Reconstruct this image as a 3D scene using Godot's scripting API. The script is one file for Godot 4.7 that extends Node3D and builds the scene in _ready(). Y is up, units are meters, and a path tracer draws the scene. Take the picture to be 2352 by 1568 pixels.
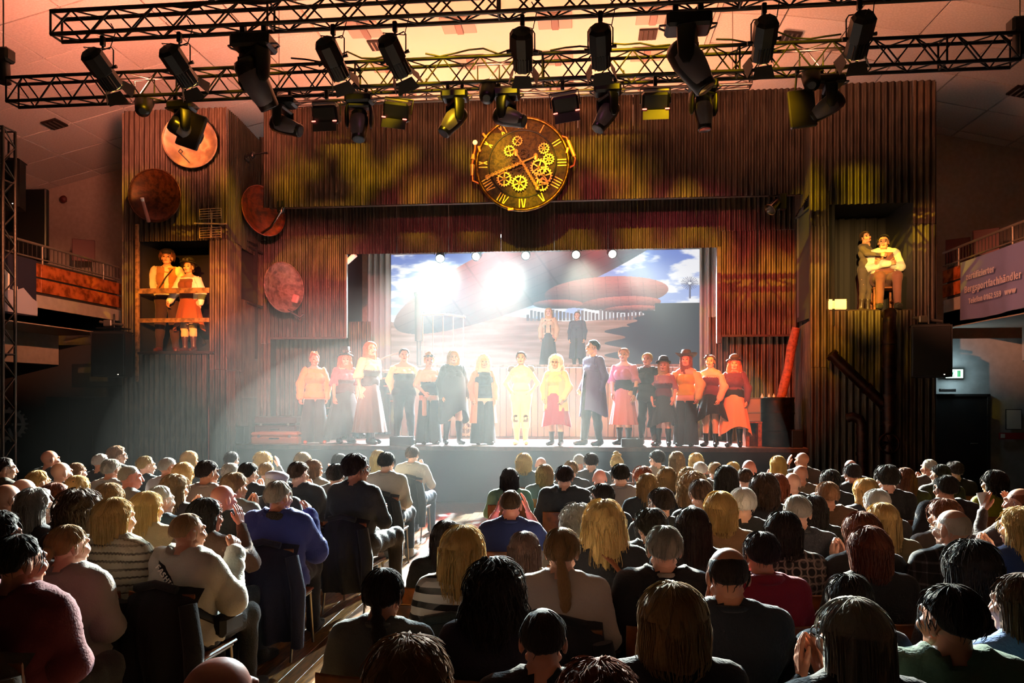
extends Node3D

func _ready():
	rng.seed = 7
	camera_and_air()
	seen_and_unseen_lamps()
	fog_banks()
	hall()
	stage_set()
	stage_back()
	balconies()
	rigging()
	wall_props()
	stage_props()
	people_kit()
	actors()
	audience()

const EXPOSURE := 1.0

func camera_and_air():
	var c := Camera3D.new()
	c.name = "camera"
	add_child(c)
	c.position = EYE
	c.rotation.y = yaw
	# the lens is level and shifted up, so that uprights stay upright
	c.projection = Camera3D.PROJECTION_FRUSTUM
	c.near = 0.05
	c.far = 100.0
	c.size = 1568.0 / FPX * c.near
	c.frustum_offset = Vector2(0, (912.0 - 784.0) / FPX * c.near)
	c.current = true
	var e := Environment.new()
	e.background_mode = Environment.BG_COLOR
	e.background_color = Color(0, 0, 0)
	e.tonemap_mode = Environment.TONE_MAPPER_LINEAR
	e.tonemap_exposure = EXPOSURE
	e.sdfgi_enabled = true
	e.ssao_enabled = true
	e.ssil_enabled = true
	e.volumetric_fog_enabled = true
	e.volumetric_fog_density = 0.0
	var w := WorldEnvironment.new()
	w.name = "environment"
	w.environment = e
	add_child(w)

func haze(called: String, at: Vector3, size: Vector3, density: float, round := true):
	var f := FogVolume.new()
	f.name = numbered(called)
	f.shape = RenderingServer.FOG_VOLUME_SHAPE_ELLIPSOID if round else RenderingServer.FOG_VOLUME_SHAPE_BOX
	f.size = size
	f.position = at
	var m := FogMaterial.new()
	m.albedo = Color(0.95, 0.97, 0.97)
	m.density = density
	f.material = m
	f.set_meta("kind", "stuff")
	add_child(f)
	tag(f, "bank of stage haze drifting %s" % ("out over the front rows" if round else "through the stage opening"), "haze")

# a stage lamp out of sight or high up: can, yoke and glowing lens, with its light just before the lens
func stage_lamp(label: String, pos: Vector3, target: Vector3, color: Color, energy: float, angle: float, size := 0.06, blend := 0.6, lens := 4.0) -> Node3D:
	var t := thing("stage_lamp", label, "stage lamp", pos)
	var bs := along((target - pos).normalized())
	var m := MB.new()
	m.lathe([Vector2(0.05, 0.3), Vector2(0.1, 0.27), Vector2(0.12, 0.1), Vector2(0.12, 0.0), Vector2(0.13, -0.02), Vector2(0.115, -0.02), Vector2(0.105, 0.02)], 16, Transform3D(bs, Vector3()))
	part("can", m, mat("black_metal"), t)
	m = MB.new()
	m.lathe([Vector2(0.001, -0.0), Vector2(0.105, 0.0)], 16, Transform3D(bs, Vector3()), false)
	part("lens", m, glow("lens_%s" % color.to_html(), color, lens), t)
	if pos.y < 6.15 or pos.y > 6.25 or pos.z < -11.0: part("hanger", tb([Vector3(0, 0.32, 0), Vector3(0, ceil_y(pos.x) - pos.y, 0)], 0.02, 6), mat("black_metal"), t)  # added rod that ties the lamp to the ceiling
	part("yoke", tb([Vector3(-0.15, 0.1, 0), Vector3(-0.15, 0.32, 0), Vector3(0.15, 0.32, 0), Vector3(0.15, 0.1, 0)], 0.012, 6), mat("black_metal"), t)
	spot("beam", pos + (target - pos).normalized() * 0.06, target, color, energy, angle, size, blend, t)
	return t

func seen_and_unseen_lamps():
	basic_materials()
	var cool := Color(0.86, 0.97, 1.0)
	var amber := Color(1.0, 0.66, 0.36)
	# back light over the stage
	var warm := Color(1.0, 1.0, 0.92)
	for k in 4:
		var x: float = [-3.75, -2.2, -0.9, 1.4][k]
		var hi: float = [5.6, 6.2, 6.1, 6.1][k]
		stage_lamp(["cool white back light low over the smokestack", "cool white back light above the spiral stair", "cool white back light over the pale corset performer", "cool white back light by the projected airship"][k], Vector3(x, hi, -19.2), Vector3(x * 0.7 - 0.3, 0.6, -13.0), cool, [620.0, 520.0, 560.0, 480.0][k], 33.0, 0.1, 0.9, 30.0)
	# unseen back lamps, placed to rim the heads of the audience
	for k in 4:
		var x: float = [-3.0, -1.6, -0.2, 0.8][k]
		stage_lamp(["unseen warm white back light rimming the block under the navy banner", "unseen warm white back light along the aisle", "unseen warm white back light rimming the crowded block", "unseen warm white back light rimming the exit side"][k], Vector3(x, 5.9, -20.6), Vector3([-5.2, -2.4, 0.6, 3.6][k], 0.8, [-8.0, -8.0, -7.8, -8.0][k]), warm, [2600.0, 2300.0, 2900.0, 2600.0][k], 10.0, 0.12, 0.9, 12.0)
	for k in 2:
		stage_lamp(["red back light beside the cool white ones", "red back light near the projected airship"][k], Vector3([-2.0, 0.3][k], 6.2, -19.0), Vector3([-2.6, 0.6][k], 1.0, -14.5), Color(1, 0.25, 0.25), 330.0, 24.0, 0.1, 0.8, 8.0)
	stage_lamp("unseen amber lamp placed to light the couple behind the wooden rails", Vector3(-3.4, 4.9, -3.0), Vector3(-7.75, 3.9, -13.9), Color(1, 0.6, 0.2), 420.0, 7.0, 0.06, 1.0)  # out of view, placed to light the couple behind the rails
	stage_lamp("unseen pale yellow lamp placed to light the couple by the chair", Vector3(1.5, 4.9, -3.0), Vector3(4.95, 4.2, -13.9), Color(1, 0.78, 0.42), 300.0, 6.5, 0.06, 1.0)  # out of view, placed to light the pair in the curtained opening
	# washes on the set from unseen lamps placed above the audience, out of the frame
	stage_lamp("unseen pink wash light aimed at the wall behind the suitcases", Vector3(-1.6, 4.9, -3.0), Vector3(-5.9, 3.2, -15.0), Color(1, 0.5, 0.44), 430.0, 12.0, 0.06, 0.7)
	stage_lamp("unseen orange wash light aimed at the wall behind the oil drum", Vector3(-1.9, 4.9, -3.0), Vector3(3.5, 3.4, -15.2), Color(1, 0.4, 0.26), 480.0, 9.0, 0.06, 0.7)
	stage_lamp("unseen violet wash light tinting the whole set", Vector3(-1.4, 8.6, -6.5), Vector3(-1.4, 5.4, -14.0), Color(0.8, 0.42, 0.62), 5.0, 38.0, 0.2, 0.6)  # out of view, a weak violet tint over the set
	unseen_gobo_lamp("unseen gold patterned light aimed at the header beside the clock", Vector3(-1.6, 8.5, -6.0), Vector3(-2.2, 6.4, -14.2), Color(1, 0.82, 0.1), 210.0, 25.0, 3)
	unseen_gobo_lamp("unseen gold patterned light aimed at the curtained tower", Vector3(-0.4, 8.5, -6.0), Vector3(3.4, 5.4, -14.0), Color(1, 0.8, 0.08), 380.0, 19.0, 8)
	unseen_gobo_lamp("unseen gold patterned light aimed at the railed tower", Vector3(-2.6, 8.5, -6.0), Vector3(-7.6, 5.9, -13.6), Color(1, 0.74, 0.12), 200.0, 15.0, 21)
	# unseen ceiling uplights; the pair behind the header stands in for stage bounce
	for k in 3:
		stage_lamp("unseen salmon ceiling uplight on the long truss, %s" % ["over the aisle seats", "in line with the clock", "over the crowded block"][k], Vector3([-6.3, -1.3, 3.0][k], 6.2, -10.12), Vector3([-7.8, -1.3, 3.8][k], 9.6, -13.4), [Color(1, 0.56, 0.44), Color(1, 0.62, 0.44), Color(1, 0.6, 0.44)][k], [110.0, 78.0, 50.0][k], 56.0, 0.2, 0.8, 2.0)
	for k in 2:
		stage_lamp("unseen orange uplight standing in for stage bounce behind the header, %s" % ["over the suitcases", "over the oil drum"][k], Vector3([-3.6, 0.9][k], 6.6, -16.8), Vector3([-3.4, 0.9][k], 9.3, -16.0), Color(1, 0.56, 0.36), 34.0, 80.0, 0.2, 0.6, 2.0)
	# unseen side lamps, placed to light the wood of the balconies
	for k in 2:
		stage_lamp(["unseen amber lamp placed to light the balcony with the navy banner", "unseen amber lamp placed to light the balcony with the lavender banner"][k], Vector3([-1.5, -1.0][k], 4.9, -3.0), Vector3([-10.0, 7.0][k], 4.1, -13.2), Color(1, 0.6, 0.42), 300.0, 8.0, 0.06, 1.0)

# an unseen lamp and cut plate, placed to throw gold patches
func unseen_gobo_lamp(label: String, pos: Vector3, target: Vector3, color: Color, energy: float, angle: float, sd: int):
	var dir := (target - pos).normalized()
	var t: Node3D = stage_lamp(label, pos, target, color, energy, angle, 0.012, 0.5)
	var n := FastNoiseLite.new()
	n.seed = sd
	n.frequency = 1.0
	n.fractal_octaves = 2
	var m := MB.new()
	var half := 0.5 * tan(deg_to_rad(angle)) * 1.15
	var c := 44
	var st := 2.0 * half / c
	for a in c:
		for b in c:
			var p := Vector2(a + 0.5, b + 0.5) * st - Vector2.ONE * half
			if n.get_noise_2d(p.x * 15.0, p.y * 19.0) < 0.1 or (along(dir) * Vector3(p.x, 0, p.y)).y > half * 0.12: m.box(Vector3(p.x, -0.5, p.y), Vector3(st, 0.002, st))
	part("unseen_gobo_plate", m, mat("black_metal"), t, Transform3D(along(dir), dir * 0.06))
	part("unseen_gobo_frame", tb([along(dir) * Vector3(-half, -0.5, -half) + dir * 0.06, along(dir) * Vector3(-half, 0.0, -half) * 0.3], 0.008, 5), mat("black_metal"), t)

# ---------------------------------------------------------------- the hall
const CX0 := -1.4          # middle of the hall
func ceil_y(x: float) -> float:
	var d := absf(x - CX0)
	if d < 3.9: return 9.3
	if d < 6.5: return lerpf(9.3, 8.98, pow((d - 3.9) / 2.6, 1.5))
	return 8.98 - (d - 6.5) * 0.235

func basic_materials():
	mat("black_metal", Color(0.035, 0.033, 0.035), 0.42, 0.3)
	mat("dark_plastic", Color(0.03, 0.03, 0.032), 0.5)
	mat("steel", Color(0.55, 0.53, 0.5), 0.35, 0.9)
	mat("truss_metal", Color(0.3, 0.28, 0.26), 0.4, 0.85)
	mat("truss_dark", Color(0.07, 0.062, 0.06), 0.5, 0.5)
	mat("plaster", Color(0.62, 0.58, 0.54), 0.9, 0.0, noise_tex("plaster", 0.02, [Color(0.9, 0.9, 0.9), Color(1, 1, 1)], [0.0, 1.0]), 0.6)
	mat("ceiling_white", Color(0.78, 0.76, 0.73), 0.9)
	mat("tile_white", Color(0.74, 0.72, 0.69), 0.85, 0.0, noise_tex("tile", 0.05, [Color(0.93, 0.93, 0.93), Color(1, 1, 1)], [0.3, 0.7], 3), 0.8)
	mat("tile_white_b", Color(0.71, 0.69, 0.66), 0.85, 0.0, noise_tex("tile", 0.05, [], []), 0.7)
	mat("gap_dark", Color(0.1, 0.08, 0.07), 0.9)
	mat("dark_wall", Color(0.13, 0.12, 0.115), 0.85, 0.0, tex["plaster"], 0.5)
	var grain: Texture2D = noise_tex("grain", 0.012, [Color(0.62, 0.62, 0.62), Color(0.9, 0.9, 0.9), Color(1, 1, 1)], [0.2, 0.5, 0.8], 5)
	for k in 4:
		var m := mat("plank_%d" % k, [Color(0.50, 0.33, 0.16), Color(0.56, 0.38, 0.19), Color(0.44, 0.28, 0.13), Color(0.6, 0.42, 0.22)][k], 0.32, 0.0, grain, 1.0)
		m.uv1_scale = Vector3(6, 6, 0.8)
		m.uv1_offset = Vector3(k * 0.37, 0, k * 0.21)
	var rust: Texture2D = noise_tex("rust", 0.012, [Color(0.26, 0.21, 0.17), Color(0.52, 0.45, 0.38), Color(0.8, 0.76, 0.7), Color(0.48, 0.36, 0.25)], [0.1, 0.38, 0.62, 0.95], 5)
	for k in 4:
		var m := mat("sheet_%d" % k, [Color(0.36, 0.31, 0.26), Color(0.31, 0.28, 0.24), Color(0.39, 0.34, 0.28), Color(0.28, 0.26, 0.23)][k], 0.55, 0.35, rust, 0.28)
		m.uv1_offset = Vector3(k * 0.31, k * 0.17, 0.2)
		m.uv1_scale = Vector3(0.9, 0.16, 0.9)
	mat("wood_rail", Color(0.55, 0.4, 0.24), 0.6, 0.0, grain, 1.2)
	mat("wood_dark", Color(0.2, 0.11, 0.06), 0.55, 0.0, grain, 1.2)
	mat("orange_wood", Color(0.62, 0.32, 0.16), 0.2, 0.0, grain, 0.7)
	mat("black_cloth", Color(0.018, 0.018, 0.02), 0.95)

func fog_banks():
	haze("stage_haze", Vector3(-1.25, 3.9, -17.0), Vector3(7.6, 5.6, 3.4), 0.0026, false)
	haze("stage_haze", Vector3(-3.0, 4.0, -16.9), Vector3(4.6, 6.4, 3.3), 0.0055)
	for k in 3: haze("drifting_haze", Vector3(-3.0 + 0.25 * k, 1.0 + 0.1 * k, -11.4 + 0.1 * k), Vector3(12.0 - 3.0 * k, 6.8 - 1.7 * k, 8.4 - 1.2 * k), [0.0016, 0.0035, 0.0075][k])

func hall():
	var f := holder("floor")
	part("slab", bx(Vector3(CX0, -0.07, -8.5), Vector3(26.6, 0.1, 24)), mat("plank_2"), f)
	var pl := {}
	for a in 34:
		var z := -2.2 - rng.randf() * 1.2
		while z > -11.5:
			var len := 1.25
			var key := "%.2f" % len
			if not pl.has(key): pl[key] = bx(Vector3(), Vector3(0.119, 0.02, len - 0.003), 0.0015).mesh()
			part("plank", pl[key], mat("plank_%d" % rng.randi_range(0, 3)), f, Transform3D(Basis(), Vector3(-4.3 + a * 0.12, -0.01 + rng.randf_range(-0.0006, 0.0006), z - len / 2)))
			z -= len
	struct("wall_front", bx(Vector3(CX0, 4.4, -23.0), Vector3(27, 9.6, 0.3)), mat("plaster"))
	# the gable wall on both sides of the stage house
	var g := holder("wall_front")
	for sg in [-1.0, 1.0]:
		var m := MB.new()
		var x0: float = CX0 + sg * 7.2
		var x1: float = CX0 + sg * 13.2
		var pts := PackedVector2Array([Vector2(x0, 0), Vector2(x0, ceil_y(x0) + 0.2), Vector2(x1, ceil_y(x1) + 0.2), Vector2(x1, 0)])
		m.prism(pts, 0.3, Transform3D(Basis(), Vector3(0, 0, -18.8)))
		part("gable_panel", m, mat("plaster"), g)
	struct("wall_left", bx(Vector3(-14.6, 4, -8.5), Vector3(0.3, 8.4, 24)), mat("plaster"))
	struct("wall_right", bx(Vector3(11.8, 4, -8.5), Vector3(0.3, 8.4, 24)), mat("plaster"))
	struct("wall_back", bx(Vector3(CX0, 4.8, 3.4), Vector3(27, 9.8, 0.3)), mat("black_cloth"))  # unseen rear wall, kept black to cut light bounced onto the audience
	# ceiling: smooth flat field in the middle, tiles on the sloping sides
	var c := holder("ceiling")
	var shell := MB.new()
	var top := []
	for k in 27: top.append(CX0 - 13.3 + k * 26.6 / 26.0)
	for k in 26:
		var a := Vector3(top[k], ceil_y(top[k]) + 0.06, 3.4)
		var b := Vector3(top[k + 1], ceil_y(top[k + 1]) + 0.06, 3.4)
		var dz := Vector3(0, 0, -26.6)
		shell.quad(a, b, b + dz, a + dz)
		var up := Vector3(0, 0.3, 0)
		shell.quad(a + up, a + dz + up, b + dz + up, b + up)
	part("backing", shell, mat("gap_dark"), c)
	part("flat_panel", bx(Vector3(CX0, 9.32, -9.8), Vector3(7.8, 0.06, 26.2)), mat("ceiling_white"), c)
	for sg in [-1.0, 1.0]:
		part("edge_strip", bx(Vector3(CX0 + sg * 3.95, 9.27, -9.8), Vector3(0.07, 0.06, 26.2)), mat("tile_white"), c)
	var tw := 1.22
	var tm := {}
	for sg in [-1.0, 1.0]:
		for r in 8:
			var x: float = CX0 + sg * (4.02 + tw * r)
			var x2: float = x + sg * (tw - 0.03)
			var y1 := ceil_y(x)
			var y2 := ceil_y(x2)
			var ang := atan2((y2 - y1), (x2 - x))
			var w := Vector2(x2 - x, y2 - y1).length()
			var me := bx(Vector3(), Vector3(w, 0.05, tw - 0.03), 0.004).mesh()
			for q in 8:
				var z := -9.6 - tw * (q + 0.5)
				part("ceiling_tile", me, mat("tile_white" if rng.randf() < 0.6 else "tile_white_b"), c, Transform3D(Basis(Vector3.BACK, ang), Vector3((x + x2) / 2, (y1 + y2) / 2 + 0.035, z)))
			part("tile_field", bx(Vector3(), Vector3(w, 0.05, 12.4)), mat("tile_white"), c, Transform3D(Basis(Vector3.BACK, ang), Vector3((x + x2) / 2, (y1 + y2) / 2 + 0.035, -3.3)))
	# recessed light boxes, switched off, and air grilles
	for rz in [-13.0, -14.4, -16.0, -17.5]:
		for rx in [-4.35, -2.45, -0.55, 1.35]:
			if rz == -13.0 and rx < -3: continue
			var t := thing("ceiling_light", "switched off square ceiling light, %s, %s" % [{-4.35: "column over the suitcases", -2.45: "column beside the clock", -0.55: "column just past the clock", 1.35: "column over the hatted performers"}[rx], {-13.0: "first row over the header", -14.4: "second row over the header", -16.0: "third row over the header", -17.5: "last row over the header"}[rz]], "ceiling light", Vector3(rx, 9.285, rz), 0, "recessed ceiling lights")
			for s in [-1.0, 1.0]:
				part("diffuser", bx(Vector3(s * 0.2, -0.02, 0), Vector3(0.26, 0.03, 0.62), 0.01), mat("diffuser", Color(0.62, 0.56, 0.53), 0.6), t)
			part("spine", bx(Vector3(0, -0.03, 0), Vector3(0.13, 0.05, 0.62), 0.008), mat("spine", Color(0.46, 0.4, 0.38), 0.6), t)
	for p in [[125, 283, "above the balcony speaker"], [1488, 77, "in the smooth part of the ceiling"], [1816, 83, "among the tiles beside the hanging spotlights"], [2345, 208, "close to the hoist"], [868, 102, "beside the hanging spotlight with lit doors"]]:
		var r := ray(p[0], p[1])
		var d := 8.0
		while (EYE + r * d).y < ceil_y((EYE + r * d).x) - 0.02: d += 0.02
		var at := EYE + r * d
		var sl := (ceil_y(at.x + 0.1) - ceil_y(at.x - 0.1)) / 0.2
		var t := thing("ceiling_grille", "square dark air grille %s" % p[2], "vent", at, 0, "ceiling grilles")
		t.rotation.z = atan(sl)
		part("frame", bx(Vector3(0, -0.02, 0), Vector3(0.36, 0.04, 0.42), 0.006), mat("grille", Color(0.16, 0.13, 0.11), 0.5, 0.4), t)
		for k in 3:
			part("slat", bx(Vector3(-0.1 + k * 0.1, -0.045, 0), Vector3(0.03, 0.02, 0.36), 0.0, Basis(Vector3.BACK, 0.5)), mat("steel"), t)
# ---------------------------------------------------------------- helpers: shapes
class MB:
	var v := PackedVector3Array()
	var i := PackedInt32Array()
	var u := PackedVector2Array()
	func quad(a: Vector3, b: Vector3, c: Vector3, d: Vector3):   # clockwise seen from the front
		var k := v.size()
		v.append_array([a, b, c, d])
		i.append_array([k, k + 1, k + 2, k, k + 2, k + 3])
	func tri(a: Vector3, b: Vector3, c: Vector3):
		var k := v.size()
		v.append_array([a, b, c])
		i.append_array([k, k + 1, k + 2])
	func box(c: Vector3, s: Vector3, bs := Basis(), ch := 0.0):   # chamfered box
		var h := s * 0.5
		ch = minf(ch, minf(h.x, minf(h.y, h.z)) * 0.9)
		var ax := [Vector3.RIGHT, Vector3.UP, Vector3.BACK]
		for a in 3:
			for sg in [-1.0, 1.0]:
				var n: Vector3 = ax[a] * sg
				var p: Vector3 = ax[(a + 1) % 3]
				var q: Vector3 = ax[(a + 2) % 3] * sg
				var o := c + bs * (n * h[a])
				var e := bs * (p * (h[(a + 1) % 3] - ch))
				var f := bs * (q * (h[(a + 2) % 3] - ch))
				quad(o - e - f, o - e + f, o + e + f, o + e - f)
		if ch <= 0.0:
			return
		for a in 3:
			var b := (a + 1) % 3
			var d := (a + 2) % 3
			for s1 in [-1.0, 1.0]:
				for s2 in [-1.0, 1.0]:
					var l: Vector3 = bs * (ax[a] * (h[a] - ch))
					var p1: Vector3 = c + bs * (ax[b] * s1 * h[b] + ax[d] * s2 * (h[d] - ch))
					var p2: Vector3 = c + bs * (ax[b] * s1 * (h[b] - ch) + ax[d] * s2 * h[d])
					if s1 * s2 > 0: quad(p1 - l, p2 - l, p2 + l, p1 + l)
					else: quad(p1 + l, p2 + l, p2 - l, p1 - l)
		for sx in [-1.0, 1.0]:
			for sy in [-1.0, 1.0]:
				for sz in [-1.0, 1.0]:
					var s3 := Vector3(sx, sy, sz)
					var a1: Vector3 = c + bs * (s3 * Vector3(h.x, h.y - ch, h.z - ch))
					var a2: Vector3 = c + bs * (s3 * Vector3(h.x - ch, h.y, h.z - ch))
					var a3: Vector3 = c + bs * (s3 * Vector3(h.x - ch, h.y - ch, h.z))
					if sx * sy * sz > 0: tri(a1, a3, a2)
					else: tri(a1, a2, a3)
	func loft(rings: Array, cap := true, closed := true):   # rings of equally many points
		var k := v.size()
		var n: int = rings[0].size()
		for r in rings: v.append_array(r)
		var m := n if closed else n - 1
		for a in rings.size() - 1:
			for b in m:
				var p := k + a * n + b
				var q := k + a * n + (b + 1) % n
				i.append_array([p, p + n, q + n, p, q + n, q])
		if cap:
			for e in 2:
				var r: PackedVector3Array = rings[0] if e == 0 else rings[-1]
				var c := Vector3()
				for x in r: c += x
				c /= n
				var t := v.size()
				v.append_array(r)
				v.append(c)
				for b in n:
					if e == 0: i.append_array([t + n, t + b, t + (b + 1) % n])
					else: i.append_array([t + n, t + (b + 1) % n, t + b])
	func tube(path: Array, rad, sides := 8, cap := true, flat := 1.0):
		var rings := []
		var up := Vector3.UP
		for k in path.size():
			var d: Vector3 = (path[mini(k + 1, path.size() - 1)] - path[maxi(k - 1, 0)]).normalized()
			if absf(d.dot(up)) > 0.98: up = Vector3.FORWARD if absf(d.dot(Vector3.FORWARD)) < 0.9 else Vector3.RIGHT
			var x := d.cross(up).normalized()
			var y := x.cross(d)
			up = y
			var r: float = rad[k] if rad is Array else rad
			var ring := PackedVector3Array()
			for s in sides:
				var a := TAU * s / sides
				ring.append(path[k] + x * cos(a) * r + y * sin(a) * r * flat)
			rings.append(ring)
		loft(rings, cap)
	func lathe(prof: Array, sides := 24, xf := Transform3D(), cap := true, sx := 1.0, sz := 1.0):   # prof of Vector2(r, y)
		var rings := []
		for p in prof:
			var ring := PackedVector3Array()
			for s in sides:
				var a := -TAU * s / sides
				ring.append(xf * Vector3(cos(a) * p.x * sx, p.y, sin(a) * p.x * sz))
			rings.append(ring)
		loft(rings, cap)
	func ball(c: Vector3, r: Vector3, n := 12, bs := Basis()):
		var prof := []
		for k in n / 2 + 1:
			var a := PI * k / (n / 2) - PI / 2
			prof.append(Vector2(maxf(cos(a), 0.001), sin(a)))
		lathe(prof, n, Transform3D(bs * Basis.from_scale(r), c), false)
	func prism(pts: PackedVector2Array, depth: float, xf := Transform3D()):   # outline in xy, from z = 0 to depth
		var t := Geometry2D.triangulate_polygon(pts)
		for k in range(0, t.size(), 3):
			var a := pts[t[k]]
			var b := pts[t[k + 1]]
			var c := pts[t[k + 2]]
			if (b - a).cross(c - a) < 0.0:
				var w := b
				b = c
				c = w
			tri(xf * Vector3(a.x, a.y, depth), xf * Vector3(c.x, c.y, depth), xf * Vector3(b.x, b.y, depth))
			tri(xf * Vector3(a.x, a.y, 0), xf * Vector3(b.x, b.y, 0), xf * Vector3(c.x, c.y, 0))
		var cw := Geometry2D.is_polygon_clockwise(pts)
		for k in pts.size():
			var a := pts[k]
			var b := pts[(k + 1) % pts.size()]
			if not cw:
				var w := a
				a = b
				b = w
			quad(xf * Vector3(a.x, a.y, 0), xf * Vector3(b.x, b.y, 0), xf * Vector3(b.x, b.y, depth), xf * Vector3(a.x, a.y, depth))
	func add(o: MB, xf := Transform3D()):
		var k := v.size()
		v.append_array(xf * o.v)
		for x in o.i: i.append(k + x)
	func normals() -> PackedVector3Array:
		var n := PackedVector3Array()
		n.resize(v.size())
		for k in range(0, i.size(), 3):
			var c := (v[i[k + 2]] - v[i[k]]).cross(v[i[k + 1]] - v[i[k]])
			n[i[k]] += c
			n[i[k + 1]] += c
			n[i[k + 2]] += c
		for k in n.size(): n[k] = n[k].normalized()
		return n
	func mesh() -> ArrayMesh:
		var a := []
		a.resize(Mesh.ARRAY_MAX)
		a[Mesh.ARRAY_VERTEX] = v
		a[Mesh.ARRAY_NORMAL] = normals()
		if u.size() == v.size(): a[Mesh.ARRAY_TEX_UV] = u
		a[Mesh.ARRAY_INDEX] = i
		var m := ArrayMesh.new()
		m.add_surface_from_arrays(Mesh.PRIMITIVE_TRIANGLES, a)
		return m

# ---------------------------------------------------------------- helpers: objects
var names := {}
var mats := {}
var tex := {}
var rng := RandomNumberGenerator.new()

func numbered(called: String) -> String:
	var k: int = names.get(called, -1) + 1
	names[called] = k
	return called if k == 0 else "%s_%03d" % [called, k]

func tag(o: Node3D, label: String, category: String, group := ""):
	o.set_meta("label", label)
	o.set_meta("category", category)
	if group: o.set_meta("group", group)
	return o

func thing(called: String, label: String, category: String, at := Vector3.ZERO, turn := 0.0, group := "") -> Node3D:
	var o := Node3D.new()
	o.name = numbered(called)
	add_child(o)
	o.position = at
	o.rotation.y = turn
	tag(o, label, category, group)
	return o

func part(called: String, m: Variant, material: Material, parent: Node3D = null, xf := Transform3D()) -> MeshInstance3D:
	var o := MeshInstance3D.new()
	o.name = called if parent else numbered(called)
	o.mesh = m.mesh() if m is MB else m
	o.material_override = material
	o.transform = xf
	(parent if parent else self).add_child(o, true)
	return o

func struct(called: String, m: Variant, material: Material, parent: Node3D = null) -> MeshInstance3D:
	var o := part(called, m, material, parent)
	if parent == null: o.set_meta("kind", "structure")
	return o

func holder(called: String, kind := "structure") -> Node3D:
	var o := Node3D.new()
	o.name = numbered(called)
	if kind: o.set_meta("kind", kind)
	add_child(o)
	return o

func bx(c: Vector3, s: Vector3, ch := 0.0, bs := Basis()) -> MB:
	var m := MB.new()
	m.box(c, s, bs, ch)
	return m

func tb(path: Array, rad, sides := 8, flat := 1.0) -> MB:
	var m := MB.new()
	m.tube(path, rad, sides, true, flat)
	return m

func along(dir: Vector3, up := Vector3.UP) -> Basis:   # a basis whose -y runs along dir
	var y := -dir.normalized()
	var x := (Vector3.FORWARD if absf(y.dot(Vector3.FORWARD)) < 0.95 else up).cross(y).normalized()
	return Basis(x, y, x.cross(y))

func noise_tex(key: String, freq: float, colors: Array, stops: Array, oct := 4, kind := FastNoiseLite.TYPE_SIMPLEX_SMOOTH, size := 512, sd := 1, norm := false):
	if not tex.has(key):
		var n := FastNoiseLite.new()
		n.noise_type = kind
		n.frequency = freq
		n.fractal_octaves = oct
		n.seed = sd
		var t := NoiseTexture2D.new()
		t.width = size
		t.height = size
		t.seamless = true
		t.noise = n
		if norm:
			t.as_normal_map = true
			t.bump_strength = 6.0
		else:
			var g := Gradient.new()
			g.offsets = PackedFloat32Array(stops)
			g.colors = PackedColorArray(colors)
			t.color_ramp = g
		tex[key] = t
	return tex[key]

func mat(key: String, color := Color.WHITE, rough := 0.7, metal := 0.0, texture: Texture2D = null, scale := 1.0, world := true) -> StandardMaterial3D:
	if mats.has(key): return mats[key]
	var m := StandardMaterial3D.new()
	m.resource_name = key
	m.albedo_color = color
	m.roughness = rough
	m.metallic = metal
	if texture:
		m.albedo_texture = texture
		m.uv1_triplanar = true
		m.uv1_world_triplanar = world
		m.uv1_scale = Vector3.ONE * scale
	mats[key] = m
	return m

func glow(key: String, color: Color, energy: float) -> StandardMaterial3D:
	var m := mat(key, Color(0.05, 0.05, 0.05), 0.4)
	m.emission_enabled = true
	m.emission = color
	m.emission_energy_multiplier = energy
	return m

# a pixel of the 2352 x 1568 frame, cut with a plane of the hall: how its measurements were taken
const FPX := 1700.0
const EYE := Vector3(0, 1.95, 0)
var yaw := deg_to_rad(5.5)

func ray(px: float, py: float) -> Vector3:
	return Vector3((px - 1176.0) / FPX, (912.0 - py) / FPX, -1.0).rotated(Vector3.UP, yaw)

func onz(px: float, py: float, z: float) -> Vector3:
	var r := ray(px, py)
	return EYE + r * (z / r.z)

func ony(px: float, py: float, y: float) -> Vector3:
	var r := ray(px, py)
	return EYE + r * ((y - EYE.y) / r.y)

func onx(px: float, py: float, x: float) -> Vector3:
	var r := ray(px, py)
	return EYE + r * (x / r.x)

func spot(called: String, pos: Vector3, target: Vector3, color: Color, energy: float, angle: float, size := 0.06, blend := 0.5, parent: Node3D = null) -> SpotLight3D:
	var l := SpotLight3D.new()
	l.name = called if parent else numbered(called)
	(parent if parent else self).add_child(l, true)
	l.look_at_from_position(pos, target, Vector3.UP if absf((target - pos).normalized().y) < 0.98 else Vector3.RIGHT)
	l.light_color = color
	l.light_energy = energy
	l.spot_angle = angle
	l.spot_angle_attenuation = blend
	l.spot_attenuation = 2.0
	l.spot_range = 60.0
	l.light_size = size
	l.shadow_enabled = true
	return l
# ---------------------------------------------------------------- the set
var sheet_mesh := {}
func sheet(w: float, h: float, pitch: float) -> ArrayMesh:
	var key := "%.3f_%.3f_%.3f" % [w, h, pitch]
	if not sheet_mesh.has(key):
		var m := MB.new()
		var n := maxi(4, int(round(w / pitch * 10.0)))
		for layer in 2:
			var k := m.v.size()
			for c in n + 1:
				var x := w * c / n
				var s := sin(x / pitch * TAU)
				var z := pitch * 0.2 * signf(s) * pow(absf(s), 0.75) - layer * 0.004
				m.v.append(Vector3(x, 0, z))
				m.v.append(Vector3(x, h, z))
			for c in n:
				var a := k + c * 2
				m.i.append_array([a, a + 1, a + 3, a, a + 3, a + 2] if layer == 0 else [a, a + 3, a + 1, a, a + 2, a + 3])
		sheet_mesh[key] = m.mesh()
	return sheet_mesh[key]

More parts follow.
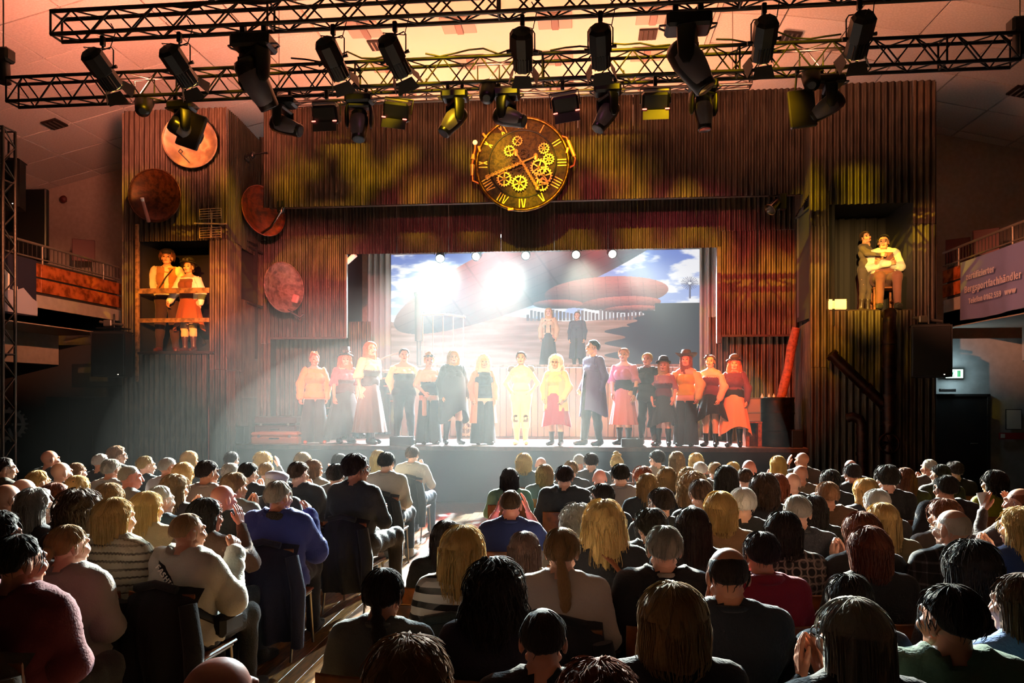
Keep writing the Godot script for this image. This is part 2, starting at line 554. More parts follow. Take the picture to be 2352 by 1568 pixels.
# a rectangle of corrugated sheets, o its lower corner, ux the way along it
func sheets(parent: Node3D, o: Vector3, ux: Vector3, w: float, h: float, pitch := 0.105, sw := 0.95, sh := 2.45):
	var bs := Basis(ux, Vector3.UP, ux.cross(Vector3.UP))
	var nx := maxi(1, int(round(w / sw)))
	var ny := maxi(1, int(round(h / sh)))
	for a in nx:
		for b in ny:
			var cw := w / nx
			var chh := h / ny
			var at := o + ux * (cw * a) + Vector3.UP * (chh * b) + bs.z * rng.randf_range(0.0, 0.012)
			part("corrugated_sheet", sheet(cw - 0.004, chh - 0.005, pitch), mat("sheet_%d" % rng.randi_range(0, 3)), parent, Transform3D(bs.rotated(bs.z, rng.randf_range(-0.0025, 0.0025)), at))

func stage_set():
	var R := Vector3.RIGHT
	# tower beside the suitcases, with the railed opening
	var t := thing("corrugated_tower", "tall corrugated metal tower with two rails across a dark opening", "stage set", Vector3(-7.7, 0, -13.4))
	t.position = Vector3()
	var z := -13.4
	sheets(t, Vector3(-8.76, 0, z), R, 0.31, 7.43)
	sheets(t, Vector3(-7.05, 0, z), R, 0.36, 7.43)
	sheets(t, Vector3(-8.45, 4.92, z), R, 1.4, 2.51)
	sheets(t, Vector3(-8.45, 0, z), R, 1.4, 2.8)
	sheets(t, Vector3(-6.69, 0, z), Vector3(-0.05, 0, -1.8).normalized(), 0.36, 7.4, 0.075)
	sheets(t, Vector3(-8.78, 0, z - 1.5), Vector3.BACK, 1.5, 7.4)
	part("ledge", bx(Vector3(-7.7, 2.79, z + 0.01), Vector3(1.5, 0.05, 0.12), 0.01), mat("wood_dark"), t)
	part("alcove_floor", bx(Vector3(-7.7, 2.8, z - 0.75), Vector3(1.5, 0.06, 1.42)), mat("wood_dark"), t)
	part("alcove_lining", bx(Vector3(-7.7, 3.95, z - 1.42), Vector3(1.9, 2.4, 0.04)), mat("black_cloth"), t)
	part("alcove_lining", bx(Vector3(-8.55, 3.95, z - 0.75), Vector3(0.04, 2.4, 1.4)), mat("dark_wall"), t)
	part("alcove_lining", bx(Vector3(-6.85, 3.95, z - 0.75), Vector3(0.04, 2.4, 1.4)), mat("black_cloth"), t)
	part("alcove_lining", bx(Vector3(-7.7, 5.1, z - 0.75), Vector3(1.9, 0.04, 1.4)), mat("black_cloth"), t)
	part("rail", bx(Vector3(-7.75, 3.97, z + 0.03), Vector3(1.44, 0.1, 0.04), 0.006), mat("wood_rail"), t)
	part("rail", bx(Vector3(-7.75, 3.41, z + 0.03), Vector3(1.44, 0.08, 0.04), 0.006), mat("wood_rail"), t)
	part("post", bx(Vector3(-8.47, 3.75, z + 0.02), Vector3(0.07, 3.0, 0.06), 0.008), mat("wood_rail"), t)
	part("brace", bx(Vector3(-8.2, 3.6, z - 1.3), Vector3(0.06, 1.3, 0.05), 0.0, Basis(Vector3.BACK, 0.6)), mat("black_cloth"), t)
	part("brace", bx(Vector3(-8.2, 3.15, z - 1.25), Vector3(0.06, 0.9, 0.05), 0.0, Basis(Vector3.BACK, 0.6)), mat("black_cloth"), t)
	# its return wall with the small dark window
	t = thing("corrugated_wall", "slanting corrugated return wall with a small black window behind the bronze dishes", "stage set")
	var d := Vector3(-0.16, 0, -1.44).normalized()
	var o := Vector3(-6.7, 0, -13.76)
	var at := func(u: float) -> Vector3: return o + d * u
	sheets(t, at.call(0.0), d, 0.3, 7.4, 0.08)
	sheets(t, at.call(1.2), d, 0.25, 7.4, 0.08)
	sheets(t, at.call(0.3), d, 0.9, 3.9, 0.08)
	sheets(t, at.call(0.3) + Vector3.UP * 4.9, d, 0.9, 2.5, 0.08)
	part("window_lining", bx(at.call(0.75) + Vector3(-0.25, 4.4, 0), Vector3(0.04, 1.3, 1.2)), mat("black_cloth"), t)
	part("window_lining", bx(at.call(0.75) + Vector3(-0.12, 5.0, 0), Vector3(0.3, 0.04, 1.2)), mat("black_cloth"), t)
	part("window_lining", bx(at.call(0.75) + Vector3(-0.12, 3.86, 0), Vector3(0.3, 0.04, 1.2)), mat("black_cloth"), t)
	# tower on the other side
	t = thing("corrugated_tower", "tall corrugated metal tower with pipes below a curtained opening and no rails", "stage set")
	sheets(t, Vector3(3.95, 0, z), R, 0.33, 7.42, 0.115)
	sheets(t, Vector3(5.67, 0, z), R, 0.36, 7.42, 0.115)
	sheets(t, Vector3(4.28, 5.31, z), R, 1.39, 2.11, 0.115)
	sheets(t, Vector3(4.28, 0, z), R, 1.39, 3.46, 0.115)
	sheets(t, Vector3(6.04, 0, z), Vector3.FORWARD, 1.5, 7.4, 0.115)
	part("alcove_floor", bx(Vector3(4.95, 3.45, z - 0.75), Vector3(1.5, 0.06, 1.42)), mat("wood_dark"), t)
	var cu := MB.new()
	var pts := []
	for k in 61:
		pts.append(Vector3(4.1 + k * 1.7 / 60, 0, z - 1.35 + 0.05 * sin(k * 0.9) + 0.02 * sin(k * 2.3)))
	for k in 60: cu.quad(pts[k] + Vector3.UP * 3.48, pts[k] + Vector3.UP * 5.4, pts[k + 1] + Vector3.UP * 5.4, pts[k + 1] + Vector3.UP * 3.48)
	part("curtain", cu, mat("grey_curtain", Color(0.16, 0.15, 0.17), 0.9), t)
	part("alcove_lining", bx(Vector3(5.75, 4.4, z - 0.75), Vector3(0.04, 2.0, 1.4)), mat("grey_curtain"), t)
	part("alcove_lining", bx(Vector3(4.15, 4.4, z - 0.75), Vector3(0.04, 2.0, 1.4)), mat("black_cloth"), t)
	part("alcove_lining", bx(Vector3(4.95, 5.42, z - 0.75), Vector3(1.7, 0.04, 1.4)), mat("black_cloth"), t)
	t = thing("corrugated_wall", "return wall with a narrow black opening beside the curtained tower", "stage set")
	d = Vector3(-0.25, 0, 1.8).normalized()
	o = Vector3(4.22, 0, -15.2)
	sheets(t, o, d, 1.82, 3.3, 0.09, 0.6)
	sheets(t, o + Vector3.UP * 5.55, d, 1.82, 1.85, 0.09, 0.6)
	sheets(t, o + Vector3.UP * 3.3, d, 0.12, 2.25, 0.09)
	sheets(t, o + d * 1.7 + Vector3.UP * 3.3, d, 0.12, 2.25, 0.09)
	part("window_lining", bx(Vector3(4.35, 4.4, -14.3), Vector3(0.04, 2.4, 1.8)), mat("black_cloth"), t)
	# main wall with the stage opening
	t = thing("corrugated_wall", "wide ribbed metal wall around the lit stage opening", "stage set")
	z = -15.2
	sheets(t, Vector3(-6.88, 0.9, z), R, 0.26, 6.6, 0.085)
	sheets(t, Vector3(-6.62, 3.21, z), R, 1.64, 4.2, 0.085)
	sheets(t, Vector3(-4.98, 4.96, z), R, 7.68, 2.5, 0.072, 1.1)
	sheets(t, Vector3(2.7, 3.19, z), R, 1.55, 4.2, 0.1)
	part("door_edge", bx(Vector3(-5.8, 3.2, z), Vector3(1.64, 0.04, 0.07)), mat("wood_dark"), t)
	part("door_edge", bx(Vector3(3.4, 3.18, z), Vector3(1.4, 0.04, 0.07)), mat("wood_dark"), t)
	part("opening_edge", bx(Vector3(-4.97, 4.08, z), Vector3(0.03, 1.76, 0.08), 0.004), mat("steel"), t)
	part("opening_edge", bx(Vector3(2.71, 4.0, z), Vector3(0.09, 1.95, 0.1), 0.01), mat("wood_dark"), t)
	t = thing("corrugated_wall", "recessed ribbed panel in the doorway behind the suitcases", "stage set")
	sheets(t, Vector3(-6.9, 1.04, -16.1), R, 2.2, 2.6, 0.105, 0.75, 3)
	t = thing("corrugated_wall", "recessed red lit ribbed panel in the doorway behind the oil drum", "stage set")
	sheets(t, Vector3(2.62, 1.04, -15.9), R, 1.9, 2.6, 0.12, 0.75, 3)
	# the header with the clock
	t = thing("corrugated_header", "broad corrugated metal header above the stage carrying the clock", "stage set")
	sheets(t, Vector3(-6.34, 5.72, -14.2), R, 10.4, 1.98, 0.105, 1.04)
	part("beam", bx(Vector3(-1.1, 5.78, -14.32), Vector3(10.3, 0.1, 0.1)), mat("wood_dark"), t)
	part("beam", bx(Vector3(-1.1, 7.62, -14.32), Vector3(10.3, 0.1, 0.1)), mat("wood_dark"), t)

func stage_back():
	var z := -13.6
	var s := holder("floor")
	mat("stage_top", Color(0.56, 0.5, 0.46), 0.45, 0.0, tex["grain"], 0.8)
	for k in 8:
		part("stage_board", bx(Vector3(-6.6 + (k + 0.5) * 1.33, 1.01, -15.0), Vector3(1.325, 0.06, 2.8), 0.004), mat("stage_top"), s)
	part("stage_board", bx(Vector3(-1.3, 1.01, -19.6), Vector3(10.6, 0.06, 6.4)), mat("stage_top"), s)
	part("stage_edge", bx(Vector3(-1.3, 1.0, z + 0.005), Vector3(10.62, 0.08, 0.03), 0.005), mat("wood_dark"), s)
	part("stage_skirt", bx(Vector3(-1.3, 0.48, z - 0.02), Vector3(10.62, 0.96, 0.06)), mat("skirt_black", Color(0.05, 0.05, 0.055), 0.9), s)
	# raised platform at the back, its front boarded with upright slats
	var p := thing("platform", "raised back platform with a front of pale upright slats", "stage platform")
	part("deck", bx(Vector3(-1.1, 2.66, -19.0), Vector3(6.6, 0.08, 4.0)), mat("stage_top"), p)
	var sl := bx(Vector3(), Vector3(0.135, 1.58, 0.03), 0.006).mesh()
	for k in 45:
		part("slat", sl, mat("pale_slat", Color(0.62, 0.5, 0.46), 0.7), p, Transform3D(Basis(), Vector3(-4.3 + k * 0.145, 1.84, -16.95 + rng.randf_range(0, 0.01))))
	# projection screen at the very back
	var scr := thing("projection_screen", "projected picture of red airships over a desert town under a blue sky", "screen")
	part("cloth", bx(Vector3(-1.3, 3.97, -22.4), Vector3(10.4, 5.86, 0.04)), mat("screen_border", Color(0.62, 0.65, 0.66), 0.8), scr)
	var a := onz(860, 585, -22.3)
	var b := onz(1622, 583, -22.3)
	var q := QuadMesh.new()
	q.size = Vector2(b.x - a.x, 3.7)
	var im := screen_picture()
	var m := mat("screen_picture", Color(0.03, 0.03, 0.03), 0.9)
	m.emission_enabled = true
	m.emission = Color.BLACK
	m.emission_texture = im
	m.emission = Color.WHITE
	m.emission_operator = BaseMaterial3D.EMISSION_OP_MULTIPLY
	m.emission_energy_multiplier = 0.9
	part("screen_image", q, m, scr, Transform3D(Basis(), Vector3((a.x + b.x) / 2, a.y - 1.85, -22.36)))
	# side drapes
	mat("drape", Color(0.42, 0.48, 0.5), 0.85)
	for k in 2:
		var dr := thing("drape", ["pale pleated drape at the dark edge of the opening", "pale pleated drape next to the projected windmill"][k], "curtain")
		var x0: float = [-5.35, 2.7][k]
		var zz: float = [-18.0, -17.6][k]
		for c in 4:
			var mb := MB.new()
			var ps := []
			for e in 13: ps.append(Vector3(x0 + (c + e / 12.0) * 0.16, 0, zz + 0.035 * sin(e / 12.0 * TAU) + c * 0.05))
			for e in 12: mb.quad(ps[e] + Vector3.UP * 1.04, ps[e] + Vector3.UP * 6.6, ps[e + 1] + Vector3.UP * 6.6, ps[e + 1] + Vector3.UP * 1.04)
			part("pleat", mb, mat("drape"), dr)
	# the masking behind the set
	for k in 2:
		var w := bx(Vector3([-7.0, 4.6][k], 3.4, -19.4), Vector3(0.08, 6.8, 7.0))
		var me := part("masking_drape", w, mat("masking", Color(0.09, 0.1, 0.11), 0.95))
		tag(me, ["grey masking cloth behind the dishes wall", "grey masking cloth behind the oil drum doorway"][k], "curtain")
	# spiral stair, smokestack
	var st := thing("smokestack", "tall thin smokestack with a thicker top seen through the haze", "chimney", Vector3(-4.05, 1.04, -18.0))
	part("shaft", tb([Vector3(0, 0, 0), Vector3(0, 2.6, 0)], 0.055, 12), mat("grey_iron", Color(0.32, 0.3, 0.3), 0.6, 0.4), st)
	part("hood", tb([Vector3(0, 2.3, 0), Vector3(0, 3.45, 0)], 0.1, 14), mat("grey_iron"), st)
	part("cap_ring", tb([Vector3(0, 3.42, 0), Vector3(0, 3.5, 0)], 0.125, 14), mat("grey_iron"), st)
	var sr := thing("stair_railing", "curving stair with pale hand rail faint in the haze", "stairs", Vector3(-3.6, 1.04, -17.6))
	mat("pale_rail", Color(0.75, 0.62, 0.56), 0.4, 0.3)
	part("top_rail", tb([Vector3(-0.3, 2.9, 0), Vector3(0.3, 2.9, 0.05), Vector3(0.8, 2.82, 0.1)], 0.022, 8), mat("pale_rail"), sr)
	for k in 5: part("baluster", tb([Vector3(-0.25 + k * 0.25, 1.75, 0.03 + k * 0.02), Vector3(-0.25 + k * 0.25, 2.88, 0.03 + k * 0.02)], 0.012, 6), mat("pale_rail"), sr)
	var cv := []
	for k in 19:
		var an := 0.35 + k / 18.0 * 4.2
		cv.append(Vector3(-0.4 + 0.95 * cos(an), 1.0 + k * 0.055, 0.25 - 0.35 * sin(an)))
	part("curved_rail", tb(cv, 0.018, 8), mat("pale_rail"), sr)
	for k in 9:
		part("tread", bx(Vector3(-0.2 - 0.1 * k, 0.1 + k * 0.18, 0.3 - 0.02 * k), Vector3(0.75, 0.04, 0.26), 0.005, Basis(Vector3.UP, 0.15 * k)), mat("pale_rail"), sr)

func disc(im: Image, c: Vector2, r: Vector2, rot: float, fn: Callable):
	var w := im.get_width()
	var h := im.get_height()
	var m := maxf(r.x, r.y) + 1
	for y in range(maxi(0, int(c.y - m)), mini(h, int(c.y + m))):
		for x in range(maxi(0, int(c.x - m)), mini(w, int(c.x + m))):
			var p := (Vector2(x, y) - c).rotated(-rot) / r
			if p.length() < 1.0: im.set_pixel(x, y, fn.call(p))

func screen_picture() -> ImageTexture:
	var W := 640
	var H := 310
	var im := Image.create(W, H, false, Image.FORMAT_RGB8)
	var n := FastNoiseLite.new()
	n.frequency = 0.012
	n.fractal_octaves = 5
	n.seed = 5
	for y in H:
		for x in W:
			var sky := Color(0.52, 0.6, 0.86).lerp(Color(0.74, 0.8, 0.95), y / 190.0)
			var c := smoothstep(0.05, 0.4, n.get_noise_2d(x * 0.8, y * 1.9) + 0.12 + y / 900.0)
			sky = sky.lerp(Color(0.97, 0.97, 0.99), c)
			if y > 168 + 8 * sin(x * 0.02):
				sky = Color(0.62, 0.45, 0.4).lerp(Color(0.78, 0.6, 0.55), 0.5 + n.get_noise_2d(x * 0.6, y * 5.0))
			im.set_pixel(x, y, sky)
	var hull := func(p: Vector2) -> Color:
		var s := clampf(0.5 - p.y * 0.7 + 0.25 * p.x, 0, 1)
		var c := Color(0.36, 0.32, 0.34).lerp(Color(0.82, 0.5, 0.47), s)
		if absf(fmod(absf(p.x * 5.0 + 10.0), 1.0)) < 0.06 or absf(fmod(absf(p.y * 4.0 + 8.0), 1.0)) < 0.06: c = c.darkened(0.12)
		return c
	disc(im, Vector2(330, 30), Vector2(330, 84), -0.5, hull)
	disc(im, Vector2(452, 104), Vector2(118, 40), -0.06, hull)
	disc(im, Vector2(480, 132), Vector2(76, 18), -0.05, hull)
	disc(im, Vector2(500, 146), Vector2(52, 9), -0.04, hull)
	disc(im, Vector2(360, 132), Vector2(48, 12), 0.0, hull)
	for k in 46:
		var x := 300 + k * 7
		im.fill_rect(Rect2i(x, 158 - (k * 37) % 13, 5, 16 + (k * 37) % 13), Color(0.42, 0.36, 0.38).lightened(0.1 * (k % 3)))
	var dark := Color(0.3, 0.32, 0.35)
	for y in range(120, H):
		var e := 640.0 - (y - 60) * 0.12
		if y > 132: e = 545.0
		if y > 150: e = 530.0 - (y - 150) * 0.9 + 6 * sin(y * 0.4)
		if y > 190: e = 470.0 + 20.0 * sin(y * 0.21)
		for x in range(int(e), W): im.set_pixel(x, y, dark if x < 620 or y > 90 else dark)
	for k in 24:
		var a := TAU * k / 24
		for r in range(4, 17): im.set_pixel(clampi(int(610 + cos(a) * r), 0, W - 1), clampi(int(84 + sin(a) * r), 0, H - 1), Color(0.4, 0.4, 0.5))
	im.fill_rect(Rect2i(609, 88, 3, 34), Color(0.4, 0.4, 0.5))
	return ImageTexture.create_from_image(im)
# ---------------------------------------------------------------- balconies and side walls
func banner(called: String, label: String, x: float, z0: float, z1: float, y0: float, y1: float, face: float, m: Material, wave: float) -> Node3D:
	var t := thing(called, label, "banner")
	var mb := MB.new()
	var nu := 40
	for layer in 2:
		var k := mb.v.size()
		for a in nu + 1:
			for b in 9:
				var u := float(a) / nu
				var w := b / 8.0
				var off := wave * (0.3 + w) * (sin(u * 19.0 + w) + 0.6 * sin(u * 41.0 - 1.3 * w))
				mb.v.append(Vector3(x + face * (0.03 + off - layer * 0.004), lerpf(y1, y0, w) - 0.02 * sin(u * 7.0) * w, lerpf(z0, z1, u)))
		for a in nu:
			for b in 8:
				var p := k + a * 9 + b
				mb.i.append_array([p, p + 1, p + 10, p, p + 10, p + 9])
	part("cloth", mb, m, t)
	return t

func lettering(parent: Node3D, text: String, size: float, m: Material, xf: Transform3D, bold := true, called := "lettering"):
	var tm := TextMesh.new()
	var sf := SystemFont.new()
	sf.font_names = PackedStringArray(["Droid Sans"])
	sf.font_weight = 700 if bold else 400
	tm.font = sf
	tm.text = text
	tm.font_size = 32
	tm.pixel_size = size / 32.0
	tm.depth = 0.004
	tm.curve_step = 2.0
	part(called, tm, m, parent, xf)

func balconies():
	mat("fascia", Color(0.56, 0.52, 0.48), 0.8, 0.0, tex["plaster"], 0.5)
	mat("rail_metal", Color(0.5, 0.46, 0.42), 0.4, 0.6)
	mat("rail_dark", Color(0.09, 0.07, 0.06), 0.6, 0.4)
	for sd in 2:
		var x: float = [-10.0, 7.0][sd]
		var f: float = [1.0, -1.0][sd]
		var xw: float = [-14.45, 11.65][sd]
		var s := holder("balcony", "structure")
		s.name = ["balcony_wall_left", "balcony_wall_right"][sd]
		part("slab", bx(Vector3((x + xw) / 2, 3.45, -6.6), Vector3(absf(xw - x), 0.3, 17.2)), mat("fascia"), s)
		part("fascia", bx(Vector3(x - f * 0.06, 3.56, -6.6), Vector3(0.12, 0.56, 17.2), 0.01), mat("fascia"), s)
		part("downstand_beam", bx(Vector3(x - f * 1.6, 2.98, -6.6), Vector3(0.3, 0.64, 17.2)), mat("fascia"), s)
		part("parapet_backing", bx(Vector3(x - f * 0.05, 4.15, -6.6), Vector3(0.04, 0.62, 17.0)), mat("gap_dark"), s)
		for r in 2:
			for k in 7:
				part("wood_panel", bx(Vector3(x, 4.01 + r * 0.28, -14.0 + k * 2.4), Vector3(0.03, 0.245, 2.394), 0.004), mat("orange_wood"), s)
		var tl := thing("balcony_railing", ["metal railing above the orange wood panels on the side with the navy banner", "metal railing above the orange wood panels on the side with the lavender banner"][sd], "railing")
		part("hand_rail", tb([Vector3(x, 4.76, -15.2), Vector3(x, 4.76, 1.0)], 0.024, 8), mat("rail_metal"), tl)
		part("lower_rail", tb([Vector3(x, 4.5, -15.2), Vector3(x, 4.5, 1.0)], 0.016, 6), mat("rail_metal"), tl)
		var bar := tb([Vector3(), Vector3(0, 0.28, 0)], 0.007, 5).mesh()
		for k in 60: part("baluster", bar, mat("rail_dark"), tl, Transform3D(Basis(), Vector3(x - f * 0.02, 4.48, -15.15 + k * 0.11)))
		var post := tb([Vector3(), Vector3(0, 0.4, 0)], 0.018, 6).mesh()
		for k in 6: part("post", post, mat("rail_metal"), tl, Transform3D(Basis(), Vector3(x, 4.38, -14.6 + k * 1.75)))
		# the wall below
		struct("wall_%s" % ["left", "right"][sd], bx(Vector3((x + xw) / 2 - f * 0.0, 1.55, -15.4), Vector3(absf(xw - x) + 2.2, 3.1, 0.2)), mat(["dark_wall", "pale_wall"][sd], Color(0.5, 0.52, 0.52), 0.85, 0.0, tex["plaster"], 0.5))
	# banners
	var navy := mat("navy_cloth", Color(0.05, 0.045, 0.13), 0.8)
	var t := banner("banner", "navy banner with white lettering and a pale jagged mountain edge", -9.94, -12.58, -9.6, 3.42, 4.44, 1.0, navy, 0.006)
	var zz := PackedVector2Array([Vector2(0, 0), Vector2(0, 0.25)])
	for k in 13: zz.append(Vector2(0.12 + k * 0.22, 0.3 + (0.12 if k % 2 == 1 else 0.0) + 0.04 * (k % 3)))
	zz.append_array([Vector2(2.98, 0.3), Vector2(2.98, 0)])
	var m := MB.new()
	m.prism(zz, 0.006, Transform3D(Basis(Vector3.BACK, Vector3.UP, Vector3.LEFT), Vector3(-9.885, 3.43, -12.58)))
	part("mountain_edge", m, mat("pale_print", Color(0.55, 0.54, 0.58), 0.8), t)
	lettering(t, "on.", 0.62, mat("white_print", Color(0.9, 0.86, 0.8), 0.8), Transform3D(Basis(Vector3.UP, PI / 2), Vector3(-9.88, 4.02, -11.66)))
	t = banner("banner", "lavender grey banner with three rows of small pale lettering", 6.94, -14.35, -10.0, 3.36, 4.42, -1.0, mat("lavender_cloth", Color(0.36, 0.37, 0.52), 0.85), 0.02)
	var tr := Basis(Vector3.UP, -PI / 2)
	lettering(t, "zertifizierter", 0.15, mat("banner_print", Color(0.62, 0.58, 0.62), 0.8), Transform3D(tr, Vector3(6.84, 4.1, -13.55)))
	lettering(t, "Bergsportfachhändler", 0.165, mat("banner_print"), Transform3D(tr, Vector3(6.84, 3.88, -13.2)))
	lettering(t, "Telefon 0162 559   www", 0.13, mat("banner_print"), Transform3D(tr, Vector3(6.84, 3.66, -13.2)))
	# door, exit sign and notices under the balcony with the lavender banner
	var zw := -15.29
	var a := onz(2142, 905, zw)
	var b := onz(2271, 905, zw)
	var d := holder("door_1")
	part("leaf", bx(Vector3((a.x + b.x) / 2, a.y / 2, zw + 0.02), Vector3(b.x - a.x - 0.12, a.y - 0.06, 0.05), 0.005), mat("door_dark", Color(0.035, 0.038, 0.04), 0.5), d)
	for s in [-1.0, 1.0]: part("jamb", bx(Vector3((a.x + b.x) / 2 + s * (b.x - a.x - 0.06) / 2, a.y / 2, zw + 0.03), Vector3(0.06, a.y, 0.08), 0.005), mat("door_dark"), d)
	part("lintel", bx(Vector3((a.x + b.x) / 2, a.y - 0.02, zw + 0.03), Vector3(b.x - a.x, 0.05, 0.08), 0.005), mat("door_dark"), d)
	part("handle", tb([Vector3(b.x - 0.25, 1.05, zw + 0.09), Vector3(b.x - 0.38, 1.05, zw + 0.09)], 0.012, 6), mat("steel"), d)
	part("closer", bx(onz(2176, 896, zw + 0.1), Vector3(0.3, 0.06, 0.06), 0.008), mat("dark_plastic"), d)
	a = onz(2192, 858, zw + 0.12)
	t = thing("exit_sign", "glowing green and white exit sign over the dark door", "sign", a)
	part("housing", bx(Vector3(0, 0, -0.03), Vector3(0.34, 0.19, 0.05), 0.008), mat("dark_plastic"), t)
	part("sign_panel", bx(Vector3(0, 0, 0.0), Vector3(0.32, 0.17, 0.012), 0.003), glow("exit_white", Color(0.85, 1.0, 0.93), 2.2), t)
	m = MB.new()
	m.ball(Vector3(-0.01, 0.05, 0.01), Vector3(0.014, 0.014, 0.006), 8)
	m.tube([Vector3(-0.02, 0.03, 0.01), Vector3(-0.035, -0.01, 0.01)], 0.012, 6)
	m.tube([Vector3(-0.035, -0.01, 0.01), Vector3(-0.01, -0.035, 0.01), Vector3(-0.02, -0.07, 0.01)], 0.008, 6)
	m.tube([Vector3(-0.035, -0.01, 0.01), Vector3(-0.06, -0.04, 0.01), Vector3(-0.09, -0.04, 0.01)], 0.008, 6)
	m.box(Vector3(0.08, 0, 0.007), Vector3(0.06, 0.12, 0.004))
	part("running_figure", m, glow("exit_green", Color(0.1, 0.8, 0.4), 0.8), t)
	var om := OmniLight3D.new()
	om.name = "sign_light"
	om.light_color = Color(0.85, 0.97, 1.0)
	om.light_energy = 0.45
	om.light_size = 0.1
	om.omni_attenuation = 2.0
	om.omni_range = 40.0
	om.shadow_enabled = true
	om.position = Vector3(0, 0, 0.12)
	t.add_child(om)
	t = thing("notice", "framed white notice on the wall beyond the door", "notice", onz(2328, 963, zw + 0.03))
	part("frame", bx(Vector3(0, 0, 0), Vector3(0.3, 0.4, 0.02), 0.004), mat("dark_plastic"), t)
	part("sheet", bx(Vector3(0, 0, 0.012), Vector3(0.27, 0.37, 0.006)), mat("paper", Color(0.62, 0.63, 0.6), 0.8), t)
	t = thing("fire_sign", "red strip sign below the framed notice", "sign", onz(2323, 1001, zw + 0.03))
	part("plate", bx(Vector3(), Vector3(0.46, 0.13, 0.012), 0.003), mat("sign_red", Color(0.45, 0.03, 0.03), 0.6), t)
	part("symbol", bx(Vector3(-0.16, 0, 0.008), Vector3(0.08, 0.08, 0.006), 0.002), mat("paper"), t)
	# dark cupboards and frame under the other balcony, the black gear on its wall
	t = thing("cabinet", "wide black cabinet below the framed dark poster beside the tower", "cabinet", onz(205, 1040, -14.9) * Vector3(1, 0, 1))
	part("body", bx(Vector3(0, 0.98, 0), Vector3(1.62, 1.96, 0.5), 0.01), mat("cabinet_black", Color(0.022, 0.025, 0.024), 0.6), t)
	for s in 3: part("door", bx(Vector3(-0.53 + s * 0.53, 1.0, 0.26), Vector3(0.52, 1.86, 0.02), 0.004), mat("cabinet_black"), t)
	t = thing("poster", "dark framed poster above the wide black cabinet", "poster", onz(225, 862, -15.27))
	part("frame", bx(Vector3(), Vector3(1.2, 0.5, 0.04), 0.006), mat("dark_plastic"), t)
	part("print", bx(Vector3(-0.2, 0.12, 0.022), Vector3(0.5, 0.12, 0.004)), mat("poster_grey", Color(0.16, 0.16, 0.17), 0.7), t)
	part("print", bx(Vector3(0.12, -0.08, 0.022), Vector3(0.6, 0.1, 0.004)), mat("poster_grey"), t)
	gear_thing("wall_gear", "large black cog wheel hanging on the dark side wall", onz(16, 975, -14.4), 0.37, 22, mat("dark_plastic"), Basis(Vector3.UP, 0.85), 5)
	# loudspeakers
	speaker("black loudspeaker hung above the navy banner", onz(20, 425, -12.0), Vector3(0.5, 0.82, 0.4), 0.3)
	speaker("black loudspeaker hung under the balcony beside the railed tower", onz(262, 815, -13.0), Vector3(0.6, 0.82, 0.5), 0.2)
	speaker("black loudspeaker with rounded base hung beside the exit sign", onz(2133, 808, -12.9), Vector3(0.6, 0.85, 0.5), -0.25)
	for k in 2:
		var p := onz([255, 2128][k], [742, 733][k], -13.0)
		t = thing("speaker_bracket", ["pale clamp bracket above the loudspeaker by the railed tower", "pale clamp bracket above the loudspeaker by the exit sign"][k], "bracket", p)
		part("arm", tb([Vector3(-0.22, 0.03, 0), Vector3(0.25, -0.04, 0)], 0.025, 8), mat("steel"), t)
		part("clamp", bx(Vector3(-0.05, 0, 0), Vector3(0.16, 0.12, 0.1), 0.015), mat("steel"), t)
		part("plate", bx(Vector3(0.05, -0.1, 0), Vector3(0.5, 0.02, 0.3), 0.004), mat("black_metal"), t)
	t = thing("video_screen", "dark flat panel standing on the balcony behind the loudspeaker", "screen", onx(62, 520, -11.3))
	part("panel", bx(Vector3(0, 0, 0), Vector3(0.9, 1.5, 0.12), 0.02), mat("dark_plastic"), t)
	part("stand", bx(Vector3(0, -0.95, 0), Vector3(0.12, 0.6, 0.12), 0.01), mat("black_metal"), t)
	for k in 3:
		var p: Vector3 = [onx(192, 575, -12.5), onx(2265, 555, 8.6), onx(2200, 575, 8.6)][k]
		t = thing("balcony_chair", ["red brown chair back showing over the railing near the tower", "red brown chair back behind the railing over the lavender banner", "smaller red brown chair back behind the railing near the curtained tower"][k], "chair", Vector3(p.x, 3.6, p.z), [0.6, -0.6, -0.6][k], "balcony chairs")
		part("backrest", bx(Vector3(0, p.y - 3.6, 0), Vector3(0.5, 0.55, 0.03), 0.01), mat("chair_red", Color(0.3, 0.06, 0.02), 0.5), t)
		part("seat", bx(Vector3(0, 0.46, 0.22), Vector3(0.46, 0.03, 0.44), 0.01), mat("chair_red"), t)
		for s in 4: part("leg", tb([Vector3([-0.2, 0.2, -0.2, 0.2][s], 0, [0.02, 0.02, 0.42, 0.42][s]), Vector3([-0.2, 0.2, -0.2, 0.2][s], [p.y - 3.7, p.y - 3.7, 0.46, 0.46][s], [0.0, 0.0, 0.42, 0.42][s])], 0.012, 6), mat("steel"), t)
	t = thing("wall_speaker", "small round dark wall fixture high beside the tower", "wall fixture", onz(148, 458, -18.42))
	var mb := MB.new()
	mb.lathe([Vector2(0.08, 0.0), Vector2(0.1, 0.04), Vector2(0.07, 0.09), Vector2(0.001, 0.1)], 16, Transform3D(Basis(Vector3.RIGHT, PI / 2), Vector3()))
	part("dome", mb, mat("chair_red"), t)
	part("base", bx(Vector3(0, 0, -0.015), Vector3(0.12, 0.12, 0.03), 0.01), mat("dark_plastic"), t)

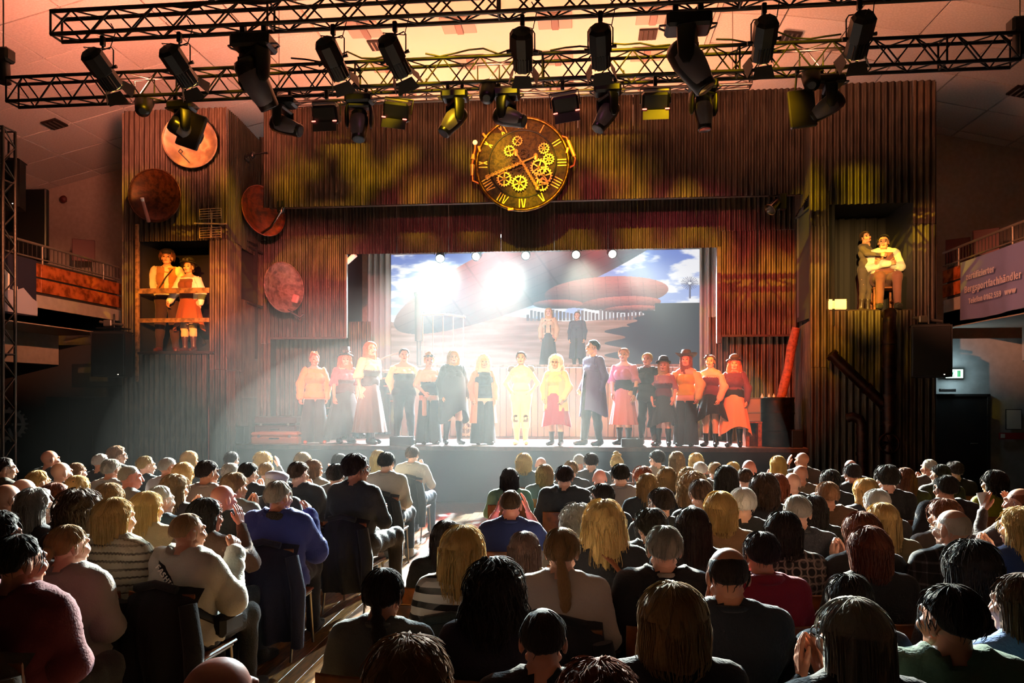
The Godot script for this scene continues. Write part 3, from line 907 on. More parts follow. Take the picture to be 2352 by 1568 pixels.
func speaker(label: String, p: Vector3, s: Vector3, turn: float):
	var t := thing("loudspeaker", label, "loudspeaker", p, turn)
	var ring := PackedVector2Array([Vector2(-s.x / 2, s.z / 2), Vector2(s.x / 2, s.z / 2), Vector2(s.x * 0.38, -s.z / 2), Vector2(-s.x * 0.38, -s.z / 2)])
	var m := MB.new()
	m.prism(ring, s.y, Transform3D(Basis(Vector3.RIGHT, Vector3.BACK, Vector3.DOWN), Vector3(0, s.y / 2, 0)))
	part("cabinet", m, mat("dark_plastic"), t)
	part("grille", bx(Vector3(0, 0, s.z / 2 + 0.008), Vector3(s.x * 0.92, s.y * 0.94, 0.016), 0.006), mat("black_metal"), t)
	part("top_plate", bx(Vector3(0, s.y / 2 + 0.01, 0), Vector3(s.x * 0.9, 0.02, s.z * 0.9), 0.004), mat("black_metal"), t)
	part("hanger", tb([Vector3(0, s.y / 2, 0), Vector3(0, s.y / 2 + 0.35, 0)], 0.02, 6), mat("black_metal"), t)
	part("power_light", bx(Vector3(s.x * 0.3, -s.y * 0.45, s.z / 2 + 0.02), Vector3(0.02, 0.015, 0.004)), glow("led_white", Color(1, 0.95, 0.9), 1.5), t)

func gear(r: float, teeth: int, depth: float, spokes: int, ri := 0.72) -> MB:
	var m := MB.new()
	var outer := PackedVector2Array()
	for k in teeth:
		for e in 4:
			var a: float = TAU * (k + [0.0, 0.28, 0.42, 0.86][e]) / teeth
			outer.append(Vector2.from_angle(a) * r * [1.0, 1.0, 0.86, 0.86][e])
	var n := outer.size()
	for k in n:     # ring between the teeth and the inner circle
		var o1 := outer[k]
		var o2 := outer[(k + 1) % n]
		var i1 := o1.normalized() * r * ri
		var i2 := o2.normalized() * r * ri
		for f in 2:
			var z := depth * f
			var q := [Vector3(o1.x, o1.y, z), Vector3(o2.x, o2.y, z), Vector3(i2.x, i2.y, z), Vector3(i1.x, i1.y, z)]
			if f == 0: m.quad(q[0], q[1], q[2], q[3])
			else: m.quad(q[3], q[2], q[1], q[0])
		m.quad(Vector3(o1.x, o1.y, 0), Vector3(o1.x, o1.y, depth), Vector3(o2.x, o2.y, depth), Vector3(o2.x, o2.y, 0))
		m.quad(Vector3(i2.x, i2.y, 0), Vector3(i2.x, i2.y, depth), Vector3(i1.x, i1.y, depth), Vector3(i1.x, i1.y, 0))
	for k in spokes:
		m.box(Vector3(0, 0, depth / 2) + Vector3.RIGHT.rotated(Vector3.BACK, TAU * k / spokes) * r * ri * 0.5, Vector3(r * ri, r * 0.14, depth * 0.8), Basis(Vector3.BACK, TAU * k / spokes))
	m.lathe([Vector2(r * 0.2, 0), Vector2(r * 0.2, depth * 1.3), Vector2(0.001, depth * 1.3)], 12, Transform3D(Basis(Vector3.RIGHT, PI / 2), Vector3()))
	return m

func gear_thing(called: String, label: String, p: Vector3, r: float, teeth: int, m: Material, bs: Basis, spokes: int):
	var t := thing(called, label, "cog wheel", p)
	t.basis = bs
	part("wheel", gear(r, teeth, 0.05, spokes, 0.66), m, t)
	part("axle", bx(Vector3(0, 0, -0.04), Vector3(0.1, 0.1, 0.1), 0.01), m, t)

# ---------------------------------------------------------------- trusses and what hangs from them
func truss(label: String, p: Vector3, length: float, w: float, h: float, m: Material, pitch := 0.5, called := "lighting_truss") -> Node3D:
	var t := thing(called, label, "truss", p)
	var r := 0.024
	var chord := tb([Vector3(0, 0, 0), Vector3(length, 0, 0)], r, 10).mesh()
	for y in [-h / 2, h / 2]:
		for z in [-w / 2, w / 2]: part("chord", chord, m, t, Transform3D(Basis(), Vector3(0, y, z)))
	var n := int(length / pitch)
	var pp := length / n
	var br := {}
	for f in 4:    # near, far, top and bottom lattices
		var s := h if f < 2 else w
		var key := "%d" % (f / 2)
		if not br.has(key): br[key] = tb([Vector3(-pp / 4, -s / 2, 0), Vector3(pp / 4, s / 2, 0)], 0.0105, 6).mesh()
		for k in n * 2:
			var at := Vector3((k + 0.5) * pp / 2, 0, 0)
			var bs := Basis() if k % 2 == f % 2 else Basis(Vector3.UP, PI)
			if f < 2: at.z = w / 2 if f == 0 else -w / 2
			else:
				at.y = h / 2 if f == 2 else -h / 2
				bs = bs.rotated(Vector3.RIGHT, PI / 2)
			part("brace", br[key], m, t, Transform3D(bs, at))
	for k in int(length / 2.6) + 2:
		var x := minf(k * 2.6, length)
		var e := MB.new()
		for z in [-w / 2, w / 2]: e.tube([Vector3(x, -h / 2, z), Vector3(x, h / 2, z)], 0.014, 6)
		for y in [-h / 2, h / 2]: e.tube([Vector3(x, y, -w / 2), Vector3(x, y, w / 2)], 0.014, 6)
		part("end_frame", e, m, t)
	return t

func profile_spot(label: String, hang: Vector3, target: Vector3, color: Color, energy: float, lit: float, angle := 9.0):
	var t := thing("spotlight", label, "stage light", hang, 0, "barn door spotlights on the upper truss")
	var c := Vector3(0, -0.34, 0)
	var dir := (target - hang - c).normalized()
	var bs := along(dir)
	var bm := mat("black_metal")
	part("clamp", bx(Vector3(0, 0.0, 0), Vector3(0.05, 0.12, 0.06), 0.01), bm, t)
	part("yoke", tb([c + bs.x * -0.135, c + bs.x * -0.135 + Vector3(0, 0.2, 0), c + bs.x * -0.11 + Vector3(0, 0.24, 0), c + bs.x * 0.11 + Vector3(0, 0.24, 0), c + bs.x * 0.135 + Vector3(0, 0.2, 0), c + bs.x * 0.135], 0.008, 6), bm, t)
	part("hook", tb([Vector3(0, -0.1, 0), Vector3(0, -0.02, 0)], 0.014, 6), bm, t)
	var m := MB.new()      # octagonal housing
	var rings := []
	for q in [[0.24, 0.05], [0.235, 0.1], [0.2, 0.128], [-0.02, 0.128], [-0.03, 0.112], [-0.2, 0.112], [-0.215, 0.1]]:
		var ring := PackedVector3Array()
		for s in 8: ring.append(Vector3(cos(TAU * (s + 0.5) / 8) * q[1], q[0], sin(TAU * (s + 0.5) / 8) * q[1]))
		rings.append(ring)
	m.loft(rings)
	var fl := MB.new()
	for k in m.i: fl.v.append(m.v[k])
	fl.i = PackedInt32Array(range(fl.v.size()))
	part("housing", fl, bm, t, Transform3D(bs, c))
	var fin := MB.new()
	for k in 6: fin.box(Vector3(-0.075 + k * 0.03, -0.11, 0.112), Vector3(0.008, 0.16, 0.02))
	part("cooling_fins", fin, bm, t, Transform3D(bs, c))
	for s in [-1.0, 1.0]: part("knob", tb([Vector3(s * 0.12, 0.0, 0), Vector3(s * 0.175, 0.0, 0)], [0.014, 0.022], 8), bm, t, Transform3D(bs, c))
	m = MB.new()
	m.lathe([Vector2(0.001, -0.218), Vector2(0.092, -0.218)], 16, Transform3D(), false)
	part("lens", m, glow("lens_warm", Color(1, 0.78, 0.4), 6.0) if lit > 0 else mat("lens_off", Color(0.2, 0.2, 0.22), 0.1), t, Transform3D(bs, c))
	for k in 4:
		var rb := Basis(Vector3.UP, k * PI / 2)
		var dm := MB.new()
		var pts := PackedVector2Array([Vector2(-0.085, 0), Vector2(0.085, 0), Vector2(0.12, -0.13), Vector2(-0.12, -0.13)])
		dm.prism(pts, 0.004, Transform3D(rb * Basis(Vector3.RIGHT, -0.45), rb * Vector3(0, -0.225, 0.105)))
		part("barn_door", dm, mat("door_grey", Color(0.14, 0.13, 0.13), 0.5, 0.3), t, Transform3D(bs, c))
	part("cable", tb([c + bs * Vector3(0, 0.23, 0.0), c + bs * Vector3(0.0, 0.32, 0.05), Vector3(0.12, -0.12, 0.05), Vector3(0.16, 0.1, 0.0), Vector3(0.1, 0.2, 0)], 0.006, 5), mat("dark_plastic"), t)
	if energy > 0: spot("beam", hang + c + dir * 0.27, target, color, energy, angle, 0.06, 0.7, t)

func moving_head(label: String, hang: Vector3, dir: Vector3, s := 1.0, group := "moving heads on the second truss"):
	var t := thing("moving_head", label, "stage light", hang, 0, group)
	var bm := mat("black_metal")
	for x in [-0.11, 0.11]: part("clamp", bx(Vector3(x * s, 0.03, 0), Vector3(0.05, 0.14, 0.07) * s, 0.01), bm, t)
	part("base", bx(Vector3(0, -0.1 * s, 0), Vector3(0.4, 0.14, 0.26) * s, 0.03), bm, t)
	for x in [-1.0, 1.0]: part("handle", tb([Vector3(x * 0.2 * s, -0.13 * s, -0.06), Vector3(x * 0.25 * s, -0.12 * s, -0.03), Vector3(x * 0.25 * s, -0.12 * s, 0.03), Vector3(x * 0.2 * s, -0.13 * s, 0.06)], 0.012, 6), mat("handle_grey", Color(0.35, 0.32, 0.33), 0.4), t)
	var flat := Vector3(dir.x, 0, dir.z)
	var pan := atan2(-flat.x, -flat.z) if flat.length() > 0.05 else 0.0
	var pb := Basis(Vector3.UP, pan)
	part("yoke_bridge", bx(pb * Vector3(0, -0.2 * s, 0), Vector3(0.34, 0.07, 0.16) * s, 0.02, pb), bm, t)
	for x in [-1.0, 1.0]:
		var m := MB.new()
		m.loft([oval(Vector3(x * 0.17 * s, -0.2 * s, 0), 0.03 * s, 0.085 * s), oval(Vector3(x * 0.185 * s, -0.3 * s, 0), 0.035 * s, 0.08 * s), oval(Vector3(x * 0.18 * s, -0.46 * s, 0), 0.032 * s, 0.07 * s), oval(Vector3(x * 0.175 * s, -0.52 * s, 0), 0.012 * s, 0.03 * s)])
		part("yoke_arm", m, bm, t, Transform3D(pb, Vector3()))
	var hb := along(dir.normalized())
	var hm := MB.new()
	var rings := []
	for q in [[0.2, 0.03, 0.03], [0.19, 0.1, 0.09], [0.14, 0.13, 0.125], [0.02, 0.138, 0.14], [-0.1, 0.125, 0.12], [-0.24, 0.105, 0.1], [-0.3, 0.1, 0.1], [-0.31, 0.085, 0.085]]:
		rings.append(oval(Vector3(0, q[0] * s, 0), q[1] * s, q[2] * s, 16))
	hm.loft(rings)
	var c := Vector3(0, -0.44 * s, 0)
	part("head", hm, mat("head_shell", Color(0.05, 0.047, 0.052), 0.3, 0.1), t, Transform3D(hb, c))
	var pm := MB.new()
	var cover := []
	for k in 6:
		var y: float = [0.12, 0.06, -0.04, -0.14, -0.22, -0.27][k]
		var w: float = [0.06, 0.1, 0.115, 0.1, 0.085, 0.06][k]
		var ring := PackedVector3Array()
		for e in 7:
			var an := lerpf(-1.0, 1.0, e / 6.0)
			ring.append(Vector3(sin(an) * w * 1.25, y, cos(an) * w * 1.1 + 0.03) * s)
		cover.append(ring)
	pm.loft(cover, false, false)
	part("lit_underside", pm, mat("underside_lit_grey", Color(0.3, 0.27, 0.29), 0.35), t, Transform3D(hb, c))  # lilac grey shell: light on the underside put into the colour
	var lm := MB.new()
	lm.lathe([Vector2(0.001, -0.316 * s), Vector2(0.075 * s, -0.314 * s)], 16, Transform3D(), false)
	part("lens", lm, mat("lens_glass", Color(0.3, 0.3, 0.33), 0.08, 0.3), t, Transform3D(hb, c))

func oval(c: Vector3, rx: float, rz: float, n := 12, bs := Basis()) -> PackedVector3Array:
	var r := PackedVector3Array()
	for k in n: r.append(c + bs * Vector3(cos(TAU * k / n) * rx, 0, sin(TAU * k / n) * rz))
	return r

func flood(label: String, hang: Vector3, target: Vector3, roll: float, energy: float):
	var t := thing("flood_light", label, "stage light", hang, 0, "twin lamp floods on the second truss")
	var bs := Basis(Vector3.BACK, roll)
	part("clamp", bx(Vector3(0, 0, 0), Vector3(0.05, 0.14, 0.06), 0.01), mat("black_metal"), t)
	part("yoke", tb([bs * Vector3(-0.2, -0.3, 0), bs * Vector3(-0.2, -0.1, 0), bs * Vector3(0.2, -0.1, 0), bs * Vector3(0.2, -0.3, 0)], 0.012, 6), mat("black_metal"), t)
	part("housing", bx(bs * Vector3(0, -0.28, 0), Vector3(0.36, 0.26, 0.2), 0.03, bs * Basis(Vector3.RIGHT, 0.5)), mat("black_metal"), t)
	part("trim_bar", bx(bs * Vector3(0, -0.17, 0.12), Vector3(0.34, 0.03, 0.02), 0.006, bs), mat("handle_grey"), t)
	for s in [-1.0, 1.0]: part("lamp", bx(bs * Vector3(s * 0.15, -0.41, 0.1), Vector3(0.06, 0.018, 0.012), 0.006, bs), glow("lamp_pink", Color(1.0, 0.42, 0.36), 5.0), t)
	part("flap", bx(bs * Vector3(0, -0.48, 0.08), Vector3(0.34, 0.13, 0.008), 0.0, bs), mat("door_grey"), t)
	if energy > 0: spot("beam", hang + bs * Vector3(0, -0.42, -0.2), target, Color(1.0, 0.34, 0.42), energy, 20.0, 0.1, 0.9, t)

func rigging():
	var a := onz(116, 26, -8.0)
	var b := onz(123, 78, -8.0)
	var h1 := a.y - b.y
	var w1 := 0.19
	truss("upper grey truss carrying spotlights with barn doors", Vector3(a.x, (a.y + b.y) / 2, -8.0 - w1 / 2), 10.6, w1, h1, mat("truss_metal"))
	var c := onz(14, 178, -10.0)
	var d := onz(14, 232, -10.0)
	var far_end := onz(2345, 88, -10.0)
	truss("long black truss right across the hall with moving heads below", Vector3(c.x, (c.y + d.y) / 2, -10.12), far_end.x - c.x, 0.24, c.y - d.y, mat("truss_dark"))
	var f := onz(604, 219, -12.9)
	var g := onz(604, 240, -12.9)
	truss("thin truss with pale lit edges just in front of the header", Vector3(f.x, f.y - 0.08, -12.9), 8.6, 0.2, 0.2, mat("truss_pale", Color(0.3, 0.29, 0.28), 0.3, 0.8), 0.9)
	var thin: Node3D = get_node("lighting_truss_002")
	for x in [0.3, 8.3]: part("steel_cable", tb([Vector3(x, 0.1, 0), Vector3(x, ceil_y(f.x + x) - f.y + 0.08, 0)], 0.008, 5), mat("steel"), thin)
	var v: Node3D = truss("upright silver truss leg beside the hung loudspeaker", Vector3(0, 0, 0), 6.0, 0.24, 0.24, mat("truss_metal"))
	v.position = onz(4, 240, -10.4) * Vector3(1, 0, 1)
	v.rotation.z = PI / 2
	for k in 2:
		var p := onz([8, 2342][k], [128, 60][k], -10.1)
		var t := thing("chain_hoist", ["chain hoist on the truss end over the navy banner", "chain hoist on the truss end over the lavender banner"][k], "hoist", p)
		part("motor", bx(Vector3(0, 0, 0), Vector3(0.26, 0.2, 0.2), 0.03), mat("hoist_grey", Color(0.2, 0.17, 0.14), 0.5, 0.4), t)
		part("bag", tb([Vector3(0, -0.1, 0), Vector3(0, -0.4, 0)], [0.08, 0.1], 8), mat("dark_plastic"), t)
		part("chain", tb([Vector3(0, 0.1, 0), Vector3(0, ceil_y(p.x) - p.y, 0)], 0.012, 6), mat("steel"), t)
		part("hook", tb([Vector3(0.05, -0.1, 0), Vector3(0.05, -0.35, 0)], 0.012, 6), mat("steel"), t)
	var hy := b.y - 0.06
	var amber := Color(1.0, 0.5, 0.26)
	var rows := [
		[236, "spotlight first in the row, its doors half closed, above the dark ceiling grille", -4.6, amber, 46.0],
		[412, "spotlight with two yellow lit doors next to the large moving head", -3.4, amber, 42.0],
		[765, "spotlight between the large moving head and the clock side pair", -1.6, Color(1, 0.74, 0.46), 36.0],
		[907, "spotlight with a pale lower door hanging over the header edge", -0.4, Color(1, 0.8, 0.52), 40.0],
		[1200, "spotlight with a bright yellow lens straight above the clock", -0.9, Color(1, 0.84, 0.56), 50.0],
		[1379, "spotlight with spread doors just past the clock", 0.6, Color(1, 0.74, 0.46), 36.0],
		[1755, "spotlight beside the second large moving head and a ceiling grille", 2.4, amber, 46.0],
		[1974, "spotlight last in the row, yellow light showing in its doors", 3.4, Color(1, 0.42, 0.2), 60.0]]
	for q in rows:
		profile_spot(q[1], Vector3(onz(q[0], 60, -8.1).x, hy, -8.1), Vector3(q[2], 1.7, -14.2), q[3], q[4], 1.0, 11.0)
	moving_head("large moving head with a glinting lens among the upper spotlights", Vector3(onz(583, 70, -8.1).x, hy, -8.1), Vector3(0.35, -0.8, -0.45), 1.15, "moving heads on the upper truss")
	moving_head("large black moving head aimed across above the hatted performers", Vector3(onz(1580, 30, -8.1).x, hy, -8.1), Vector3(0.45, -0.75, 0.1), 1.2, "moving heads on the upper truss")
	var ly := d.y - 0.05
	for q in [[418, "moving head in front of the pale yellow dish", Vector3(0.5, -0.25, -0.5)], [650, "moving head turned sideways at the corner of the header", Vector3(0.9, -0.35, 0.1)], [825, "moving head tilted down between the two floods", Vector3(0.05, -0.9, 0.3)], [1045, "moving head just before the clock", Vector3(-0.5, -0.75, 0.3)], [1163, "moving head hiding the top of the clock", Vector3(0.85, -0.35, 0.3)], [1395, "moving head aimed down just past the clock", Vector3(-0.45, -0.8, 0.25)], [1615, "moving head with a pale lit underside near the end of the header", Vector3(0.05, -0.95, 0.15)], [1905, "moving head in front of the curtained tower", Vector3(-0.75, -0.5, -0.1)]]:
		moving_head(q[1], Vector3(onz(q[0], 250, -10.1).x, ly, -10.1), q[2], 0.93)
	for q in [[750, "flood with two pink lamps beside the sideways moving head", 0.0, Vector3(-5.4, 4.0, -15.2), 34.0], [920, "tilted flood with two pink lamps before the clock", -0.16, Vector3(-3.0, 5.2, -15.2), 24.0], [1292, "tilted flood with pink lamps beside the clock", 0.14, Vector3(0.6, 5.2, -15.2), 24.0], [1505, "flood with glowing pink lamps past the clock", 0.0, Vector3(2.2, 4.6, -15.2), 34.0]]:
		flood(q[1], Vector3(onz(q[0], 240, -10.1).x, ly, -10.1), q[3], q[2], q[4])
	# a flat square reflector panel beside the first moving head and one by the last
	for k in 2:
		var p := onz([440, 1842][k], [300, 250][k], -10.1)
		var t := thing("flat_panel_light", ["flat square panel light in front of the pale dish", "flat square panel light leaning beside the last moving head"][k], "stage light", p)
		part("panel", bx(Vector3(), Vector3(0.34, 0.5, 0.07), 0.015, Basis(Vector3.BACK, [-0.35, 0.1][k])), mat("panel_dark", Color(0.1, 0.075, 0.09), 0.4), t)
		part("yoke", tb([Vector3(-0.1, 0.1, 0), Vector3(-0.06, ly - p.y + 0.1, 0)], 0.014, 6), mat("black_metal"), t)
		part("clamp", bx(Vector3(-0.06, ly - p.y + 0.06, 0), Vector3(0.05, 0.1, 0.06), 0.01), mat("black_metal"), t)
	for k in 9:
		var x := -5.0 + k * 0.95 + rng.randf_range(-0.2, 0.2)
		var y: float = [hy + 0.3, ly + 0.45][k % 2]
		var zz: float = [-8.0, -10.0][k % 2]
		var pts := []
		for e in 9: pts.append(Vector3(x + e * 0.2, y + 0.03 * sin(e * 1.7 + k) + (0.06 if e == 4 else 0.0), zz + 0.02 * cos(e * 2.0)))
		var o := part("cable", tb(pts, 0.012, 6), mat("dark_plastic"))
		tag(o, ["cable on the upper truss above the second spotlight", "cable on the long truss above the sideways moving head", "cable on the upper truss above the large glinting moving head", "cable on the long truss above the tilted flood before the clock", "cable on the upper truss above the middle spotlights", "cable on the long truss above the moving head hiding the clock", "cable on the upper truss above the spotlight with spread doors", "cable on the long truss above the last flood", "cable on the upper truss above the second large moving head"][k], "cable", ["cables on the upper truss", "cables on the second truss"][k % 2])
# ---------------------------------------------------------------- things on the set
func dish(label: String, c: Vector3, r: float, normal: Vector3, m: Material, feed: int, dz := 0.3):
	var t := thing("satellite_dish", label, "satellite dish", c)
	var bs := along(-normal.normalized())
	var mb := MB.new()
	var prof := []
	for k in 9:
		var q := k / 8.0
		prof.append(Vector2(maxf(q * r, 0.001), q * q * r * 0.28 - r * 0.2))
	for k in 9:
		var q := 1.0 - k / 8.0
		prof.append(Vector2(maxf(q * r * 1.02, 0.001), q * q * r * 0.28 - r * 0.2 - 0.018))
	mb.lathe(prof, 40, Transform3D(bs, Vector3()), false)
	part("bowl", mb, m, t)
	var rim := []
	for k in 41: rim.append(bs * Vector3(cos(TAU * k / 40) * r * 1.01, r * 0.08, sin(TAU * k / 40) * r * 1.01))
	part("rim", tb(rim, 0.014, 6), m, t)
	part("mount", bx(bs * Vector3(0, -r * 0.45, 0), Vector3(0.14, r * 0.4, 0.14), 0.02, bs), mat("black_metal"), t)
	part("mount_arm", tb([bs * Vector3(0, -r * 0.6, 0), Vector3(0, -0.05, -dz)], 0.04, 8), mat("black_metal"), t)
	if feed == 1:
		part("feed_arm", tb([Vector3(-0.1, -r * 1.02, 0.05), Vector3(-0.06, -r * 0.35, 0.3)], [0.035, 0.028], 10), mat("pink_tube", Color(0.62, 0.4, 0.36), 0.5), t)
		part("feed_horn", tb([Vector3(-0.06, -r * 0.36, 0.3), Vector3(-0.055, -r * 0.26, 0.33)], [0.028, 0.034], 10), mat("cream", Color(0.8, 0.7, 0.5), 0.5), t)
	if feed == 2:
		part("feed_arm", tb([Vector3(0.0, -r * 0.95, 0.1), Vector3(r * 0.6, -r * 0.8, 0.3), Vector3(r * 1.15, -r * 0.2, 0.42)], 0.026, 10), mat("chrome", Color(0.6, 0.58, 0.56), 0.15, 1.0), t)
		part("feed_horn", tb([Vector3(r * 1.12, -r * 0.25, 0.42), Vector3(r * 1.2, -r * 0.08, 0.42)], [0.045, 0.04], 10), mat("chrome"), t)
		part("feed_box", bx(Vector3(r * 0.85, 0.05, 0.1), Vector3(0.14, 0.26, 0.12), 0.03), mat("black_metal"), t)
	if feed == 3:
		part("feed_box", bx(Vector3(r * 0.62, -r * 0.5, 0.12), Vector3(0.12, 0.16, 0.1), 0.02, Basis(Vector3.BACK, -0.3)), mat("pink_tube"), t)
		part("lower_mount", tb([Vector3(0.05, -r * 0.9, -0.1), Vector3(0.3, -r * 1.2, -0.15), Vector3(0.36, -r * 1.05, -0.2)], 0.03, 8), mat("black_metal"), t)
	if feed == 4:
		part("feed_ring", tb([Vector3(-0.12, -0.26, 0.1), Vector3(-0.16, -0.22, 0.12), Vector3(-0.12, -0.18, 0.13), Vector3(-0.08, -0.22, 0.12), Vector3(-0.12, -0.26, 0.1), Vector3(0.0, -0.4, 0.02)], 0.012, 6), mat("black_metal"), t)

func numeral_strokes(s: String) -> Array:    # [x of middle, slant] of each stroke
	var out := []
	var x := 0.0
	for ch in s:
		if ch == "I":
			out.append([x, 0.0])
			x += 0.055
		elif ch == "V":
			out.append([x + 0.01, -0.16])
			out.append([x + 0.055, 0.16])
			x += 0.11
		else:
			out.append([x + 0.025, -0.28])
			out.append([x + 0.025, 0.28])
			x += 0.095
	for q in out: q[0] -= (x - 0.055) / 2
	return out

func wall_props():
	var rust: Texture2D = tex["rust"]
	mat("brass", Color(0.6, 0.48, 0.2), 0.35, 0.85, rust, 1.2)
	mat("clock_face", Color(0.4, 0.33, 0.13), 0.55, 0.4, rust, 1.5)
	mat("gold_paint", Color(0.82, 0.66, 0.32), 0.4, 0.6)
	mat("copper", Color(0.7, 0.35, 0.22), 0.35, 0.7)
	var c := onz(1200, 377, -14.02)
	var t := thing("wall_clock", "huge brass clock with roman numerals and loose gears on its face", "clock", c)
	var m := MB.new()
	var fr := Transform3D(Basis(Vector3.RIGHT, PI / 2), Vector3())
	m.lathe([Vector2(0.001, 0.02), Vector2(0.86, 0.02), Vector2(0.86, -0.1)], 64, fr, false)
	part("face", m, mat("clock_face"), t)
	for q in [[0.875, 0.035, "rim"], [0.64, 0.014, "inner_ring"]]:
		var ring := []
		for k in 65: ring.append(Vector3(cos(TAU * k / 64) * q[0], sin(TAU * k / 64) * q[0], 0.02))
		part(q[2], tb(ring, q[1], 8, 1.0), mat("brass" if q[2] == "rim" else "black_metal"), t)
	var nums := ["XII", "I", "II", "III", "IIII", "V", "VI", "VII", "VIII", "IX", "X", "XI"]
	for k in 12:
		var bsn := Basis(Vector3.BACK, -TAU * k / 12)
		var nm := MB.new()
		for q in numeral_strokes(nums[k]): nm.box(bsn * Vector3(q[0], 0.75, 0.03), Vector3(0.022, 0.17, 0.02), bsn * Basis(Vector3.BACK, q[1]), 0.003)
		part("numeral", nm, mat("gold_paint"), t)
	for q in [[-0.34, -0.29, 0.15, 18, 6, 0.05], [-0.05, -0.38, 0.155, 18, 6, 0.06], [0.32, -0.1, 0.17, 20, 5, 0.08], [0.41, 0.26, 0.11, 14, 7, 0.06], [0.5, 0.06, 0.11, 14, 7, 0.05], [0.41, -0.25, 0.17, 18, 5, 0.05], [0.38, -0.42, 0.13, 16, 4, 0.06], [-0.09, 0.42, 0.1, 14, 4, 0.05], [-0.24, 0.24, 0.11, 14, 4, 0.04], [-0.08, -0.14, 0.12, 12, 3, 0.04], [0.03, 0.18, 0.1, 12, 4, 0.04], [-0.16, 0.02, 0.09, 12, 3, 0.04]]:
		part("gear", gear(q[2], q[3], 0.025, q[4], 0.7), mat("gold_paint" if q[3] != 12 else "clock_face"), t, Transform3D(Basis(Vector3.BACK, rng.randf()), Vector3(q[0], q[1], q[5])))
	for q in [[Vector3(-0.68, -0.27, 0), 0.028], [Vector3(0.3, -0.5, 0), 0.032]]:
		var hm := MB.new()
		var e: Vector3 = q[0]
		var sd := Vector3(-e.y, e.x, 0).normalized()
		hm.tube([-e * 0.35, e * 0.95], q[1] * 0.7, 6)
		var wave := []
		var wave2 := []
		for k in 25:
			wave.append(e * (k / 25.0) + sd * 0.035 * sin(k * 1.3) + Vector3(0, 0, 0.02))
			wave2.append(e * (k / 25.0) - sd * 0.035 * sin(k * 1.3) + Vector3(0, 0, 0.02))
		hm.tube(wave, 0.01, 5)
		hm.tube(wave2, 0.01, 5)
		hm.ball(e * 0.97, Vector3(0.05, 0.05, 0.015), 8)
		hm.ball(-e * 0.38, Vector3(0.05, 0.07, 0.015), 8)
		part("hand", hm, mat("gold_paint"), t, Transform3D(Basis(), Vector3(0, 0, 0.11)))
	part("side_pipe", tb([Vector3(0.86, -0.1, 0), Vector3(0.98, -0.06, 0.04), Vector3(1.0, 0.06, 0.05), Vector3(0.84, 0.46, 0.05), Vector3(0.74, 0.5, 0.02)], 0.022, 8), mat("copper"), t)
	part("pipe_sleeve", tb([Vector3(0.985, 0.1, 0.05), Vector3(0.87, 0.4, 0.05)], 0.036, 10), mat("gold_paint"), t)
	part("side_pipe", tb([Vector3(-0.82, -0.35, 0), Vector3(-0.95, -0.3, 0.04), Vector3(-0.96, 0.0, 0.05), Vector3(-0.9, 0.3, 0.05), Vector3(-0.9, 0.38, 0.05)], 0.022, 8), mat("copper"), t)
	part("pipe_sleeve", tb([Vector3(-0.96, -0.2, 0.05), Vector3(-0.95, 0.0, 0.05)], [0.03, 0.05], 10), mat("gold_paint"), t)
	part("pipe_sleeve", tb([Vector3(-0.945, 0.1, 0.05), Vector3(-0.93, 0.2, 0.05)], [0.05, 0.03], 10), mat("gold_paint"), t)
	m = MB.new()
	m.ball(Vector3(-0.9, 0.42, 0.06), Vector3.ONE * 0.05, 12)
	part("knob", m, mat("cream"), t)
	for q in [[0.85, 0.22, 1.3], [-0.22, -0.86, 0.1], [-0.82, 0.3, -1.3], [-0.72, 0.55, -0.9]]: part("copper_clip", bx(Vector3(q[0], q[1], 0.04), Vector3(0.12, 0.05, 0.04), 0.008, Basis(Vector3.BACK, q[2])), mat("copper"), t)
	# dishes
	dish("pale yellow round dish half hidden by a moving head", onz(437, 325, -13.15), 0.47, Vector3(0.3, -0.1, 1), mat("dish_cream", Color(0.75, 0.66, 0.45), 0.5, 0.0, rust, 0.3), 4)
	dish("bronze round dish with a pink feed arm", onz(357, 450, -13.1), 0.48, Vector3(0.12, -0.05, 1), mat("dish_bronze", Color(0.4, 0.21, 0.1), 0.4, 0.5, rust, 1.2), 1)
	var o := onz(603, 485, -14.35)
	dish("tilted orange brown oval dish with a chrome feed arm", o, 0.5, Vector3(0.88, 0.12, 0.5), mat("dish_orange", Color(0.62, 0.26, 0.07), 0.45, 0.2, rust, 0.9), 2, 0.85)
	dish("pinkish grey oval dish above the suitcases", onz(650, 660, -14.6), 0.5, Vector3(0.9, 0.02, 0.45), mat("dish_grey", Color(0.55, 0.47, 0.45), 0.55, 0.1, rust, 0.8), 3, 0.6)
	# antennas
	c = onz(484, 512, -13.2)
	t = thing("aerial", "pale grid aerial on the tower above the railed opening", "aerial", c)
	var am := mat("aerial_pale", Color(0.7, 0.6, 0.45), 0.4, 0.4)
	part("boom", tb([Vector3(-0.32, 0.0, 0.0), Vector3(0.36, -0.05, 0.1)], 0.014, 6), am, t)
	part("mast", tb([Vector3(0.03, 0.2, 0.02), Vector3(0.02, -0.28, 0.02)], 0.012, 6), am, t)
	for k in 2:
		for e in 5: part("grid_bar", tb([Vector3(-0.2, [0.25, -0.1][k] - e * 0.045, 0.03), Vector3(0.22, [0.26, -0.09][k] - e * 0.045, 0.05)], 0.0065, 5), am, t)
		for e in 3: part("grid_upright", tb([Vector3(-0.2 + e * 0.21, [0.26, -0.09][k], 0.035), Vector3(-0.2 + e * 0.21, [0.06, -0.29][k], 0.035)], 0.0065, 5), am, t)
	part("bracket", bx(Vector3(0.03, -0.02, -0.1), Vector3(0.06, 0.06, 0.2), 0.01), mat("black_metal"), t)
	c = onz(572, 358, -14.2)
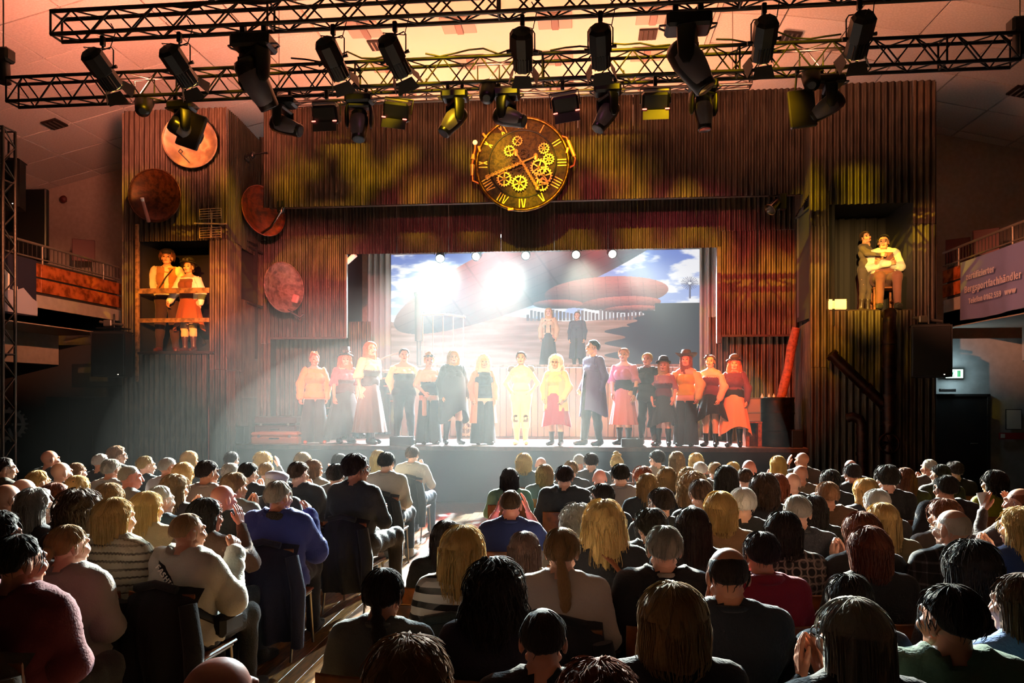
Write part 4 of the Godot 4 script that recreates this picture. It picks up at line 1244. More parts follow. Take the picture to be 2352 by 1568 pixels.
	t = thing("aerial", "thin dark rod aerial on the slanting wall", "aerial", c)
	part("boom", tb([Vector3(-0.3, -0.03, 0), Vector3(0.42, 0.03, 0.1)], 0.016, 6), mat("black_metal"), t)
	for k in 5: part("element", tb([Vector3(-0.26 + k * 0.07, -0.08, -0.06), Vector3(-0.26 + k * 0.07, 0.05, 0.06)], 0.007, 5), mat("black_metal"), t)
	m = MB.new()
	m.ball(Vector3(0.1, 0.0, 0.05), Vector3(0.05, 0.07, 0.05), 10)
	part("junction_box", m, mat("black_metal"), t)
	part("bracket", bx(Vector3(-0.1, -0.05, -0.1), Vector3(0.05, 0.05, 0.22), 0.01), mat("black_metal"), t)
	# pipes on the curtained tower
	mat("pipe_dark", Color(0.26, 0.13, 0.06), 0.4, 0.7, rust, 0.8)
	c = onz(2042, 735, -13.1)
	var e2 := onz(2042, 1068, -13.1)
	t = thing("pipe", "thick upright rusty pipe running down the curtained tower", "pipe", Vector3(c.x, 0, c.z))
	part("tube", tb([Vector3(0, 0.0, 0), Vector3(0, c.y, 0), Vector3(0.05, c.y + 0.12, -0.08), Vector3(0.1, c.y + 0.12, -0.3)], 0.105, 16), mat("pipe_dark"), t)
	for k in 6: part("joint_ring", tb([Vector3(0, 0.55 + k * 0.46, 0), Vector3(0, 0.62 + k * 0.46, 0)], 0.122, 16), mat("pipe_dark"), t)
	t = thing("pipe", "slanting dark pipe crossing to the thick upright pipe", "pipe", onz(1973, 870, -13.15))
	var pa := onz(1908, 812, -13.15) - t.position
	var pb := onz(2036, 935, -13.15) - t.position
	part("tube", tb([pa, pb], 0.09, 14), mat("pipe_dark"), t)
	for k in [0.0, 0.62, 0.95]: part("joint_ring", tb([pa.lerp(pb, k), pa.lerp(pb, k + 0.05)], 0.107, 14), mat("pipe_dark"), t)
	c = onz(1980, 965, -13.05)
	t = thing("pipe", "elbow pipe rising low on the curtained tower", "pipe", Vector3(c.x, 0, c.z))
	part("tube", tb([Vector3(0, 0, 0), Vector3(0, c.y - 0.08, 0), Vector3(-0.04, c.y + 0.02, -0.02), Vector3(-0.14, c.y + 0.06, -0.05), Vector3(-0.2, c.y + 0.04, -0.1)], 0.085, 14), mat("pipe_dark"), t)
	for k in 3: part("joint_ring", tb([Vector3(0, 0.6 + k * 0.36, 0), Vector3(0, 0.66 + k * 0.36, 0)], 0.1, 14), mat("pipe_dark"), t)
	c = onz(2042, 1018, -12.85)
	t = thing("valve_wheel", "round valve hand wheel in front of the thick pipe", "valve wheel", c)
	var wr := []
	for k in 33: wr.append(Vector3(cos(TAU * k / 32), sin(TAU * k / 32), 0) * 0.16)
	part("rim", tb(wr, 0.02, 8), mat("pipe_dark"), t)
	for k in 2: part("spoke", tb([Vector3(-0.15, 0, 0).rotated(Vector3.BACK, k * PI / 2 + 0.4), Vector3(0.15, 0, 0).rotated(Vector3.BACK, k * PI / 2 + 0.4)], 0.014, 6), mat("pipe_dark"), t)
	part("spindle", tb([Vector3(0, 0, 0.02), Vector3(0, 0, -0.2)], 0.025, 8), mat("pipe_dark"), t)
	c = onz(1778, 472, -14.0)
	t = thing("small_spotlight", "small chrome spotlight hung under the end of the header", "stage light", c)
	m = MB.new()
	m.lathe([Vector2(0.04, 0.14), Vector2(0.08, 0.1), Vector2(0.1, -0.1), Vector2(0.12, -0.13), Vector2(0.1, -0.13), Vector2(0.06, 0.05)], 18, Transform3D(along(Vector3(-0.6, -0.6, 0.3)), Vector3()))
	part("can", m, mat("chrome"), t)
	part("yoke", tb([Vector3(-0.12, 0, 0), Vector3(-0.1, 0.18, 0), Vector3(0.1, 0.18, 0), Vector3(0.12, 0, 0)], 0.012, 6), mat("black_metal"), t)
	part("stem", tb([Vector3(0, 0.18, 0), Vector3(0, 0.42, 0)], 0.014, 6), mat("black_metal"), t)
	part("transformer", bx(Vector3(0.16, 0.08, -0.05), Vector3(0.14, 0.3, 0.12), 0.015), mat("black_metal"), t)
	c = onz(807, 594, -15.3)
	t = thing("small_spotlight", "small pale spotlight at the upper corner of the stage opening", "stage light", c)
	part("can", tb([Vector3(-0.1, -0.08, 0), Vector3(0.1, 0.08, 0.05)], [0.05, 0.06], 14), mat("cream"), t)
	part("yoke", tb([Vector3(0, 0, 0), Vector3(0, 0.2, -0.03)], 0.012, 6), mat("black_metal"), t)

func suitcase(label: String, p: Vector3, s: Vector3, m: Material, turn: float):
	var t := thing("suitcase", label, "suitcase", p, turn)
	part("shell", bx(Vector3(0, s.y * 0.33, 0), Vector3(s.x, s.y * 0.64, s.z), 0.03), m, t)
	part("lid", bx(Vector3(0, s.y * 0.84, 0), Vector3(s.x, s.y * 0.3, s.z), 0.03), m, t)
	part("handle", tb([Vector3(-0.09, s.y * 0.5, s.z / 2), Vector3(-0.08, s.y * 0.5, s.z / 2 + 0.03), Vector3(0.08, s.y * 0.5, s.z / 2 + 0.03), Vector3(0.09, s.y * 0.5, s.z / 2)], 0.014, 8), mat("wood_dark"), t)
	for k in [-1.0, 1.0]: part("lock", bx(Vector3(k * s.x * 0.32, s.y * 0.68, s.z / 2 + 0.006), Vector3(0.05, 0.05, 0.012), 0.004), mat("steel"), t)

func monitor(label: String, p: Vector3, s: Vector3):
	var t := thing("stage_monitor", label, "loudspeaker", p)
	var m := MB.new()
	m.prism(PackedVector2Array([Vector2(-s.z / 2, 0), Vector2(s.z / 2, 0), Vector2(s.z * 0.42, s.y * 0.6), Vector2(0.05, s.y), Vector2(-s.z / 2, s.y)]), s.x, Transform3D(Basis(Vector3.FORWARD, Vector3.UP, Vector3.RIGHT), Vector3(-s.x / 2, 0, 0)))
	part("wedge", m, mat("monitor_grey", Color(0.07, 0.07, 0.075), 0.6), t)
	part("grille", bx(Vector3(0, s.y * 0.78, -s.z * 0.27), Vector3(s.x * 0.9, 0.012, s.z * 0.4), 0.003, Basis(Vector3.RIGHT, -0.6)), mat("black_metal"), t)
	for k in [-1.0, 1.0]: part("foot", bx(Vector3(k * s.x * 0.4, 0.008, s.z * 0.3), Vector3(0.04, 0.016, 0.04)), mat("dark_plastic"), t)

func stage_props():
	var y := 1.04
	var c := ony(628, 1021, y)
	suitcase("tan suitcase lying flat at the corner of the stage", Vector3(c.x, y, -13.95), Vector3(0.94, 0.24, 0.5), mat("tan_leather", Color(0.62, 0.4, 0.27), 0.5), 0.03)
	suitcase("large dark red trunk behind the tan suitcase", Vector3(onz(640, 980, -14.8).x, y, -14.85), Vector3(0.9, 0.52, 0.5), mat("trunk_red", Color(0.2, 0.07, 0.05), 0.5), 0.0)
	var t := thing("floor_speaker", "small black upright speaker next to the tan suitcase", "loudspeaker", Vector3(onz(557, 1015, -13.85).x, y, -13.85))
	part("cabinet", bx(Vector3(0, 0.175, 0), Vector3(0.17, 0.34, 0.2), 0.012), mat("dark_plastic"), t)
	part("grille", bx(Vector3(0, 0.18, 0.105), Vector3(0.15, 0.3, 0.012), 0.004), mat("black_metal"), t)
	monitor("grey stage monitor at the stage edge before the woman with a black corset", Vector3(onz(922, 1020, -13.75).x, y, -13.78), Vector3(0.41, 0.17, 0.26))
	monitor("grey stage monitor at the stage edge before the woman in pink", Vector3(onz(1452, 1020, -13.75).x, y, -13.78), Vector3(0.39, 0.15, 0.26))
	t = thing("floor_speaker", "small black upright speaker between the oil drum and the tower", "loudspeaker", Vector3(onz(1828, 1020, -13.85).x, y, -13.85))
	part("cabinet", bx(Vector3(0, 0.16, 0), Vector3(0.2, 0.32, 0.22), 0.012), mat("dark_plastic"), t)
	part("grille", bx(Vector3(0, 0.165, 0.115), Vector3(0.18, 0.28, 0.012), 0.004), mat("black_metal"), t)
	# oil drum, tank on a crate, bottles, pole
	c = onz(1785, 1020, -14.15)
	t = thing("oil_drum", "dark rusty oil drum with ribbed sides", "drum", Vector3(c.x, y, -14.15))
	var dm := mat("drum_metal", Color(0.16, 0.1, 0.06), 0.38, 0.75, tex["rust"], 0.9)
	var prof := [Vector2(0.001, 0.0), Vector2(0.3, 0.0), Vector2(0.31, 0.015), Vector2(0.3, 0.03)]
	for k in 12: prof.append(Vector2(0.3 + (0.006 if k % 2 == 0 else 0.0), 0.06 + k * 0.02))
	for q in [0.31, 0.62]: prof.append_array([Vector2(0.3, q - 0.02), Vector2(0.318, q), Vector2(0.3, q + 0.02)])
	prof.sort_custom(func(a, b): return a.y < b.y)
	for k in 6: prof.append(Vector2(0.3 + (0.006 if k % 2 == 0 else 0.0), 0.7 + k * 0.025))
	prof.append_array([Vector2(0.3, 0.88), Vector2(0.312, 0.9), Vector2(0.3, 0.91), Vector2(0.28, 0.895), Vector2(0.001, 0.895)])
	var m := MB.new()
	m.lathe(prof, 40)
	part("barrel", m, dm, t)
	part("bung", tb([Vector3(0.15, 0.89, 0.1), Vector3(0.15, 0.92, 0.1)], 0.03, 10), mat("steel"), t)
	for k in 3:
		var bt := thing("bottle", "small clear bottle on the oil drum, %s" % ["beside the glass tank", "middle of the three", "next to the leaning pole"][k], "bottle", Vector3(onz([1751, 1767, 1778][k], 905, -14.0).x, y + 0.895, -14.02), 0, "bottles on the oil drum")
		m = MB.new()
		m.lathe([Vector2(0.001, 0), Vector2(0.022, 0), Vector2(0.022, 0.04), Vector2(0.01, 0.055), Vector2(0.01, 0.07), Vector2(0.001, 0.07)], 12)
		part("glass", m, mat("bottle_glass", Color(0.75, 0.72, 0.7), 0.1), bt)
		part("cap", tb([Vector3(0, 0.07, 0), Vector3(0, 0.085, 0)], 0.012, 8), mat("steel"), bt)
	c = onz(1729, 1020, -14.0)
	t = thing("wooden_crate", "upright orange wooden crate under the glass tank", "crate", Vector3(c.x, y, -14.05))
	for k in 2: part("side_board", bx(Vector3([-0.11, 0.11][k], 0.22, 0), Vector3(0.07, 0.44, 0.28), 0.006), mat("crate_wood", Color(0.55, 0.27, 0.12), 0.6, 0.0, tex["grain"], 1.5), t)
	part("top_board", bx(Vector3(0, 0.45, 0), Vector3(0.3, 0.03, 0.3), 0.005), mat("crate_wood"), t)
	part("back_board", bx(Vector3(0, 0.22, -0.13), Vector3(0.16, 0.44, 0.02), 0.004), mat("wood_dark"), t)
	t = thing("glass_tank", "murky square glass tank standing on the orange crate", "tank", Vector3(c.x, y + 0.466, -14.05))
	var tg := mat("tank_glass", Color(0.5, 0.42, 0.38), 0.3)
	for k in 4:
		var bs := Basis(Vector3.UP, k * PI / 2)
		part("pane", bx(bs * Vector3(0, 0.21, 0.12), Vector3(0.23, 0.4, 0.008), 0.0, bs), tg, t)
		part("corner_post", bx(bs * Vector3(0.12, 0.21, 0.12), Vector3(0.015, 0.42, 0.015)), mat("steel"), t)
	part("band", bx(Vector3(0, 0.16, 0), Vector3(0.262, 0.02, 0.262)), mat("steel"), t)
	part("lid", bx(Vector3(0, 0.425, 0), Vector3(0.27, 0.02, 0.27), 0.004), mat("steel"), t)
	var pa := onz(1795, 912, -14.5)
	var pb := onz(1829, 752, -14.3)
	t = thing("wooden_pole", "thick rough wooden pole leaning behind the oil drum", "pole", Vector3(pa.x, y, -14.6))
	var d := (pb - pa)
	var foot := pa - d * ((pa.y - y) / d.y)
	var path := []
	for k in 7: path.append(foot.lerp(pb, k / 6.0) - t.position + Vector3(0.012 * sin(k * 2.1), 0, 0))
	part("shaft", tb(path, [0.085, 0.09, 0.084, 0.088, 0.08, 0.086, 0.075], 12), mat("pole_wood", Color(0.5, 0.26, 0.13), 0.75, 0.0, tex["grain"], 2.0), t)
	part("stub", tb([path[5], path[5] + Vector3(0.1, 0.06, 0.03)], [0.03, 0.02], 8), mat("pole_wood"), t)
	# low things near the slatted platform
	gear_thing("stage_gear", "pale cog wheel leaning on the slatted platform", Vector3(onz(1068, 962, -16.7).x, 1.245, -16.82), 0.2, 16, mat("pale_rail"), Basis(), 4)
	t = thing("steps", "small open steps behind the performer in a top hat", "steps", Vector3(onz(775, 1000, -15.6).x, y, -15.6))
	for k in 4: part("tread", bx(Vector3(0, 0.16 + k * 0.17, -k * 0.17), Vector3(0.8, 0.03, 0.2), 0.005), mat("crate_wood"), t)
	for s in [-1.0, 1.0]: part("stringer", bx(Vector3(s * 0.38, 0.35, -0.27), Vector3(0.03, 0.98, 0.1), 0.0, Basis(Vector3.RIGHT, -0.78)), mat("wood_dark"), t)
# ---------------------------------------------------------------- people: one smooth surface from a skeleton of tapered bones
const NECK := 0
const TORSO := 1
const UPPER := 2
const FORE := 3
const HAND := 4
const HIPS := 5
const THIGH := 6
const SHIN := 7
const FOOT := 8
var fold_noise := FastNoiseLite.new()

# bones: [a, b, ra, rb, id], or an ellipsoid [centre, radii, id]; joined by a smooth minimum, meshed as surface nets
func field_mesh(bones: Array, cell: float, k: float) -> Dictionary:
	var lo := Vector3.INF
	var hi := -Vector3.INF
	for b in bones:
		if b.size() == 3:
			lo = lo.min(b[0] - b[1])
			hi = hi.max(b[0] + b[1])
		else:
			var r: float = maxf(b[2], b[3])
			lo = lo.min(b[0].min(b[1]) - Vector3.ONE * r)
			hi = hi.max(b[0].max(b[1]) + Vector3.ONE * r)
	lo -= Vector3.ONE * cell * 2.5
	hi += Vector3.ONE * cell * 2.5
	var nx := int((hi.x - lo.x) / cell) + 1
	var ny := int((hi.y - lo.y) / cell) + 1
	var nz := int((hi.z - lo.z) / cell) + 1
	var f := PackedFloat32Array()
	f.resize(nx * ny * nz)
	f.fill(1.0)
	var best := f.duplicate()
	var ids := PackedByteArray()
	ids.resize(f.size())
	for b in bones:
		var ell: bool = b.size() == 3
		var a: Vector3 = b[0]
		var e: Vector3 = a if ell else b[1]
		var rad: Vector3 = b[1] if ell else Vector3.ONE * maxf(b[2], b[3])
		var id: int = b[-1]
		var m := k + cell * 1.6
		var p0 := ((a.min(e) - rad - Vector3.ONE * m) - lo) / cell
		var p1 := ((a.max(e) + rad + Vector3.ONE * m) - lo) / cell
		var ba := e - a
		var bb := maxf(ba.length_squared(), 1e-9)
		var ra: float = 0.0 if ell else b[2]
		var rb: float = 0.0 if ell else b[3]
		var inv := Vector3.ONE / rad
		var mr := minf(rad.x, minf(rad.y, rad.z))
		for z in range(maxi(0, int(p0.z)), mini(nz, int(p1.z) + 2)):
			for y in range(maxi(0, int(p0.y)), mini(ny, int(p1.y) + 2)):
				var row := (z * ny + y) * nx
				for x in range(maxi(0, int(p0.x)), mini(nx, int(p1.x) + 2)):
					var pa := lo + Vector3(x, y, z) * cell - a
					var d: float
					if ell:
						d = ((pa * inv).length() - 1.0) * mr
					else:
						var h := clampf(pa.dot(ba) / bb, 0.0, 1.0)
						d = (pa - ba * h).length() - (ra + (rb - ra) * h)
					var q := row + x
					var o := f[q]
					if d < best[q]:
						best[q] = d
						ids[q] = id
					var t := maxf(k - absf(o - d), 0.0)
					f[q] = minf(o, d) - t * t / (4.0 * k)
	var mb := MB.new()
	var vid := PackedByteArray()
	var at := PackedInt32Array()
	at.resize(f.size())
	at.fill(-1)
	var off := [0, 1, nx, nx + 1, nx * ny, nx * ny + 1, nx * ny + nx, nx * ny + nx + 1]
	var cor := [Vector3(0, 0, 0), Vector3(1, 0, 0), Vector3(0, 1, 0), Vector3(1, 1, 0), Vector3(0, 0, 1), Vector3(1, 0, 1), Vector3(0, 1, 1), Vector3(1, 1, 1)]
	var ed := [0, 1, 2, 3, 4, 5, 6, 7, 0, 2, 1, 3, 4, 6, 5, 7, 0, 4, 1, 5, 2, 6, 3, 7]
	var sy := nx
	var sz := nx * ny
	for z in nz - 1:
		for y in ny - 1:
			var row := (z * ny + y) * nx
			for x in nx - 1:
				var q := row + x
				var n := 0
				for c in 8:
					if f[q + off[c]] < 0.0: n += 1
				if n == 0 or n == 8: continue
				var s := Vector3()
				var cnt := 0
				for g in range(0, 24, 2):
					var fa := f[q + off[ed[g]]]
					var fb := f[q + off[ed[g + 1]]]
					if (fa < 0.0) != (fb < 0.0):
						s += cor[ed[g]].lerp(cor[ed[g + 1]], fa / (fa - fb))
						cnt += 1
				at[q] = mb.v.size()
				mb.v.append(lo + (Vector3(x, y, z) + s / cnt) * cell)
				var bi := 0
				for c in 8:
					if f[q + off[c]] < f[q + off[bi]]: bi = c
				vid.append(ids[q + off[bi]])
				var f0 := f[q] < 0.0
				if y > 0 and z > 0 and f0 != (f[q + 1] < 0.0):
					net_quad(mb, at, q - sy - sz, q - sz, q, q - sy, f0)
				if z > 0 and x > 0 and f0 != (f[q + sy] < 0.0):
					net_quad(mb, at, q - sz - 1, q - 1, q, q - sz, f0)
				if x > 0 and y > 0 and f0 != (f[q + sz] < 0.0):
					net_quad(mb, at, q - 1 - sy, q - sy, q, q - 1, f0)
	return {"mb": mb, "id": vid, "n": mb.normals()}

func net_quad(mb: MB, at: PackedInt32Array, a: int, b: int, c: int, d: int, outward: bool):
	var p := at[a]
	var q := at[b]
	var r := at[c]
	var s := at[d]
	if p < 0 or q < 0 or r < 0 or s < 0: return
	if outward: mb.i.append_array([p, s, r, p, r, q])
	else: mb.i.append_array([p, q, r, p, r, s])

# cloth: the part of a body that KEEP names, pushed out; where it ends it is tucked in
func shell(fm: Dictionary, keep: Callable, offset: float, folds := 0.006, freq := 9.0) -> MB:
	var src: MB = fm.mb
	var kept := PackedByteArray()
	kept.resize(src.v.size())
	for j in src.v.size(): kept[j] = 1 if keep.call(fm.id[j], src.v[j]) else 0
	var map := {}
	var out := MB.new()
	for t in range(0, src.i.size(), 3):
		if kept[src.i[t]] + kept[src.i[t + 1]] + kept[src.i[t + 2]] == 0: continue
		for e in 3:
			var j := src.i[t + e]
			if not map.has(j):
				map[j] = out.v.size()
				var p := src.v[j]
				var o := offset + folds * fold_noise.get_noise_3d(p.x * freq * 10.0, p.y * freq * 7.0, p.z * freq * 10.0)
				out.v.append(p + fm.n[j] * (o if kept[j] else 0.002))
			out.i.append(map[j])
	return out

var head_mb: MB
var hand_open: MB
var hand_curl: MB
var eye_mesh: ArrayMesh
var lips_mesh: ArrayMesh
var brow_mesh: ArrayMesh

func hand_mb(curl: float, spread: float) -> MB:
	var b := []
	for k in 4:
		var z: float = [-0.03, -0.01, 0.011, 0.03][k]
		b.append([Vector3(0, -0.012, z * 0.6), Vector3(0, -0.082, z), 0.015, 0.0125, HAND])
		var len: float = [0.066, 0.076, 0.07, 0.055][k]
		var p := Vector3(0, -0.088, z)
		var an: float = curl * [0.9, 1.0, 1.05, 1.15][k]
		for sgm in 3:
			an = curl * [0.55, 1.3, 2.0][sgm] * [0.9, 1.0, 1.05, 1.15][k]
			var d: Vector3 = Vector3(-sin(an), -cos(an), z * spread * 8.0).normalized() * len * [0.45, 0.32, 0.28][sgm]
			b.append([p, p + d, [0.0095, 0.0088, 0.008][sgm], [0.0088, 0.008, 0.0068][sgm], HAND])
			p += d
	b.append([Vector3(0, -0.02, -0.02), Vector3(-0.008, -0.052, -0.046), 0.015, 0.012, HAND])
	b.append([Vector3(-0.008, -0.052, -0.046), Vector3(-0.014, -0.08, -0.058), 0.0115, 0.01, HAND])
	b.append([Vector3(-0.014, -0.08, -0.058), Vector3(-0.02, -0.103, -0.06), 0.0098, 0.0075, HAND])
	b.append([Vector3(0, 0.03, 0), Vector3(0, -0.02, 0), 0.024, 0.02, HAND])
	return field_mesh(b, 0.0052, 0.006).mb

func people_kit():
	fold_noise.seed = 3
	fold_noise.frequency = 0.1
	var hb := [
		[Vector3(0, 0.03, 0.014), Vector3(0.077, 0.088, 0.097), NECK],
		[Vector3(0, -0.03, -0.036), Vector3(0.06, 0.082, 0.06), NECK],
		[Vector3(-0.024, -0.086, -0.06), Vector3(0.024, -0.086, -0.06), 0.021, 0.021, NECK],
		[Vector3(-0.052, -0.06, -0.01), Vector3(-0.03, -0.09, -0.05), 0.018, 0.016, NECK],
		[Vector3(0.052, -0.06, -0.01), Vector3(0.03, -0.09, -0.05), 0.018, 0.016, NECK],
		[Vector3(0, 0.012, -0.095), Vector3(0, -0.032, -0.112), 0.009, 0.013, NECK],
		[Vector3(-0.036, 0.03, -0.083), Vector3(0.036, 0.03, -0.083), 0.013, 0.013, NECK],
		[Vector3(-0.042, -0.026, -0.07), Vector3(-0.042, -0.03, -0.066), 0.023, 0.022, NECK],
		[Vector3(0.042, -0.026, -0.07), Vector3(0.042, -0.03, -0.066), 0.023, 0.022, NECK],
		[Vector3(-0.016, -0.063, -0.094), Vector3(0.016, -0.063, -0.094), 0.009, 0.009, NECK],
		[Vector3(-0.081, -0.008, 0.016), Vector3(0.011, 0.033, 0.021), NECK],
		[Vector3(0.081, -0.008, 0.016), Vector3(0.011, 0.033, 0.021), NECK],
		[Vector3(0, -0.05, 0.02), Vector3(0, -0.16, 0.032), 0.054, 0.056, NECK]]
	head_mb = field_mesh(hb, 0.0075, 0.012).mb
	hand_open = hand_mb(0.22, 0.25)
	hand_curl = hand_mb(0.85, 0.05)
	var e := MB.new()
	e.ball(Vector3(0, 0, 0), Vector3(0.013, 0.009, 0.011), 10)
	eye_mesh = e.mesh()
	lips_mesh = tb([Vector3(-0.024, 0.003, 0.01), Vector3(-0.012, 0.002, -0.001), Vector3(0.0, 0.0, -0.004), Vector3(0.012, 0.002, -0.001), Vector3(0.024, 0.003, 0.01)], [0.003, 0.0065, 0.0075, 0.0065, 0.003], 6).mesh()
	brow_mesh = tb([Vector3(-0.02, -0.002, 0.006), Vector3(0, 0.003, -0.002), Vector3(0.02, 0.0, 0.003)], [0.003, 0.005, 0.003], 6).mesh()
	for k in 4:
		var m := mat("skin_%d" % k, [Color(0.80, 0.58, 0.47), Color(0.86, 0.66, 0.56), Color(0.70, 0.47, 0.36), Color(0.82, 0.52, 0.44)][k], 0.5)
		m.subsurf_scatter_enabled = false

func place_hand(mb: MB, hand: MB, wrist: Vector3, dir: Vector3, palm: Vector3, left: bool, s := 1.0):
	var y := -dir.normalized()
	var x := -(palm - y * palm.dot(y)).normalized()    # the template's palm looks along -x
	var bs := Basis(x, y, x.cross(y))
	if left: bs = Basis(x, y, -x.cross(y)) * Basis()
	mb.add(hand, Transform3D(bs.scaled_local(Vector3.ONE * s), wrist))

# ---------------------------------------------------------------- hair
# kind: hairline in front, at the sides, at the back; thickness, unevenness; length and width of what hangs down
const HAIR := {
	"short": [0.62, 0.12, -0.62, 0.014, 0.35, 0.0, 0.0],
	"crop": [0.66, 0.2, -0.5, 0.006, 0.3, 0.0, 0.0],
	"full": [0.55, -0.05, -0.75, 0.026, 0.4, 0.0, 0.0],
	"tousled": [0.5, -0.1, -0.8, 0.03, 0.9, 0.0, 0.0],
	"rim": [0.5, 0.1, -0.55, 0.004, 0.4, 0.0, 0.0],
	"bob": [0.6, -0.25, -1.0, 0.026, 0.3, 0.14, 0.098],
	"bigbob": [0.58, -0.3, -1.0, 0.036, 0.35, 0.15, 0.115],
	"long": [0.6, -0.2, -1.0, 0.02, 0.3, 0.36, 0.105],
	"wavy": [0.6, -0.3, -1.0, 0.03, 0.7, 0.3, 0.125],
	"curly": [0.6, -0.3, -1.0, 0.042, 1.1, 0.22, 0.135],
	"bun": [0.62, 0.05, -0.7, 0.012, 0.25, 0.0, 0.0],
	"tail": [0.62, 0.05, -0.7, 0.013, 0.25, 0.0, 0.0],
	"braid": [0.62, 0.05, -0.7, 0.013, 0.25, 0.0, 0.0],
	"updo": [0.62, 0.05, -0.7, 0.016, 0.3, 0.0, 0.0],
}
var hair_cache := {}

func hair_mesh(kind: String, variant := 0) -> ArrayMesh:
	var key := "%s%d" % [kind, variant]
	if hair_cache.has(key): return hair_cache[key]
	var h: Array = HAIR[kind]
	var sd := variant * 17.3 + float(kind.hash() % 91)
	var nz := fold_noise
	var m := MB.new()
	var rr := RandomNumberGenerator.new()
	rr.seed = int(sd * 10)
	var rings := []
	var na := 44
	var ne := 22
	for e in ne + 1:
		var el := lerpf(-1.25, PI / 2 - 0.001, e / float(ne))
		var ring := PackedVector3Array()
		for a in na:
			var az := TAU * a / na
			var w := absf(wrapf(az, -PI, PI)) / PI
			var line: float = lerpf(h[0], h[1], smoothstep(0.16, 0.36, w)) if w < 0.42 else lerpf(h[1], h[2], smoothstep(0.44, 0.72, w))
			var d := Vector3(sin(az) * cos(el), sin(el), -cos(az) * cos(el))
			var k := smoothstep(-0.12, 0.2, el - line + 0.12 * nz.get_noise_2d(az * 60 + sd, 1.0))
			if kind == "rim": k *= 0.75 * (1.0 - smoothstep(0.45, 0.95, el + 0.25 * (0.6 - w)))
			var r0 := 1.0 / (d / Vector3(0.079, 0.09, 0.1)).length()
			var st := nz.get_noise_3d(d.x * 95 + sd, d.y * 22, d.z * 95)
			var lump := nz.get_noise_3d(d.x * 26 + sd, d.y * 26 + 40.0, d.z * 26)
			var r: float = r0 * lerpf(0.9, 1.015, k) + k * h[3] * (1.0 + h[4] * (0.55 * st + 0.75 * lump))
			ring.append(Vector3(0, 0.028, 0.014) + d * r)
		rings.append(ring)
	m.loft(rings, false)
	if h[5] > 0.0:
		var nr := 12
		rings = []
		for j in nr + 1:
			var q := j / float(nr)
			var ring := PackedVector3Array()
			var swell: float = sin(q * PI) * 0.012 * h[4]
			for s in 40:
				var an := TAU * s / 40
				var rx: float = lerpf(0.088 + h[3] * 0.6, h[6], smoothstep(0.0, 0.5, q)) * (1.0 - 0.45 * smoothstep(0.72, 1.0, q)) + swell
				var rz: float = lerpf(0.085 + h[3] * 0.5, 0.065 + h[3], q) * (1.0 - 0.5 * smoothstep(0.75, 1.0, q))
				var rid: float = 1.0 + 0.07 * sin(an * 13.0 + 2.0 * nz.get_noise_2d(an * 20 + sd, q * 25)) + (0.1 + 0.16 * h[4]) * nz.get_noise_3d(cos(an) * 22 + sd, q * h[5] * (45 if h[4] > 0.6 else 14), sin(an) * 22)
				var p := Vector3(cos(an) * rx * rid, 0.05 - q * (h[5] + 0.05) - 0.03 * q * nz.get_noise_2d(an * 12 + sd, 3.0), 0.03 + 0.02 * q + sin(an) * rz * rid)
				if p.z < -0.035: p.z = -0.035 + (p.z + 0.035) * 0.12
				ring.append(p)
			rings.append(ring)
		m.loft(rings, true)
	var wisps := 40 if kind in ["crop", "rim"] else 170
	for k in wisps:      # loose hairs along the surface, their ends lifted a little
		var az := rr.randf_range(0.7, TAU - 0.7)
		var el := rr.randf_range(-0.2, 1.45) if kind != "rim" else rr.randf_range(-0.3, 0.2)
		var path := []
		var lift: float = rr.randf_range(0.0, 0.012) * (0.5 + h[4])
		var sway := rr.randf_range(-0.25, 0.25)
		for e in 5:
			var q := e / 4.0
			var aa: float = az + sway * q * (1.0 + 0.8 * sin(q * 9.0 + k) * h[4])
			var ee := maxf(el - q * 0.55, -0.75)
			var d := Vector3(sin(aa) * cos(ee), sin(ee), -cos(aa) * cos(ee))
			path.append(Vector3(0, 0.028, 0.014) + d * (1.015 / (d / Vector3(0.079, 0.09, 0.1)).length() + h[3] * (1.0 + 0.4 * h[4]) + lift * q))
		m.tube(path, [0.0016, 0.0022, 0.0018, 0.0014, 0.0006], 3, false)
	if h[5] > 0.0:
		for k in 130:
			var an := rr.randf_range(-0.5, PI + 0.5)
			var path := []
			var w := rr.randf_range(1.0, 1.1 + 0.12 * h[4])
			var ph := rr.randf() * 6.0
			for e in 7:
				var q := e / 6.0
				var rx: float = lerpf(0.088 + h[3] * 0.6, h[6], smoothstep(0.0, 0.5, q)) * (1.0 - 0.35 * smoothstep(0.75, 1.0, q)) * w
				var rz: float = lerpf(0.085 + h[3] * 0.5, 0.065 + h[3], q) * (1.0 - 0.3 * smoothstep(0.75, 1.0, q)) * w
				path.append(Vector3(cos(an) * rx + 0.012 * h[4] * sin(ph + q * 9.0), 0.04 - q * (h[5] + 0.06), maxf(-0.03, 0.03 + 0.02 * q + sin(an) * rz) + 0.01 * h[4] * cos(ph + q * 8.0)))
			m.tube(path, [0.002, 0.0022, 0.0022, 0.002, 0.0018, 0.0014, 0.0006], 3, false)
	if kind == "bun":
		for k in 3: m.ball(Vector3([0.0, 0.018, -0.016][k], -0.02 + [0.0, 0.012, -0.012][k], 0.128), Vector3(0.042, 0.036, 0.034), 14)
	if kind == "updo":
		for k in 6: m.ball(Vector3(0.03 * sin(k * 2.4), 0.105 + 0.016 * k, 0.03 + 0.025 * cos(k * 2.4)), Vector3(0.045, 0.03, 0.045), 10)
